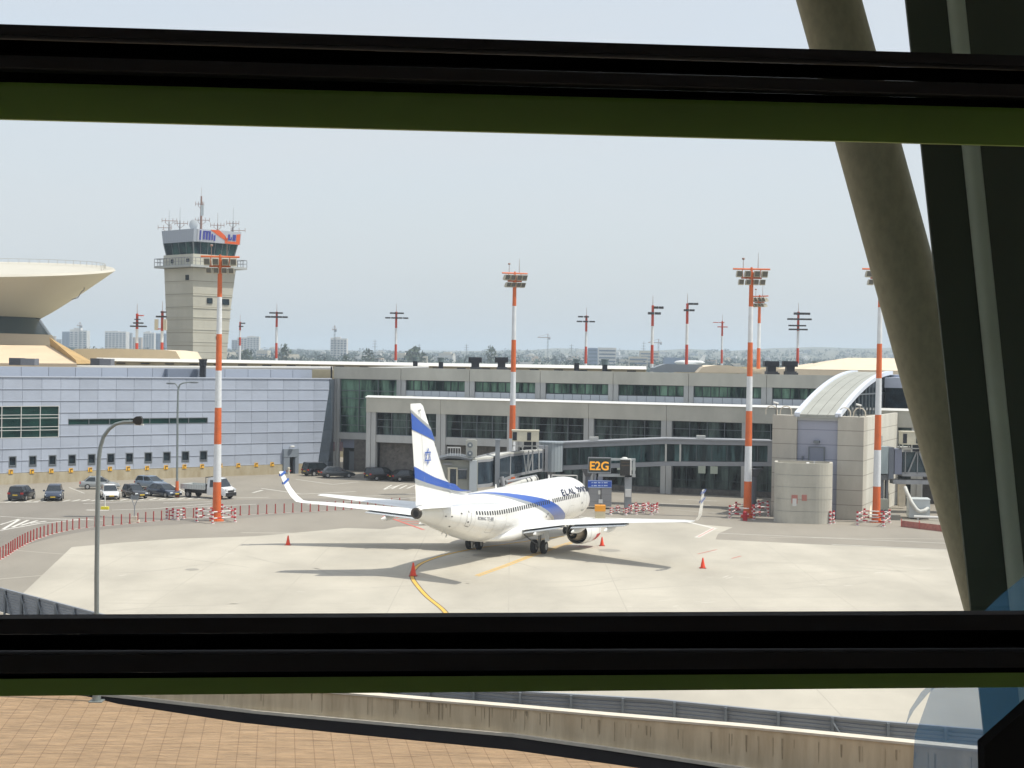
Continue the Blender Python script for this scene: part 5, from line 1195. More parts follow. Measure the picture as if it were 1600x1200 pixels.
def fin_y(s, z):
    le, te = finx(z)
    if z < 12.3: a, b = 31.2 + (z - 5.2) * (37.15 - 31.2) / (12.35 - 5.2) + .0, 38.15 + (z - 5.2) * 1.2 / 7.15
    else: a, b = 37.15, 39.35
    c = b - a; f_ = max(0, min(1, (s - a) / c)); y = .055 * c * 2.2 * math.sqrt(f_) * (1 - f_) ** .9
    return max(y, .16 * (1 - max(0, (s - 29)) / 8) if z < 7.6 else 0) + .03
def fin_strip(mb, top_te, bot_te, top_le, bot_le, sd):
    """band crossing the fin: heights at trailing and leading edges"""
    n = 14
    for i in range(n):
        for j in range(3):
            q = []
            for a, b in ((i, j), (i + 1, j), (i + 1, j + 1), (i, j + 1)):
                f_, g_ = a / n, b / 3
                z0_ = bot_te + (bot_le - bot_te) * f_; z1_ = top_te + (top_le - top_te) * f_; z = z0_ + (z1_ - z0_) * g_
                le, te = finx(z); s = te + (le - te) * f_; q.append((19.6 - s, sd * fin_y(s, z), z))
            mb.poly(q)
for sd in (-1, 1):
    m = MB(); fin_strip(m, 11.9, 10.7, 10.45, 9.75, sd); fin_strip(m, 8.05, 7.2, 6.3, 5.6, sd); obj('blue_band', m, mblu, FI)
    m = MB(); fin_strip(m, 12.15, 11.91, 10.8, 10.46, sd); fin_strip(m, 7.19, 6.85, 5.59, 5.45, sd); obj('silver_band', m, mslv, FI)
    # six-pointed star
    m = MB(); cs, cz, rs = 36.7, 8.68, .66
    for up_ in (1, -1):
        P_ = [(cs + rs * math.sin(2 * math.pi * k / 3) * .9, cz + up_ * rs * math.cos(2 * math.pi * k / 3)) for k in range(3)]; Q_ = [(cs + (rs - .17) * math.sin(2 * math.pi * k / 3) * .9, cz + up_ * (rs - .17) * math.cos(2 * math.pi * k / 3)) for k in range(3)]
        for k in range(3):
            k2 = (k + 1) % 3; q = [P_[k], P_[k2], Q_[k2], Q_[k]]; m.poly([(19.6 - s, sd * (fin_y(s, z) + .05 + .004 * up_), z) for s, z in q])
    obj('star', m, mblu, FI)
    m = MB()
    for (a, b, c, d) in ((37.3, 11.9, 37.95, 11.92),): m.poly([(19.6 - s, sd * fin_y(38, 12) , z) for s, z in ((37.75, 12.12), (38.3, 12.08), (38.3, 12.02), (37.75, 12.06))]); m.poly([(19.6 - s, sd * fin_y(38, 12), z) for s, z in ((38.0, 12.08), (38.06, 12.08), (38.2, 11.8), (38.14, 11.8))])
    q = [(37.0, 6.6), (37.03, 6.6), (37.95, 11.9), (37.92, 11.9)]; m.poly([(19.6 - s, sd * (fin_y(s, z) + .002), z) for s, z in q])
    obj('rudder_seam', m, mseam, FI)
    m = MB(); m.loft([foil(a, b, sd * y, z, .055) for a, b, y, z in ((33.6, 38.1, .4, 4.95), (34.0, 38.15, .9, 5.02), (38.2, 39.55, 7.0, 5.72), (38.6, 39.6, 7.17, 5.74))]); stb = obj('stabiliser', m, mac, AC, smooth=True)
    m = MB(); 
    for a, b in (((37.2, .95, 5.1), (39.25, 6.9, 5.76)),): m.poly([(19.6 - a[0], sd * a[1], a[2] + .03), (19.6 - a[0] - .04, sd * a[1], a[2] + .03), (19.6 - b[0] - .04, sd * b[1], b[2] + .01), (19.6 - b[0], sd * b[1], b[2] + .01)])
    obj('elevator_seam', m, mseam, stb)
m = MB()
for s, h in ((9, .35), (13, .3), (22, .35)): m.loft([[(19.6 - s, -.02, 5.36), (19.6 - s - .35, -.02, 5.36), (19.6 - s - .35, .02, 5.36), (19.6 - s, .02, 5.36)], [(19.6 - s - .15, -.01, 5.38 + h), (19.6 - s - .35, -.01, 5.38 + h), (19.6 - s - .35, .01, 5.38 + h), (19.6 - s - .15, .01, 5.38 + h)]])
obj('blade_antenna', m, mac, AC)
m = MB(); m.tube((-8.0, -.15, 1.55), (-8.0, -.15, 1.1), .02, .02, 5); m.tube((-12.6, 0, 2.75), (-12.9, 0, 2.4), .07, .05, 6); m.tube((-13.4, 0, 2.95), (-13.7, 0, 2.7), .06, .04, 6); obj('drain_mast', m, macg, AC)
# ================================================================ jet bridges
mjg = mat('bridge_grey', (.27, .28, .30), .5, noise=1, amt=.08); mjl = mat('bridge_pale', (.50, .50, .47), .6, noise=1, amt=.08); mjd = mat('bridge_glass', (.05, .075, .10), .1, noise=1.2, c2=(.012, .018, .028), stretch=(1, 1, .4)); mcr = mat('unit_cream', (.56, .53, .42), .55, noise=2, amt=.06)
# fixed glazed walkway
T = thing('glazed_walkway', 'long glazed elevated walkway running from the stair building towards the stand', 'walkway', D(1035, 780, 181))
def wpt(u, v, Y, dy=0): p = D(u, v, Y); return Vector((p.x, Y + dy, p.z))
kn = [(866, 694, 735, 184), (1040, 687, 728, 181.5), (1207, 690.5, 728.5, 178)]
def wseg(mb, i, f0, f1, vt, vb, y0, y1):
    """piece of the walkway between fractions, rows given as fraction of height (0 bottom..1 top)"""
    def at_(f, h, dy):
        u = kn[i][0] + (kn[i + 1][0] - kn[i][0]) * f; Y = kn[i][3] + (kn[i + 1][3] - kn[i][3]) * f
        a = D(kn[i][0], kn[i][2], kn[i][3]).z; b = D(kn[i][0], kn[i][1], kn[i][3]).z; c = D(kn[i + 1][0], kn[i + 1][2], kn[i + 1][3]).z; d = D(kn[i + 1][0], kn[i + 1][1], kn[i + 1][3]).z
        lo, hi = a + (c - a) * f, b + (d - b) * f; p = D(u, 700, Y); return (p.x, Y + dy, lo + (hi - lo) * h)
    mb.hexa([at_(f0, vb, y0), at_(f1, vb, y0), at_(f1, vb, y1), at_(f0, vb, y1), at_(f0, vt, y0), at_(f1, vt, y0), at_(f1, vt, y1), at_(f0, vt, y1)])
m = MB(); [wseg(m, i, 0, 1, .17, 0, 0, 2.6) for i in (0, 1)]; [wseg(m, i, 0, 1, 1.0, .84, -.15, 2.8) for i in (0, 1)]; [wseg(m, i, 0, 1, 1.06, 1.001, -.3, 2.9) for i in (0, 1)]; obj('walkway_frame', m, mjg, T, world=True)
m = MB(); [wseg(m, i, .045 if i == 0 else 0, .955 if i == 1 else 1, .83, .18, .12, 2.5) for i in (0, 1)]; obj('glazing', m, glassmat('walkway_glass', (.09, .17, .17), (.004, .014, .018), (.9, 1, .12), .06), T, world=True)
m = MB(); [wseg(m, 0, k / 9, k / 9 + .008, .84, .17, .02, .11) for k in range(1, 9)]; [wseg(m, 1, k / 7, k / 7 + .009, .84, .17, .02, .11) for k in range(1, 7)]; obj('mullion', m, mat('thin_mullion', (.05, .07, .08), .4), T, world=True)
m = MB(); wseg(m, 0, .995, 1.0, .84, .17, -.05, .1); wseg(m, 1, 0, .012, .84, .17, -.05, .1); wseg(m, 1, .13, .145, .84, .17, -.05, .1); obj('joint_frame', m, mjl, T, world=True)
m = MB(); wseg(m, 0, 0, .045, .84, .17, -.02, 2.5); wseg(m, 1, .955, 1.0, .84, .17, -.02, 2.5); obj('end_panel', m, mjg, T, world=True)
m = MB(); wseg(m, 0, .32, .4, 1.2, 1.07, .8, 1.6); wseg(m, 1, .3, .38, 1.18, 1.07, .8, 1.6); obj('roof_hatch', m, mjl, T, world=True)
for u, v0, w in ((1176.5, 797, .38), (918, 790, .3)):
    p = G(u, v0) if u > 1000 else D(u, 790, 182.5); p.z = 0; z = D(u, 732, p.y).z; m = MB(); m.tube(p, p + Vector((0, 0, z - .5)), w, w, 14); m.tube(p + Vector((0, 0, z - .9)), p + Vector((0, 0, z)), w, w * 2.6, 14); obj('support_column', m, mat('column_dark_grey', (.12, .13, .15), .5), T, world=True)
# telescopic bridge towards the aircraft
T = thing('jet_bridge', 'movable passenger boarding bridge with dark glazed tunnels behind the airliner', 'jet bridge', D(780, 800, 172).xy.to_3d())
A = (852, 703, 733, 183.0); Bm = (777, 711, 748, 172.5); C = (742, 720, 761, 166.0)
def tun(mb, p, q, f0, f1, h0, h1, y0, y1):
    def at_(f, h, dy):
        u = p[0] + (q[0] - p[0]) * f; Y = p[3] + (q[3] - p[3]) * f; a = D(u, p[2] + (q[2] - p[2]) * f, Y); b = D(u, p[1] + (q[1] - p[1]) * f, Y); n = Vector((.8, .6, 0)) * 0
        return (a.x + dy * .55, a.y + dy * .83, a.z + (b.z - a.z) * h)
    mb.hexa([at_(f0, h0, y0), at_(f1, h0, y0), at_(f1, h0, y1), at_(f0, h0, y1), at_(f0, h1, y0), at_(f1, h1, y0), at_(f1, h1, y1), at_(f0, h1, y1)])
m = MB(); tun(m, A, Bm, 0, 1, 0, .12, 0, 2.4); tun(m, A, Bm, 0, 1, .9, 1, 0, 2.4); tun(m, Bm, C, 0, 1, -.04, .08, -.2, 2.6); tun(m, Bm, C, 0, 1, .93, 1.03, -.2, 2.6)
for k in range(2): tun(m, A, Bm, k * .98, k * .98 + .02, 0, 1, -.03, 2.4)
obj('tunnel_frame', m, mjg, T, world=True)
m = MB(); tun(m, A, Bm, .02, .98, .121, .899, .06, 2.3); tun(m, Bm, C, .02, .98, .081, .929, -.12, 2.5); obj('tunnel_glazing', m, mjd, T, world=True)
m = MB(); [tun(m, A, Bm, k / 7, k / 7 + .006, .12, .9, .0, .05) for k in range(1, 7)]; [tun(m, Bm, C, k / 4, k / 4 + .012, .08, .93, -.17, -.125) for k in range(1, 4)]; obj('tunnel_mullion', m, mat('thin_mullion2', (.09, .10, .12), .4), T, world=True)
m = MB(); tun(m, A, Bm, 0, 1, 1.001, 1.08, -.1, 2.5); tun(m, Bm, C, 0, 1, 1.031, 1.10, -.3, 2.7); obj('tunnel_roof', m, mjl, T, world=True)
m = MB()
for k in range(9): tun(m, Bm, C, k / 9, k / 9 + .05, 1.10, 1.16, -.3, .2)
tun(m, A, Bm, 0, 1, 1.08, 1.11, 0, .15); obj('roof_rail', m, mjg, T, world=True)
m = MB()                                  # pale lattice on the inner tunnel
for a, b in (((818, 705), (822, 741)), ((826, 704), (822, 741)), ((826, 704), (826, 738)), ((833, 704), (825, 740)), ((832, 704), (832, 737)), ((842, 703), (842, 735))):
    q = D(a[0], a[1], 176.5); r_ = D(b[0], b[1], 176.5); m.tube(q, r_, .07, .07, 5)
obj('lattice', m, mat('lattice_pale', (.42, .43, .43), .5), T, world=True)
for u, w_, v0, v1, mm, lab in ((776.5, 7.5, 688, 790, mat('lift_column_grey', (.24, .26, .29), .5), 0),):
    m = MB(); p = D(u, v1, 169.5); q = D(u, v0, 169.5); m.box(p.x - .26, p.x + .22, 169.1, 169.7, 0, q.z); m.box(p.x - .33, p.x + .29, 169.0, 169.8, q.z, q.z + .12); obj('lift_column', m, mm, T, world=True)
m = MB(); p = D(861, 736, 184); q = D(861, 692, 184); m.tube((p.x, 184, p.z), (p.x, 184, q.z), 1.35, 1.35, 20); m.tube((p.x, 184, q.z), (p.x, 184, q.z + .15), 1.5, 1.5, 20); obj('rotunda', m, mat('rotunda_grey_blue', (.30, .34, .37), .5, lines=(.35, 0, 0, .03)), T, world=True)
m = MB(); q = D(848, 696, 182.3); p = D(848, 737, 182.3); m.box(q.x - .5, q.x + .1, 181.6, 182.3, p.z, q.z); m.box(q.x + .25, q.x + .6, 181.7, 182.3, p.z, q.z); obj('rotunda_door_frame', m, mjg, T, world=True)
m = MB(); m.tube((D(861, 780, 184).x, 184, 0), (D(861, 780, 184).x, 184, p.z), .45, .45, 14); obj('pedestal', m, mjg, T, world=True)
m = MB(); p = D(865, 742, 183); m.path([(p.x - .2, 182.4, 0), (p.x - .2, 182.4, p.z + 1.0 - 1.0), (p.x + 2.6, 182.4, p.z), (p.x + 2.6, 182.4, 0)], .07, 6); obj('handrail_frame', m, mcope, T, world=True)
# cabin at the aircraft end
cy = 163.5
def cb(mb, u0, u1, v0, v1, y0, y1): a = D(u0, v1, cy); b = D(u1, v0, cy); mb.box(a.x, b.x, y0, y1, a.z, b.z)
m = MB(); cb(m, 687, 746, 720, 772, 164.2, 167.5); obj('cabin', m, mat('cabin_olive_grey', (.27, .28, .25), .6), T, world=True)
m = MB(); q = [D(684, 716.5, cy), D(700, 712.5, cy), D(716, 713.0, cy), D(738, 717.5, cy), D(738, 720.5, cy), D(716, 716.5, cy), D(700, 716, cy), D(684, 720, cy)]; m.loft([q, [p_ + Vector((0, 5, 0)) for p_ in q]]); obj('cabin_roof', m, mat('cabin_roof_dark', (.10, .11, .12), .5), T, world=True)
m = MB(); cb(m, 733, 745.5, 720, 770, 163.6, 164.15); obj('cabin_side_panel', m, mat('panel_blue_grey', (.40, .44, .47), .5), T, world=True)
m = MB(); cb(m, 699, 703, 731, 760, 164.0, 164.15); cb(m, 712.5, 715, 731, 760, 164.0, 164.15); cb(m, 699, 715, 731, 733, 163.95, 164.15); obj('cabin_door', m, mcr, T, world=True)
m = MB(); cb(m, 703.2, 712.3, 733.5, 758, 164.05, 164.18); cb(m, 716, 729, 735, 749, 164.05, 164.18); obj('cabin_window', m, mjd, T, world=True)
m = MB(); cb(m, 692, 706, 724.5, 727, 164.0, 164.15); cb(m, 714.5, 730, 733.2, 734.8, 163.95, 164.15); obj('cabin_trim', m, mjg, T, world=True)
m = MB(); [cb(m, a - .5, a + .5, 700, 713, 164.6, 164.7) for a in range(699, 720, 4)]; cb(m, 698, 719, 699.5, 701, 164.6, 164.7); obj('guard_rail', m, mcope, T, world=True)
# bogie under the lift column, and the fat pale air hoses beneath
m = MB(); p = D(784, 768, 168.5); m.box(p.x - 1.8, p.x + 1.4, 168.3, 169.6, .5, .95)
for x in (-1.4, 1.0): m.tube((p.x + x, 168.2, .5), (p.x + x, 168.6, .5), .5, .5, 16); m.tube((p.x + x, 169.4, .5), (p.x + x, 169.8, .5), .5, .5, 16)
obj('bogie', m, mtyre, T, world=True)
m = MB(); a, b = D(784, 745, 168.8), D(788, 768, 168.8); m.tube(a, b, .22, .22, 8); obj('jack', m, mjg, T, world=True)
t = thing('air_hose', 'fat pale preconditioned-air hose slung under the boarding bridge', 'hose', D(815, 755, 171.5))
m = MB(); a, b, c = D(786, 764, 170), D(812, 755, 172), D(836, 749, 173.5); d_ = D(842, 752, 173.7); m.tube(a, b, .3, .34, 12); m.tube(b, c, .36, .38, 12); m.ellipsoid(c, (.38, .38, .38), 12, 8); obj('hose', m, mjl, t, world=True, smooth=True)
m = MB(); q = (c - b).normalized(); 
for k in (.35, .6, .98): p = b.lerp(c, k); m.tube(p, p + q * .1, .41, .41, 12)
obj('clamp', m, mvent, t, world=True)
m = MB(); m.tube(D(790, 753, 170.5), D(838, 744, 173.8), .16, .16, 8); obj('hose_rail', m, mjg, t, world=True)
# air-conditioning units on the bridge
def acu(u0, u1, v0, v1, Y, lab, legs, group='air-conditioning units on the bridges'):
    a = D(u0, v1, Y); b = D(u1, v0, Y); t = thing('air_conditioner', lab, 'air conditioner', ((a.x + b.x) / 2, Y, a.z), 0, group); w = (b.x - a.x) / 2; h = b.z - a.z
    m = MB(); m.box(-w, w, -.9, .9, .0, h * .92); m.box(-w - .05, w + .05, -.95, .95, h * .92, h); obj('housing', m, mcr, t)
    m = MB(); m.box(-w * .96, -w * .64, -.93, -.9, h * .1, h * .82); m.box(w * .12, w * .42, -.93, -.9, h * .1, h * .82); obj('grille', m, mvent, t)
    if legs:
        m = MB(); 
        for x in (-w * .95, -w * .2, w * .5, w * .95): m.box(x - .06, x + .06, -.8, -.7, -legs, 0); m.box(x - .06, x + .06, .7, .8, -legs, 0)
        m.box(-w, w, -.8, -.7, -legs * .55, -legs * .45); obj('stand', m, mjl, t)
        m = MB(); m.box(-w * .1, w * .8, -.6, .6, -legs * .9, -.05); obj('duct', m, mvent, t)
acu(800, 842, 672, 689, 176, 'cream air-conditioning unit on a frame above the boarding bridge tunnel', .95)
acu(1407, 1445, 674, 694, 177, 'cream air-conditioning unit on the right-hand bridge beside the slanted column', .8)
p = D(737, 714, 165.5); t = thing('twin_fan_unit', 'grey two-fan cooling unit standing at the end of the boarding bridge', 'air conditioner', p); k = 165.5 / FPX
m = MB(); m.box(-9 * k, 8 * k, -.5, .4, 0, 26 * k); m.box(-7 * k, 6 * k, -.4, .3, 26 * k, 27.5 * k); obj('housing', m, mat('unit_grey', (.36, .36, .33), .6), t)
for z in (6, 19): m = MB(); m.tube((-2.5 * k, -.56, z * k), (-2.5 * k, -.5, z * k), 4.3 * k, 4.3 * k, 16); f_ = obj('fan', m, mfr, t); m = MB(); m.tube((-2.5 * k, -.6, z * k), (-2.5 * k, -.561, z * k), 1.4 * k, 1.4 * k, 10); obj('fan_hub', m, mcope, f_)
# right-hand boarding bridge beyond the stair building
T = thing('jet_bridge', 'second boarding bridge with diagonal steel braces at the right behind the mast', 'jet bridge', D(1400, 790, 178).xy.to_3d())
YB = 177.0
def bx(mb, u0, u1, v0, v1, y0=0, y1=2.5, Y=YB): a = D(u0, v1, Y); b = D(u1, v0, Y); mb.box(a.x, b.x, Y + y0, Y + y1, a.z, b.z)
m = MB(); bx(m, 1354, 1362, 697, 742); bx(m, 1388, 1397, 699, 748, -.1); obj('corridor', m, mat('corridor_slate', (.16, .18, .22), .5), T, world=True)
m = MB(); bx(m, 1371, 1387.5, 698, 740, -.3, 2.4); bx(m, 1362, 1371, 698, 740, .0, 2.4); obj('corridor_panel', m, mat('corridor_pale', (.30, .36, .39), .5), T, world=True)
m = MB(); bx(m, 1397, 1409, 702, 741, -.2); obj('rotunda', m, mat('rotunda_violet_grey', (.20, .22, .30), .5), T, world=True)
m = MB(); bx(m, 1409, 1560, 703, 706, -.2); bx(m, 1409, 1560, 740, 744, -.2); bx(m, 1395, 1560, 752, 756, -.2, 1.5)
for u in (1414, 1433, 1452, 1471, 1490): bx(m, u - 1, u + 1, 706, 740, -.2, -.02)
obj('tunnel_frame', m, mjg, T, world=True)
m = MB()
for a, b in (((1419, 739), (1432, 706)), ((1436, 706), (1449, 739)), ((1455, 739), (1470, 706)), ((1474, 706), (1488, 739))): m.tube(D(a[0], a[1], YB - .25), D(b[0], b[1], YB - .25), .09, .09, 6)
obj('brace', m, mjg, T, world=True)
m = MB(); bx(m, 1410, 1558, 706, 740, .0, 2.3); obj('tunnel_glazing', m, mat('bridge_teal_glass', (.03, .075, .10), .1, noise=1, c2=(.012, .03, .045)), T, world=True)
m = MB(); bx(m, 1410, 1558, 701.5, 702.8, -.3, 2.6); bx(m, 1372, 1380, 681, 697, .3, 1.5); bx(m, 1360, 1370, 683, 697, .5, 1.6); obj('roof_equipment', m, mjl, T, world=True)
m = MB(); [bx(m, u0, u1, 742, 800, .5, 1.3) for u0, u1 in ((1375, 1383), (1385.5, 1390))]; bx(m, 1372, 1393, 742, 750, .2, 1.6); obj('support_column', m, mat('support_grey', (.16, .17, .19), .5), T, world=True)
m = MB(); bx(m, 1406, 1417, 757, 792, .5, 1.2, 182); bx(m, 1402, 1424, 752, 757, .5, 1.2, 182); obj('pier', m, mcop, T, world=True)
m = MB(); a = D(1357, 740, YB); m.path([a, D(1356, 757, YB - .4), D(1360, 765, YB - .8), D(1360, 810, YB - 7)], .13, 8); obj('drain_pipe', m, mcop, T, world=True)
m = MB(); bx(m, 1371, 1385, 779, 795, -.8, -.1, 172); o = obj('control_cabinet', m, mat('cabinet_grey_green', (.28, .29, .25), .6)); tag(o, 'grey-green control cabinet behind the right corner mast', 'cabinet')
m = MB(); a = D(1371, 800, 172); bx(m, 1371, 1402, 803, 812, -1.4, .4, 170); o = obj('concrete_block', m, mat('dark_concrete', (.20, .20, .18), .8, noise=1)); tag(o, 'low grey concrete block right of the corner mast barrier', 'block')
# ground air unit with duct
gp = G(1420, 811); Wg = Frame(gp, R(-8)); gz = Wg.tz(1421, 781)[1]; gw = Wg.tz(1453, 800)[0]
t = thing('ground_air_unit', 'white box-shaped ground air unit with a bent cream duct', 'air unit', Wg.p, Wg.a); m = MB(); m.box(0, gw, 0, 2.6, .15, gz); m.box(-.04, gw + .04, -.04, 2.64, gz, gz + .1); obj('housing', m, mat('unit_white', (.50, .54, .55), .5), t)
m = MB(); m.box(.1, gw - .1, .2, 2.4, 0, .15); obj('skid', m, mtyre, t)
m = MB(); q = [Vector((-.35, 1, 3.2)), Vector((-.2, .4, 2.7)), Vector((.25, -.3, 1.7)), Vector((.7, -.6, 1.05)), Vector((1.05, -.6, .85)), Vector((1.5, -.45, .95)), Vector((1.85, -.1, 1.15))]
for i in range(len(q) - 1): m.tube(q[i], q[i + 1], .2, .2, 10); m.ellipsoid(q[i + 1], (.2, .2, .2), 8, 6)
obj('duct', m, mjl, t, smooth=True)
m = MB(); a, b = G(1428, 812.5), G(1520, 816); a.z = b.z = .35; m.tube(a, b, .14, .14, 8); m.tube((a.x + .4, a.y, 0), (a.x + .4, a.y, .4), .1, .1, 6); m.tube((b.x - 3, b.y, 0), (b.x - 3, b.y, .4), .1, .1, 6); o = obj('ground_pipe', m, mcope); tag(o, 'thick white pipe on short supports in front of the ground air unit', 'pipe')
T = thing('low_red_fence', 'low red mesh fence in front of the ground air unit', 'fence', G(1408, 824)); pts = [G(1408, 823), G(1436, 826.5), G(1475, 831), G(1530, 838)]
m = MB(); 
for i in range(3): p, q = pts[i], pts[i + 1]; m.hexa([p, q, q + Vector((0, .04, 0)), p + Vector((0, .04, 0)), p + Vector((0, 0, .62)), q + Vector((0, 0, .62)), q + Vector((0, .04, .62)), p + Vector((0, .04, .62))])
obj('mesh_panel', m, mat('red_mesh', (.42, .16, .13), .8, noise=4, amt=.25), T, world=True)
for p in pts[:-1]: m = MB(); m.tube(p + Vector((0, -.05, 0)), p + Vector((0, -.05, .8)), .05, .05, 6); obj('post', m, mredp, T, world=True)

# ================================================================ stand sign, display and boards
YS = 176.5
def sb(mb, u0, u1, v0, v1, y0, y1, Y=YS): a = D(u0, v1, Y); b = D(u1, v0, Y); mb.box(a.x, b.x, Y + y0, Y + y1, a.z, b.z)
T = thing('stand_sign', 'stand number sign reading E2G on a grey post with a guidance display', 'sign', G(982, 799))
m = MB(); sb(m, 919, 954.5, 715, 738.6, -.2, .0); pn = obj('sign_panel', m, mat('sign_dark_green', (.035, .055, .05), .5), T, world=True)
m = MB(); sb(m, 918.4, 919.6, 714.6, 739, -.24, .05); sb(m, 953.6, 954.8, 714.6, 739, -.24, .05); sb(m, 919.6, 953.6, 714.6, 715.8, -.24, .05); sb(m, 919.6, 953.6, 737.8, 739, -.24, .05); obj('frame', m, mjg, pn, world=True)
vs, fs_ = text_mesh('E2G', 1.0, .022); w_ = max(v[0] for v in vs) - min(v[0] for v in vs); h_ = max(v[1] for v in vs); a = D(921.6, 734.6, YS - .22); b = D(951.2, 721.2, YS - .22)
def letters(vs, fs_, a, b, y, th=.03, grow=0):
    m = MB(); x0 = min(v[0] for v in vs); x1 = max(v[0] for v in vs); h0 = min(v[1] for v in vs); h1 = max(v[1] for v in vs)
    m.v = [(a.x + (v[0] - x0) / (x1 - x0) * (b.x - a.x), y, a.z + (v[1] - h0) / (h1 - h0) * (b.z - a.z)) for v in vs]; m.f = list(fs_); m.m = [0] * len(fs_); return m
m = letters(vs, fs_, a, b, YS - .23); 
mamb = mat('sign_amber', (.95, .42, .03), .5); mamb.node_tree.nodes['Principled BSDF'].inputs['Emission Color'].default_value = (1, .42, .03, 1); mamb.node_tree.nodes['Principled BSDF'].inputs['Emission Strength'].default_value = .22   # the gate sign is lit
obj('lettering', m, mamb, pn, world=True)
m = MB(); sb(m, 954.8, 993, 716.5, 719.5, -.1, .25); sb(m, 935, 993, 741, 744.5, -.1, .25); sb(m, 988.5, 992.6, 719.5, 741, -.1, .25); obj('gantry', m, mat('gantry_grey', (.40, .43, .44), .5), T, world=True)
m = MB(); sb(m, 968.5, 984.5, 718.5, 742.5, -.6, .1); hd = obj('guidance_display', m, mat('display_black', (.03, .028, .025), .5, noise=3, amt=.4), T, world=True)
m = MB(); sb(m, 983.6, 986.4, 717.5, 742, -.75, .15); sb(m, 969, 986, 716.6, 718, -.7, .12); obj('display_hood', m, mcope, hd, world=True)
m = MB(); sb(m, 970, 983, 726, 727.5, -.64, -.6); sb(m, 970, 983, 721, 722, -.64, -.6); obj('display_bar', m, mat('display_brown', (.12, .09, .06), .6), hd, world=True)
m = MB(); c = D(976, 716.5, YS); m.ellipsoid((c.x, YS, c.z), (.35, .3, .18), 10, 6); obj('dome_camera', m, mcope, T, world=True)
g0 = G(982, 799); m = MB(); q = D(982, 744, YS); m.box(q.x - .38, q.x + .36, YS - .1, YS + .6, 0, q.z + .2); obj('post', m, mat('post_grey', (.26, .28, .30), .5), T, world=True)
m = MB(); sb(m, 976.5, 986, 764.5, 776, -.4, -.12); obj('junction_box', m, mcope, T, world=True)
m = MB(); sb(m, 934, 942, 744.6, 751, -.05, .2); sb(m, 928, 932, 739, 751, .05, .15); obj('sign_bracket', m, mjg, T, world=True)
T = thing('blue_information_board', 'blue board with two lines of small white text above a grey cabinet', 'sign', D(937, 762, YS))
m = MB(); sb(m, 918.4, 955.8, 750.5, 761.6, -.3, -.2); bd = obj('board', m, mat('board_blue', (.02, .09, .48), .45), T, world=True)
m = MB()
for v in (753.0, 757.6):
    u = 924
    for L_ in (2, 5, 4, 2, 6, 3): 
        if u + L_ * 1.1 < 953: sb(m, u, u + L_ * 1.0, v, v + 1.7, -.32, -.301)
        u += L_ * 1.1 + 1.2
for a in ((918.8, 955.4, 750.8, 751.2), (918.8, 955.4, 760.9, 761.3), (954.6, 955.1, 751, 761)): sb(m, a[0], a[1], a[2], a[3], -.32, -.301)
obj('lettering', m, mat('board_text', (.45, .55, .75), .5), bd, world=True)
T = thing('equipment_cabinet', 'grey metal equipment cabinet beneath the blue board', 'cabinet', G(937, 794))
m = MB(); sb(m, 920.5, 938.6, 762, 791, -.2, 1.6); sb(m, 939.2, 955.6, 762, 791, -.2, 1.6); obj('housing', m, mat('cabinet_zinc', (.30, .30, .31), .45, .3, lines=(0, 0, .8, .02)), T, world=True)
m = MB(); sb(m, 938.6, 939.2, 762, 796, -.3, -.1); sb(m, 934.5, 938, 766, 772, -.3, -.2); sb(m, 935, 941.5, 780, 786, -.35, -.2); obj('cable_box', m, mcope, T, world=True)
T = thing('yellow_topped_box', 'cream plastic bin with an orange-yellow top in front of the aircraft nose', 'box', G(936.5, 815)); YY = G(936.5, 815).y
m = MB(); sb(m, 930, 945.5, 798.5, 816, -.3, .6, YY); obj('body', m, mat('bin_cream', (.60, .54, .38), .7), T, world=True); m = MB(); sb(m, 929.5, 946, 789.5, 798.4, -.35, .65, YY); obj('top', m, mat('bin_orange', (.78, .33, .03), .6), T, world=True)

# ================================================================ red-and-white barriers, bollards, cones
mrb = mat('barrier_red', (.42, .02, .03), .6); mwb = mat('barrier_white', (.66, .62, .60), .6)
def striped_post(p, h=1.05, r=.11):
    m = MB(); w = MB(); n = 7
    for i in range(n): (m if i % 2 == 0 else w).tube((p.x, p.y, h * (1 - (i + 1) / n)), (p.x, p.y, h * (1 - i / n)), r, r, 8)
    w.tube((p.x, p.y, 0), (p.x, p.y, .1), r * 1.8, r * 1.8, 8); return m, w
def barrier(pts, lab, h=1.15, close=True):
    P_ = [G(u, v) for u, v in pts]; c = sum(P_, Vector()) / len(P_); t = thing('safety_barrier', lab, 'barrier', c, 0, 'red and white safety barriers')
    for p in P_:
        a, b = striped_post(p, h); w = obj('post', b, mwb, t, world=True); obj('post_band', a, mrb, w, world=True)
    prs = list(zip(P_, P_[1:] + (P_[:1] if close and len(P_) > 2 else [])))
    for z in (h * .82, h * .38):
        for p, q in prs:
            if p is q: continue
            a = MB(); b = MB(); n = max(3, int((q - p).length / .45)); d = Vector((0, 0, z))
            for i in range(n): (a if i % 3 == 1 else b).tube(p.lerp(q, i / n) + d, p.lerp(q, (i + 1) / n) + d, .065, .065, 6)
            r_ = obj('rail', b, mwb, t, world=True); obj('rail_band', a, mrb, r_, world=True)
barrier([(307, 815.5), (332, 818.5), (367, 816), (347, 809)], 'square of red and white barriers around the foot of the mast before the tower', 1.35)
barrier([(260.5, 811), (277.5, 813)], 'pair of red and white posts, the left one by the bollard line', 1.05); barrier([(270, 812), (286.5, 811)], 'pair of red and white posts just left of the mast enclosure', 1.1)
barrier([(1140, 810), (1178, 812), (1187, 806), (1150, 804)], 'square of red and white barriers around the mast left of the stair building', 1.35)
barrier([(1176, 808), (1200, 807), (1199, 801), (1185, 800)], 'tangle of red and white barriers between the left mast and the enclosure', 1.25)
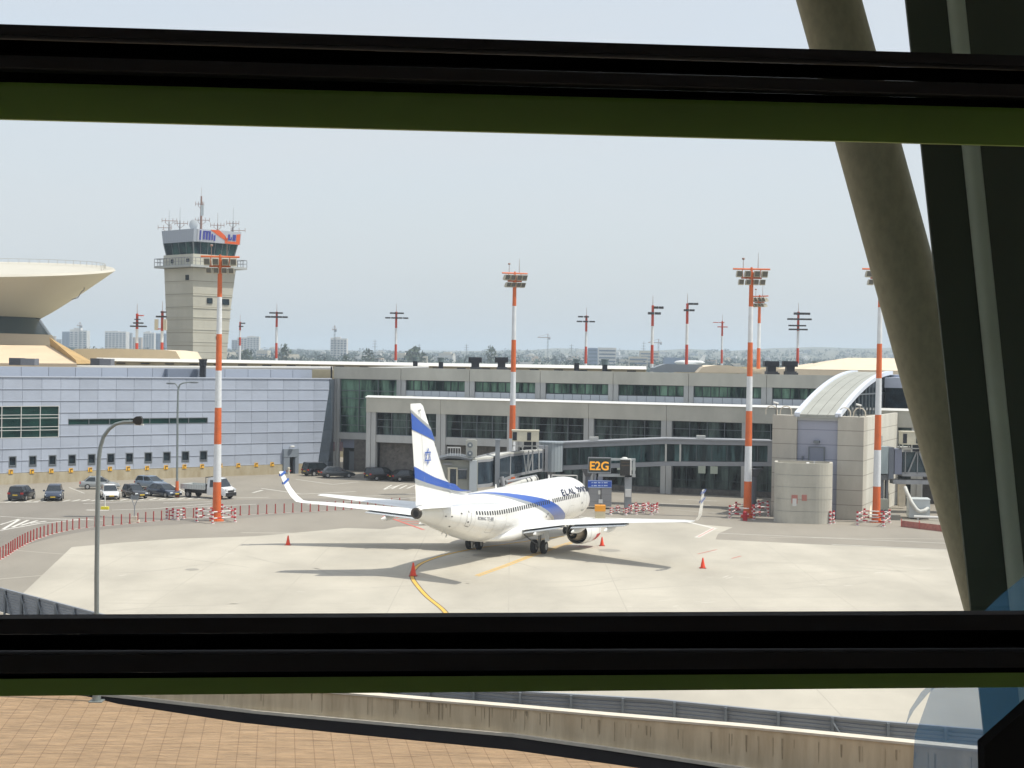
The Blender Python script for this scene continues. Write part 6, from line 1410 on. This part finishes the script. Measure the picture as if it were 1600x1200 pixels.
barrier([(1297, 819), (1302.5, 818)], 'short red and white barrier leaning at the right side of the enclosure', 1.3)
barrier([(1339.5, 821), (1380.5, 823.5), (1389.5, 817.5), (1350.5, 816)], 'square of red and white barriers around the mast at the stair building corner', 1.4)
for k, (u, v, s, w_) in enumerate(((970, 803, 'left of', 16), (998, 800, 'right of', 15), (1010, 802.5, 'in front of', 16), (1016, 797, 'behind', 11))):
    barrier([(u - w_, v + 1.5), (u - w_ * .3, v - 2), (u + w_ * .5, v + 2.2), (u + w_, v - 1)], 'heap of red and white barriers %s the stand sign post' % s if k != 2 else 'nearest heap of red and white barriers right of the stand sign post', .75 + .12 * (k % 3), close=False)
t = thing('fire_hydrant', 'red hydrant beside the foot of the mast left of the stair building', 'hydrant', G(1164, 813.5)); m = MB(); m.tube((0, 0, 0), (0, 0, .75), .25, .22, 12); m.ellipsoid((0, 0, .78), (.26, .26, .2), 12, 6); obj('barrel', m, mrb, t, smooth=True)
m = MB(); m.tube((-.4, 0, .5), (.4, 0, .5), .12, .12, 10); m.tube((0, -.35, .5), (0, 0, .5), .12, .12, 10); obj('outlet', m, mrb, t)
# bollards along the curved kerb line
mbol = mat('bollard_red', (.36, .035, .03), .6)
bk_ = [G(u, v) for u, v in kerb]; bk_ = [bk_[0] * 2 - bk_[1]] + bk_ + [bk_[-1] * 2 - bk_[-2]]; cc = []
for i in range(1, len(bk_) - 2):
    for k in range(10):
        t_ = k / 10; a, b, d, e_ = bk_[i - 1], bk_[i], bk_[i + 1], bk_[i + 2]; cc.append(.5 * ((2 * b) + (d - a) * t_ + (2 * a - 5 * b + 4 * d - e_) * t_ * t_ + (3 * b - a - 3 * d + e_) * t_ ** 3))
b0_ = None
for p, d in along(cc, 1.02):
    if b0_ is None:
        b0_ = thing('bollard', 'thin red bollard in the long curving row at the edge of the stand', 'bollard', p, 0, 'thin red bollards along the curved kerb'); m = MB(); m.tube((0, 0, .06), (0, 0, .95), .055, .055, 8); obj('post', m, mbol, b0_); m = MB(); m.tube((0, 0, .0), (0, 0, .06), .12, .12, 8); obj('foot', m, mbol, b0_)
    else: dup(b0_, p)
# traffic cones
mcn = mat('cone_orange', (.75, .06, .02), .5)
def cone(u, v, h, lab):
    t = thing('traffic_cone', lab, 'cone', G(u, v), 0, 'orange cones round the aircraft'); m = MB(); m.tube((0, 0, .05), (0, 0, h), .24 * h, .05 * h, 14); obj('cone', m, mcn, t, smooth=True); m = MB(); m.rbox((0, 0, 0), (.62 * h, .62 * h, .05)); obj('base', m, mat('cone_base', (.30, .03, .015), .6), t)
cone(450, 852, .82, 'orange traffic cone far out behind the left wing tip'); cone(645.5, 900, .98, 'orange traffic cone on the yellow line behind the tail'); cone(940.5, 853, .78, 'orange traffic cone beside the right engine'); cone(1098, 888, .82, 'orange traffic cone alone on the concrete at the right')
# little extras on the kerb: sign frame on a block, yellow-based stand, hydrants by the wall
t = thing('kerb_sign', 'small V-shaped sign frame on a concrete block beside the bollards', 'sign', G(210, 816.5)); m = MB(); m.box(-.45, .45, -.3, .3, 0, .25); m.box(-.25, .25, -.2, .2, .25, .6); obj('block', m, mcop, t); m = MB(); m.tube((0, 0, .6), (0, 0, 1.5), .06, .06, 6); m.tube((0, 0, 1.5), (-.35, 0, 2.4), .04, .04, 6); m.tube((0, 0, 1.5), (.35, 0, 2.4), .04, .04, 6); obj('frame', m, mjg, t); m = MB(); m.box(-.38, .38, -.03, .03, 2.15, 2.55); obj('sign_panel', m, mfr, t)
t = thing('portable_lamp', 'yellow-based white stand on the road below the white car', 'portable stand', G(164, 796)); m = MB(); m.rbox((0, 0, 0), (.75, .5, .28)); obj('base', m, mat('stand_yellow', (.70, .62, .03), .6), t); m = MB(); m.tube((0, 0, .28), (0, 0, 1.35), .07, .05, 8); obj('post', m, mcope, t)
for u, v, l in ((451, 741, 'beside the dark porch door'), (474, 741.5, 'right of the dark porch door')):
    t = thing('wall_hydrant', 'small pale hydrant %s' % l, 'hydrant', G(u, v)); m = MB(); m.tube((0, 0, 0), (0, 0, .75), .17, .15, 10); m.ellipsoid((0, 0, .8), (.2, .2, .16), 8, 5); obj('body', m, mat('hydrant_cream', (.60, .56, .45), .6), t); m = MB(); m.tube((-.3, 0, .45), (.3, 0, .45), .09, .09, 8); obj('outlet', m, mbol, t)

# ================================================================ cars
mcg = mat('car_glass', (.015, .022, .028), .06, spec=.8); mcb = mat('car_trim_black', (.02, .02, .022), .5); mhl = mat('headlight_glass', (.55, .58, .6), .15); mtl = mat('tail_light_red', (.40, .015, .01), .3); mpl = mat('plate_yellow', (.72, .5, .04), .5)
def car(lab, cname, u, v, yaw, paint, style='hatch', L=4.3, W=1.8, H=1.48, z=0):
    """yaw: heading, degrees from +Y towards +X. local x forward"""
    p = G(u, v); t = thing('parked_car', lab, 'car', p, R(90 - yaw), 'cars parked in front of the panel building' if u < 400 else 'dark cars parked under the terminal')
    h = H; x = lambda f: (f - .5) * L
    belt = {'hatch': [(0, .62), (.03, .86), (.12, .95), (.5, .93), (.72, .92), (.86, .80), (.96, .66), (1, .52)], 'sedan': [(0, .60), (.03, .90), (.14, .95), (.5, .90), (.70, .90), (.86, .78), (.96, .64), (1, .5)], 'suv': [(0, .66), (.03, 1.0), (.12, 1.06), (.5, 1.04), (.72, 1.04), (.86, .98), (.96, .82), (1, .6)]}[style]
    wd = [.86, .93, .98, 1, 1, .97, .9, .78]; m = MB(); rg = []
    for (f, z_), w in zip(belt, wd):
        w2 = W / 2 * w; zb = .24 if 0 < f < 1 else .32
        rg.append([(x(f), w2 * .9, zb), (x(f), w2, zb + .16), (x(f), w2, z_ - .22), (x(f), w2 * .95, z_ - .04), (x(f), w2 * .82, z_), (x(f), -w2 * .82, z_), (x(f), -w2 * .95, z_ - .04), (x(f), -w2, z_ - .22), (x(f), -w2, zb + .16), (x(f), -w2 * .9, zb)])
    m.loft(rg); body = obj('body', m, paint, t, smooth=True)
    gh = {'hatch': [(.02, .9, .78), (.10, h - .06, .64), (.35, h, .66), (.52, h - .02, .66), (.74, .9, .78)], 'sedan': [(.10, .92, .76), (.24, h - .05, .62), (.40, h, .65), (.54, h - .03, .65), (.74, .88, .78)], 'suv': [(.015, 1.02, .80), (.06, h - .05, .68), (.35, h, .70), (.53, h - .02, .70), (.72, 1.02, .80)]}[style]
    zb = gh[0][1] - .02; m = MB(); rg = []
    fs_ = [g_[0] for g_ in gh]
    lo = [fs_[0], fs_[0] + .035, fs_[2], fs_[3] + .05, fs_[-1]]
    for (f, z_, wf), fl in zip(gh[1:4], (gh[0][0], gh[2][0], gh[4][0])):
        pass
    # greenhouse: lower ring and roof ring
    def q4(fr, ff, z_, wr, wf): return [(x(fr), wr, z_), (x(ff), wf, z_), (x(ff), -wf, z_), (x(fr), -wr, z_)]
    r0, r1 = gh[0][0], gh[-1][0]; t0, t1 = gh[1][0], gh[3][0]; wb, wt = W / 2 * .86, W / 2 * .70
    m.loft([q4(r0, r1, zb, wb * .93, wb * .97), q4(t0, t1, h - .06, wt * .95, wt * .97)]); obj('glasshouse', m, mcg, t)
    m = MB(); m.loft([q4(t0 - .01, t1 + .012, h - .075, wt * .97, wt * .99), q4(t0 + .02, t1 - .02, h, wt * .85, wt * .86)]); obj('roof', m, paint, t, smooth=True)
    m = MB()
    for s_ in (-1, 1):
        for a, b, w_ in ((r0, t0, .05), (r1, t1, .045), ((r0 + r1) / 2 - .02, (t0 + t1) / 2, .05)):
            wa, wt_ = wb * (.93 if a == r0 else .97), wt * .97; m.hexa([(x(a) - w_, s_ * wa * 1.0, zb), (x(a) + w_, s_ * wa * 1.0, zb), (x(a) + w_, s_ * (wa + .02), zb), (x(a) - w_, s_ * (wa + .02), zb), (x(b) - w_, s_ * wt_, h - .05), (x(b) + w_, s_ * wt_, h - .05), (x(b) + w_, s_ * (wt_ + .02), h - .05), (x(b) - w_, s_ * (wt_ + .02), h - .05)])
    obj('pillar', m, paint, t)
    for fx in (.19, .80):
        for s_ in (-1, 1):
            m = MB(); cx = x(fx); y0 = s_ * (W / 2 - .2); y1 = s_ * (W / 2 + .015)
            m.tube((cx, y0, .32), (cx, y1, .32), .32, .32, 18); wh = obj('wheel', m, mtyre, t); m = MB(); m.tube((cx, y1, .32), (cx, y1 + s_ * .012, .32), .19, .17, 12); obj('rim', m, mrim, wh)
    zf, zr_ = belt[-1][1], belt[1][1]
    for s_ in (-1, 1):
        m = MB(); m.loft([[(x(.975), s_ * W * .27, zf + .02), (x(.955), s_ * W * .45, zf + .04), (x(.955), s_ * W * .45, zf + .17), (x(.955), s_ * W * .27, zf + .15)], [(x(.99), s_ * W * .27, zf + .0), (x(.975), s_ * W * .45, zf + .02), (x(.968), s_ * W * .45, zf + .16), (x(.975), s_ * W * .27, zf + .13)]]); obj('headlight', m, mhl, t)
        m = MB(); m.box(x(.0) - .015, x(.03), s_ * W * .3, s_ * W * .455, zr_ - .24, zr_ - .06); obj('tail_light', m, mtl, t)
        m = MB(); m.box(x(.66), x(.70), s_ * W * .49, s_ * (W * .49 + .2), zb - .02, zb + .14); obj('mirror', m, paint, t)
    m = MB(); m.box(x(1) - .02, x(1) + .03, -W * .28, W * .28, .33, zf - .02); m.box(x(0) - .03, x(0) + .03, -W * .4, W * .4, .3, .48); obj('bumper_grille', m, mcb, t)
    for xx in (x(1) + .035, x(0) - .045): m = MB(); m.box(xx, xx + .01, -.26, .26, .42 if xx > 0 else .62, .53 if xx > 0 else .73); obj('number_plate', m, mpl, t)
    return t
def paint(n, c): return mat('paint_' + n, c, .25, .15, coat=.8)
pk, pnb, pwh, psl, plb = paint('black', (.012, .012, .016)), paint('navy', (.035, .05, .085)), paint('white', (.72, .72, .72)), paint('silver', (.33, .35, .36)), paint('pale_blue', (.20, .26, .34))
car('black hatchback seen from behind, leftmost of the parked cars', 'c', 34, 781, 2, pk, 'suv', 4.3, 1.85, 1.6)
car('dark blue compact SUV facing the camera, second from the left', 'c', 84.5, 781, 168, pnb, 'suv', 4.3, 1.85, 1.62)
car('silver sedan in the back row half hidden by the near lamp post', 'c', 156, 764, 75, psl, 'sedan', 4.6, 1.8, 1.5)
car('white car facing the camera just right of the near lamp post', 'c', 171, 779, 160, pwh, 'hatch', 4.3, 1.8, 1.55)
car('black mini car with yellow plate between the white car and blue sedan', 'c', 210.5, 778, 142, pk, 'hatch', 3.7, 1.66, 1.5)
car('pale grey-blue hatchback in the back row', 'c', 237, 763, 125, plb, 'hatch', 4.3, 1.8, 1.5)
car('dark slate sedan beside the orange foot of the two-armed lamp', 'c', 256, 776, 130, pnb, 'sedan', 4.6, 1.8, 1.47)
car('black SUV parked by the slanted glass wall', 'c', 499, 743, 50, pk, 'suv', 4.7, 1.95, 1.85)
car('dark grey sedan parked next to the black SUV by the glass wall', 'c', 526, 746, 68, paint('charcoal', (.05, .055, .06)), 'sedan', 4.7, 1.85, 1.48)
car('black SUV with bright tail light parked behind the concrete column', 'c', 598, 750, 55, pk, 'suv', 4.7, 1.95, 1.72)
car('black sedan in the shade just left of the aircraft tail', 'c', 636, 751.5, 60, pk, 'sedan', 4.9, 1.9, 1.5)
# white flatbed pickup
T = thing('flatbed_truck', 'white flatbed truck with grey cargo bed behind the striped mast', 'truck', G(320, 777.5), R(90 - 118), None)
m = MB(); rg = []
for xx, z_, w in ((1.0, 2.2, .93), (1.15, 2.32, .95), (2.0, 2.3, .95), (2.35, 2.2, .95), (2.95, 1.35, 1.0), (3.45, 1.15, .98), (3.6, .8, .9), (3.62, .45, .88)): rg.append([(xx, w, .42), (xx, w, min(z_, 1.3) - .05), (xx, w * .86 if z_ > 1.5 else w * .95, z_), (xx, -w * .86 if z_ > 1.5 else -w * .95, z_), (xx, -w, min(z_, 1.3) - .05), (xx, -w, .42)])
m.loft(rg); obj('cab', m, pwh, T, smooth=True)
m = MB(); m.hexa([(2.33, -.78, 2.19), (2.93, -.86, 1.4), (2.95, -.86, 1.38), (2.3, -.7, 2.17), (2.33, .78, 2.19), (2.93, .86, 1.4), (2.97, .86, 1.38), (2.37, .78, 2.22)]); m.faces([(2.38, -.74, 2.185), (2.38, .74, 2.185), (2.97, .87, 1.37), (2.97, -.87, 1.37)], [(0, 1, 2, 3)]); obj('windscreen', m, mcg, T)
for s_ in (-1, 1): m = MB(); m.faces([(1.4, s_ * .965, 1.3), (2.7, s_ * .985, 1.3), (2.3, s_ * .87, 2.05), (1.4, s_ * .86, 2.1)], [(0, 1, 2, 3)]); obj('side_window', m, mcg, T)
m = MB(); m.box(-2.6, .8, -1.05, 1.05, .95, 1.05); m.box(-2.6, .8, -1.05, -1.0, 1.05, 1.5); m.box(-2.6, .8, 1.0, 1.05, 1.05, 1.5); m.box(-2.6, -2.55, -1.0, 1.0, 1.05, 1.5); obj('cargo_bed', m, mat('bed_grey', (.48, .50, .49), .5, lines=(.35, 0, 0, .03)), T)
m = MB(); m.box(.86, .9, -1.0, -.93, .95, 2.4); m.box(.86, .9, .93, 1.0, .95, 2.4); m.box(.86, .9, -.93, .93, 2.3, 2.4); m.box(.86, .9, -.93, .93, 1.0, 1.6); m.box(-2.5, 1.2, -.45, -.35, .5, .9); m.box(-2.5, 1.2, .35, .45, .5, .9); obj('chassis', m, mcb, T)
m = MB(); m.box(3.55, 3.68, -.9, .9, .35, .75); m.box(3.6, 3.66, -.5, .5, .8, 1.0); obj('bumper', m, mcb, T)
for xx in (-1.6, 2.75):
    for s_ in (-1, 1): m = MB(); m.tube((xx, s_ * .78, .38), (xx, s_ * 1.02, .38), .38, .38, 18); wh = obj('wheel', m, mtyre, T); m = MB(); m.tube((xx, s_ * 1.02, .38), (xx, s_ * 1.03, .38), .2, .2, 12); obj('rim', m, mrim, wh)
for s_ in (-1, 1): m = MB(); m.box(3.4, 3.6, s_ * .6, s_ * .9, .95, 1.15); obj('headlight', m, mhl, T); m = MB(); m.box(2.4, 2.5, s_ * 1.0, s_ * 1.22, 1.35, 1.75); obj('mirror', m, mcb, T)

# ================================================================ the far plain: city, trees, cranes
mty = [mat('far_building_%s' % n, c, .8, noise=.05, amt=.1) for n, c in (('white', (.58, .57, .55)), ('cream', (.50, .46, .38)), ('grey', (.33, .35, .38)), ('tan', (.42, .34, .27)), ('blue', (.17, .23, .34)))]
mfw = mat('far_window_band', (.09, .13, .19), .4)
def tower_block(u0, u1, vt, Y, lab, mi, nb=4, crown=0):
    a = D(u0, vt, Y); b = D(u1, vt, Y); w = b.x - a.x; z0 = elev((a.x + b.x) / 2, Y) - 3; t = thing('apartment_tower', lab, 'tower block', ((a.x + b.x) / 2, Y, z0), 0, 'tower blocks on the left skyline'); h = a.z - z0
    m = MB(); dp = w * .7; m.box(-w / 2, w / 2, 0, dp, 0, h)
    if crown: m.box(-w * .3, w * .1, 2, dp - 2, h, h + crown); m.box(-w * .5, -w * .3, 1, dp, h - 4, h + crown * .4)
    obj('wall', m, mty[mi], t); m = MB(); n = max(4, int(h / 3.4))
    for i in range(n):
        z = 2 + i * (h - 3) / n
        for k in range(nb): x = -w / 2 + w * (k + .18) / nb; m.box(x, x + w * .6 / nb, -.3, .1, z, z + 1.7)
    obj('window_band', m, mfw, t)
for a in [(97, 113, 518, 2700, 'blue-grey tower block next to the bowl roof', 4, 3, 0), (109, 136, 516, 2600, 'white tower block with a crane on top near the bowl roof', 0, 4, 4), (164, 197, 517.5, 2650, 'wide white tower block with blue stripes left of the red mast', 0, 6, 1), (196, 206, 520, 2750, 'narrow pale tower block behind the red mast', 2, 2, 0), (206, 221, 527, 3000, 'low tan block between the skyline towers', 3, 3, 0), (224, 241, 519.5, 2600, 'pale blue tower block right of the red mast', 0, 4, 2), (243, 259, 521, 2650, 'blue-striped tower touching the control tower', 4, 3, 0), (76, 86, 525, 3200, 'small far tower block just right of the bowl neck', 3, 2, 0), (88, 96, 530, 3200, 'small low far block beside the bowl neck', 2, 2, 0), (362, 372, 531, 2800, 'grey block just right of the control tower', 2, 2, 0), (371, 386, 527, 2700, 'pale tower pair, left one, right of the control tower', 0, 3, 0), (386, 405, 525.5, 2700, 'white apartment tower at the right end of the left skyline', 0, 4, 1), (516.5, 542, 528.5, 2300, 'isolated white tower block under construction left of the terminal middle', 0, 5, 2)]: tower_block(*a)
def crane(u, vt, vb, uj0, uj1, Y, lab):
    p = D(u, vt, Y); z0 = elev(p.x, Y); t = thing('tower_crane', lab, 'crane', (p.x, Y, z0), 0, 'construction cranes on the horizon'); k = Y / FPX; h = p.z - z0; s_ = .8
    m = MB(); 
    for x in (-s_, s_): m.box(x - .25, x + .25, -.3, .3, 0, h)
    n = int(h / 5)
    for i in range(n): m.tube((-s_, 0, h * i / n), (s_, 0, h * (i + 1) / n), .2, .2, 4)
    obj('mast', m, mfr, t); m = MB(); m.box((uj0 - u) * k, (uj1 - u) * k, -.4, .4, h - 1.6, h - .4); m.tube(((uj0 - u) * k, 0, h - .5), (0, 0, h + 5), .2, .2, 4); m.tube(((uj1 - u) * k, 0, h - .5), (0, 0, h + 5), .2, .2, 4); m.box(-.5, .5, -.5, .5, h - .4, h + 5); obj('jib', m, mant, t)
    m = MB(); m.box((uj1 - u) * k - 3, (uj1 - u) * k, -1, 1, h - 4, h - 1.7); obj('counterweight', m, mfr, t)
crane(856, 526.5, 550, 840, 860, 2600, 'tall crane with a long jib right of the central mast'); crane(1029, 534.5, 560, 1013, 1034, 2600, 'crane behind the pair of short-lamp masts'); crane(125, 508, 516, 120, 128.5, 2590, 'small crane on the roof of the white tower near the bowl roof'); crane(523, 514, 528, 519, 526, 2295, 'small crane over the isolated white tower block')
# nearer blocks on the plain
def far_block(name, u0, u1, vt, Y, lab, mi, cat='building', grp=None, band=True):
    a = D(u0, vt, Y); b = D(u1, vt, Y); z0 = elev((a.x + b.x) / 2, Y) - 2; w = b.x - a.x; h = max(4, a.z - z0); t = thing(name, lab, cat, ((a.x + b.x) / 2, Y, z0), 0, grp); m = MB(); m.box(-w / 2, w / 2, 0, w * .5, 0, h); obj('wall', m, mty[mi], t)
    if band:
        m = MB()
        for i in range(max(1, int((h - 2) / 4))): m.box(-w * .46, w * .46, -.2, .1, 2.5 + i * 4, 4.2 + i * 4)
        obj('window_band', m, mfw, t)
far_block('office_building', 919, 934, 543.5, 1900, 'dark blue office block left of the white one beyond the roof', 4); far_block('office_building', 935, 963, 543, 1850, 'white office block with window bands beyond the terminal roof', 0); far_block('office_building', 983, 1012, 557, 1700, 'low cream terraced building beyond the roof left of the paired masts', 1); far_block('office_building', 1000, 1030, 548, 2100, 'pale stepped building behind the paired masts', 1); far_block('storage_hall', 1038, 1078, 558.5, 1500, 'dark blue storage hall beyond the roof right of the paired masts', 4, 'hall', None, False); far_block('storage_hall', 645, 668, 556, 1600, 'low cream hall right of the isolated tower block', 1, 'hall', None, False)
def pick(): return random.random()
lab_grp = 'small pale houses scattered over the far plain'
random.seed(11); hb = None
for i in range(120):
    u = random.uniform(360, 1420); Y = random.uniform(1500, 4600); a = D(u, 550, Y); w = random.uniform(8, 26); h = random.uniform(5, 12)
    t = thing('distant_house', 'small pale house among the trees of the far plain', 'house', (a.x, Y, elev(a.x, Y) - 1), random.uniform(-.4, .4), lab_grp)
    m = MB(); m.box(-w / 2, w / 2, 0, w * .6, 0, h + 1); m.box(-w * .2, w * .3, w * .1, w * .5, h + 1, h + random.choice((0.5, 3))); obj('wall', m, mty[random.choice((0, 0, 1, 1, 2, 3))], t)
    m = MB(); [m.box(-w * .45 + w * .9 * k / 5 + .3, -w * .45 + w * .9 * (k + 1) / 5 - .6, -.15, .1, 2 + 4 * r_, 4 + 4 * r_) for k in range(5) for r_ in range(int(h / 4.5))]
    if m.f: obj('window_band', m, mfw, t)
# white aircraft parked far off, tail showing above the roof
t = thing('distant_airliner', 'white airliner parked far off, its tail and back showing over the roof', 'aircraft', (D(1083, 567, 1400).x, 1400, 0)); m = MB(); k = 1400 / FPX; zc = D(1075, 566.5, 1400).z
m.loft([[(x, r_ * math.cos(R(30 * i)), zc + r_ * math.sin(R(30 * i))) for i in range(12)] for x, r_ in ((-16, .3), (-14, 1.4), (-10, 1.95), (2, 2.0), (7, 1.5), (10, .4))]); obj('fuselage', m, mac, t, smooth=True); m = MB(); m.hexa([(4, -.2, zc + 1), (9.5, -.2, zc + 1), (9.5, .2, zc + 1), (4, .2, zc + 1), (8.5, -.1, zc + 6.5), (10.8, -.1, zc + 6.5), (10.8, .1, zc + 6.5), (8.5, .1, zc + 6.5)]); obj('tail_fin', m, mac, t); m = MB(); m.box(-8, 2, -14, 14, zc - 1.4, zc - 1.1); m.tube((-4, 0, 0), (-4, 0, zc - 1.5), .4, .4, 8); obj('wing', m, mac, t)
# power pylons
for u, vt, Y, l in ((893, 537, 2200, 'pylon with crossbars left of the dark blue office block'), (729, 537, 2400, 'thin far mast left of the central mast'), (586, 530, 2300, 'thin far mast right of the isolated tower block'), (655, 537, 2500, 'thin far mast right of the broken-row light mast'), (1006, 533, 2500, 'thin far mast left of the paired light masts')):
    p = D(u, vt, Y); z0 = elev(p.x, Y); h = p.z - z0; t = thing('power_pylon', l, 'pylon', (p.x, Y, z0), 0, 'thin pylons on the horizon'); m = MB(); m.tube((-1.2, 0, 0), (0, 0, h), .3, .2, 4); m.tube((1.2, 0, 0), (0, 0, h), .3, .2, 4); obj('tower', m, mfr, t); m = MB()
    for f_ in (.65, .78, .9): m.box(-4 * (1.3 - f_ * .6), 4 * (1.3 - f_ * .6), -.2, .2, h * f_, h * f_ + .4)
    obj('crossbar', m, mfr, t)
# woods: leaf-clump crowns scattered over the plain
random.seed(5); m = MB()
mwd = mat('far_foliage', (.035, .065, .05), .9, noise=.05, c2=(.02, .035, .03), island=.4)
def tree_mass(mb, x, y, z, r, h, n):
    for i in range(n):
        a = random.uniform(0, 6.283); q = random.random() ** .5; zz = random.random(); rr_ = r * q * math.sin(math.pi * (.12 + .8 * zz)); cx, cy, cz = x + rr_ * math.cos(a), y + rr_ * math.sin(a), z + h * (.15 + .85 * zz); s_ = r * random.uniform(.22, .42)
        p = [Vector((random.gauss(0, 1), random.gauss(0, 1), random.gauss(0, 1))).normalized() * s_ for _ in range(3)]; c = Vector((cx, cy, cz)); mb.poly([c + p[0], c + p[1], c + p[2]])
for i in range(3200):
    Y = 1150 + 3600 * random.random() ** 1.2; u = random.uniform(-120, 1650); a = D(u, 550, Y); r_ = random.uniform(4, 9) * (1 + Y / 9000); h = random.uniform(6, 13)
    tree_mass(m, a.x, Y, elev(a.x, Y) - 1, r_, h, 16)
o = obj('distant_woods', m, mwd); tag(o, 'hazy belt of dark green trees across the far plain', 'woods', None, 'stuff')
mlf = mat('tree_leaves', (.055, .08, .045), .9, island=.3); mbk = mat('tree_bark', (.10, .08, .06), .9)
for u, vt, Y, rr_, lab in ((445, 539.5, 1350, 5.5, 'broad round-topped tree standing above the woods left of the isolated tower'), (648, 545, 1400, 9, 'wide dark tree mass behind the twin-row light mast'), (540, 556, 1200, 4, 'small dark tree at the foot of the isolated tower block'), (767, 541.5, 1500, 6, 'round tree just left of the central floodlight mast'), (575, 547, 1400, 6, 'bushy tree right of the isolated tower block'), (385, 547, 1300, 6, 'tree below the white towers right of the control tower')):
    p = D(u, vt, Y); z0 = elev(p.x, Y); h = p.z - z0; t = thing('tree', lab, 'tree', (p.x, Y, z0), 0, 'large trees standing out of the far woods'); m = MB(); m.tube((0, 0, 0), (0, 0, h * .6), .5, .25, 7); m.tube((0, 0, h * .4), (rr_ * .5, 0, h * .75), .2, .08, 5); m.tube((0, 0, h * .35), (-rr_ * .5, 1, h * .7), .2, .08, 5); obj('trunk', m, mbk, t); m = MB(); tree_mass(m, 0, 0, h * .2, rr_, h * .8, 160); obj('crown', m, mlf, t)

# ================================================================ the air: one even box of haze round everything
hz = MB(); hz.box(-14500, 14500, -14500, 14500, -3, 160)
mh = bpy.data.materials.new('haze_air'); mh.use_nodes = True; nt = mh.node_tree; nt.nodes.clear(); o_ = nt.nodes.new('ShaderNodeOutputMaterial'); pv = nt.nodes.new('ShaderNodeVolumePrincipled')
pv.inputs['Color'].default_value = (.74, .86, 1.0, 1); pv.inputs['Density'].default_value = .00017; pv.inputs['Anisotropy'].default_value = .2
nt.links.new(pv.outputs[0], o_.inputs['Volume'])
o = obj('haze', hz, mh); tag(o, 'pale blue haze lying over the plain and the city', 'haze', None, 'stuff')
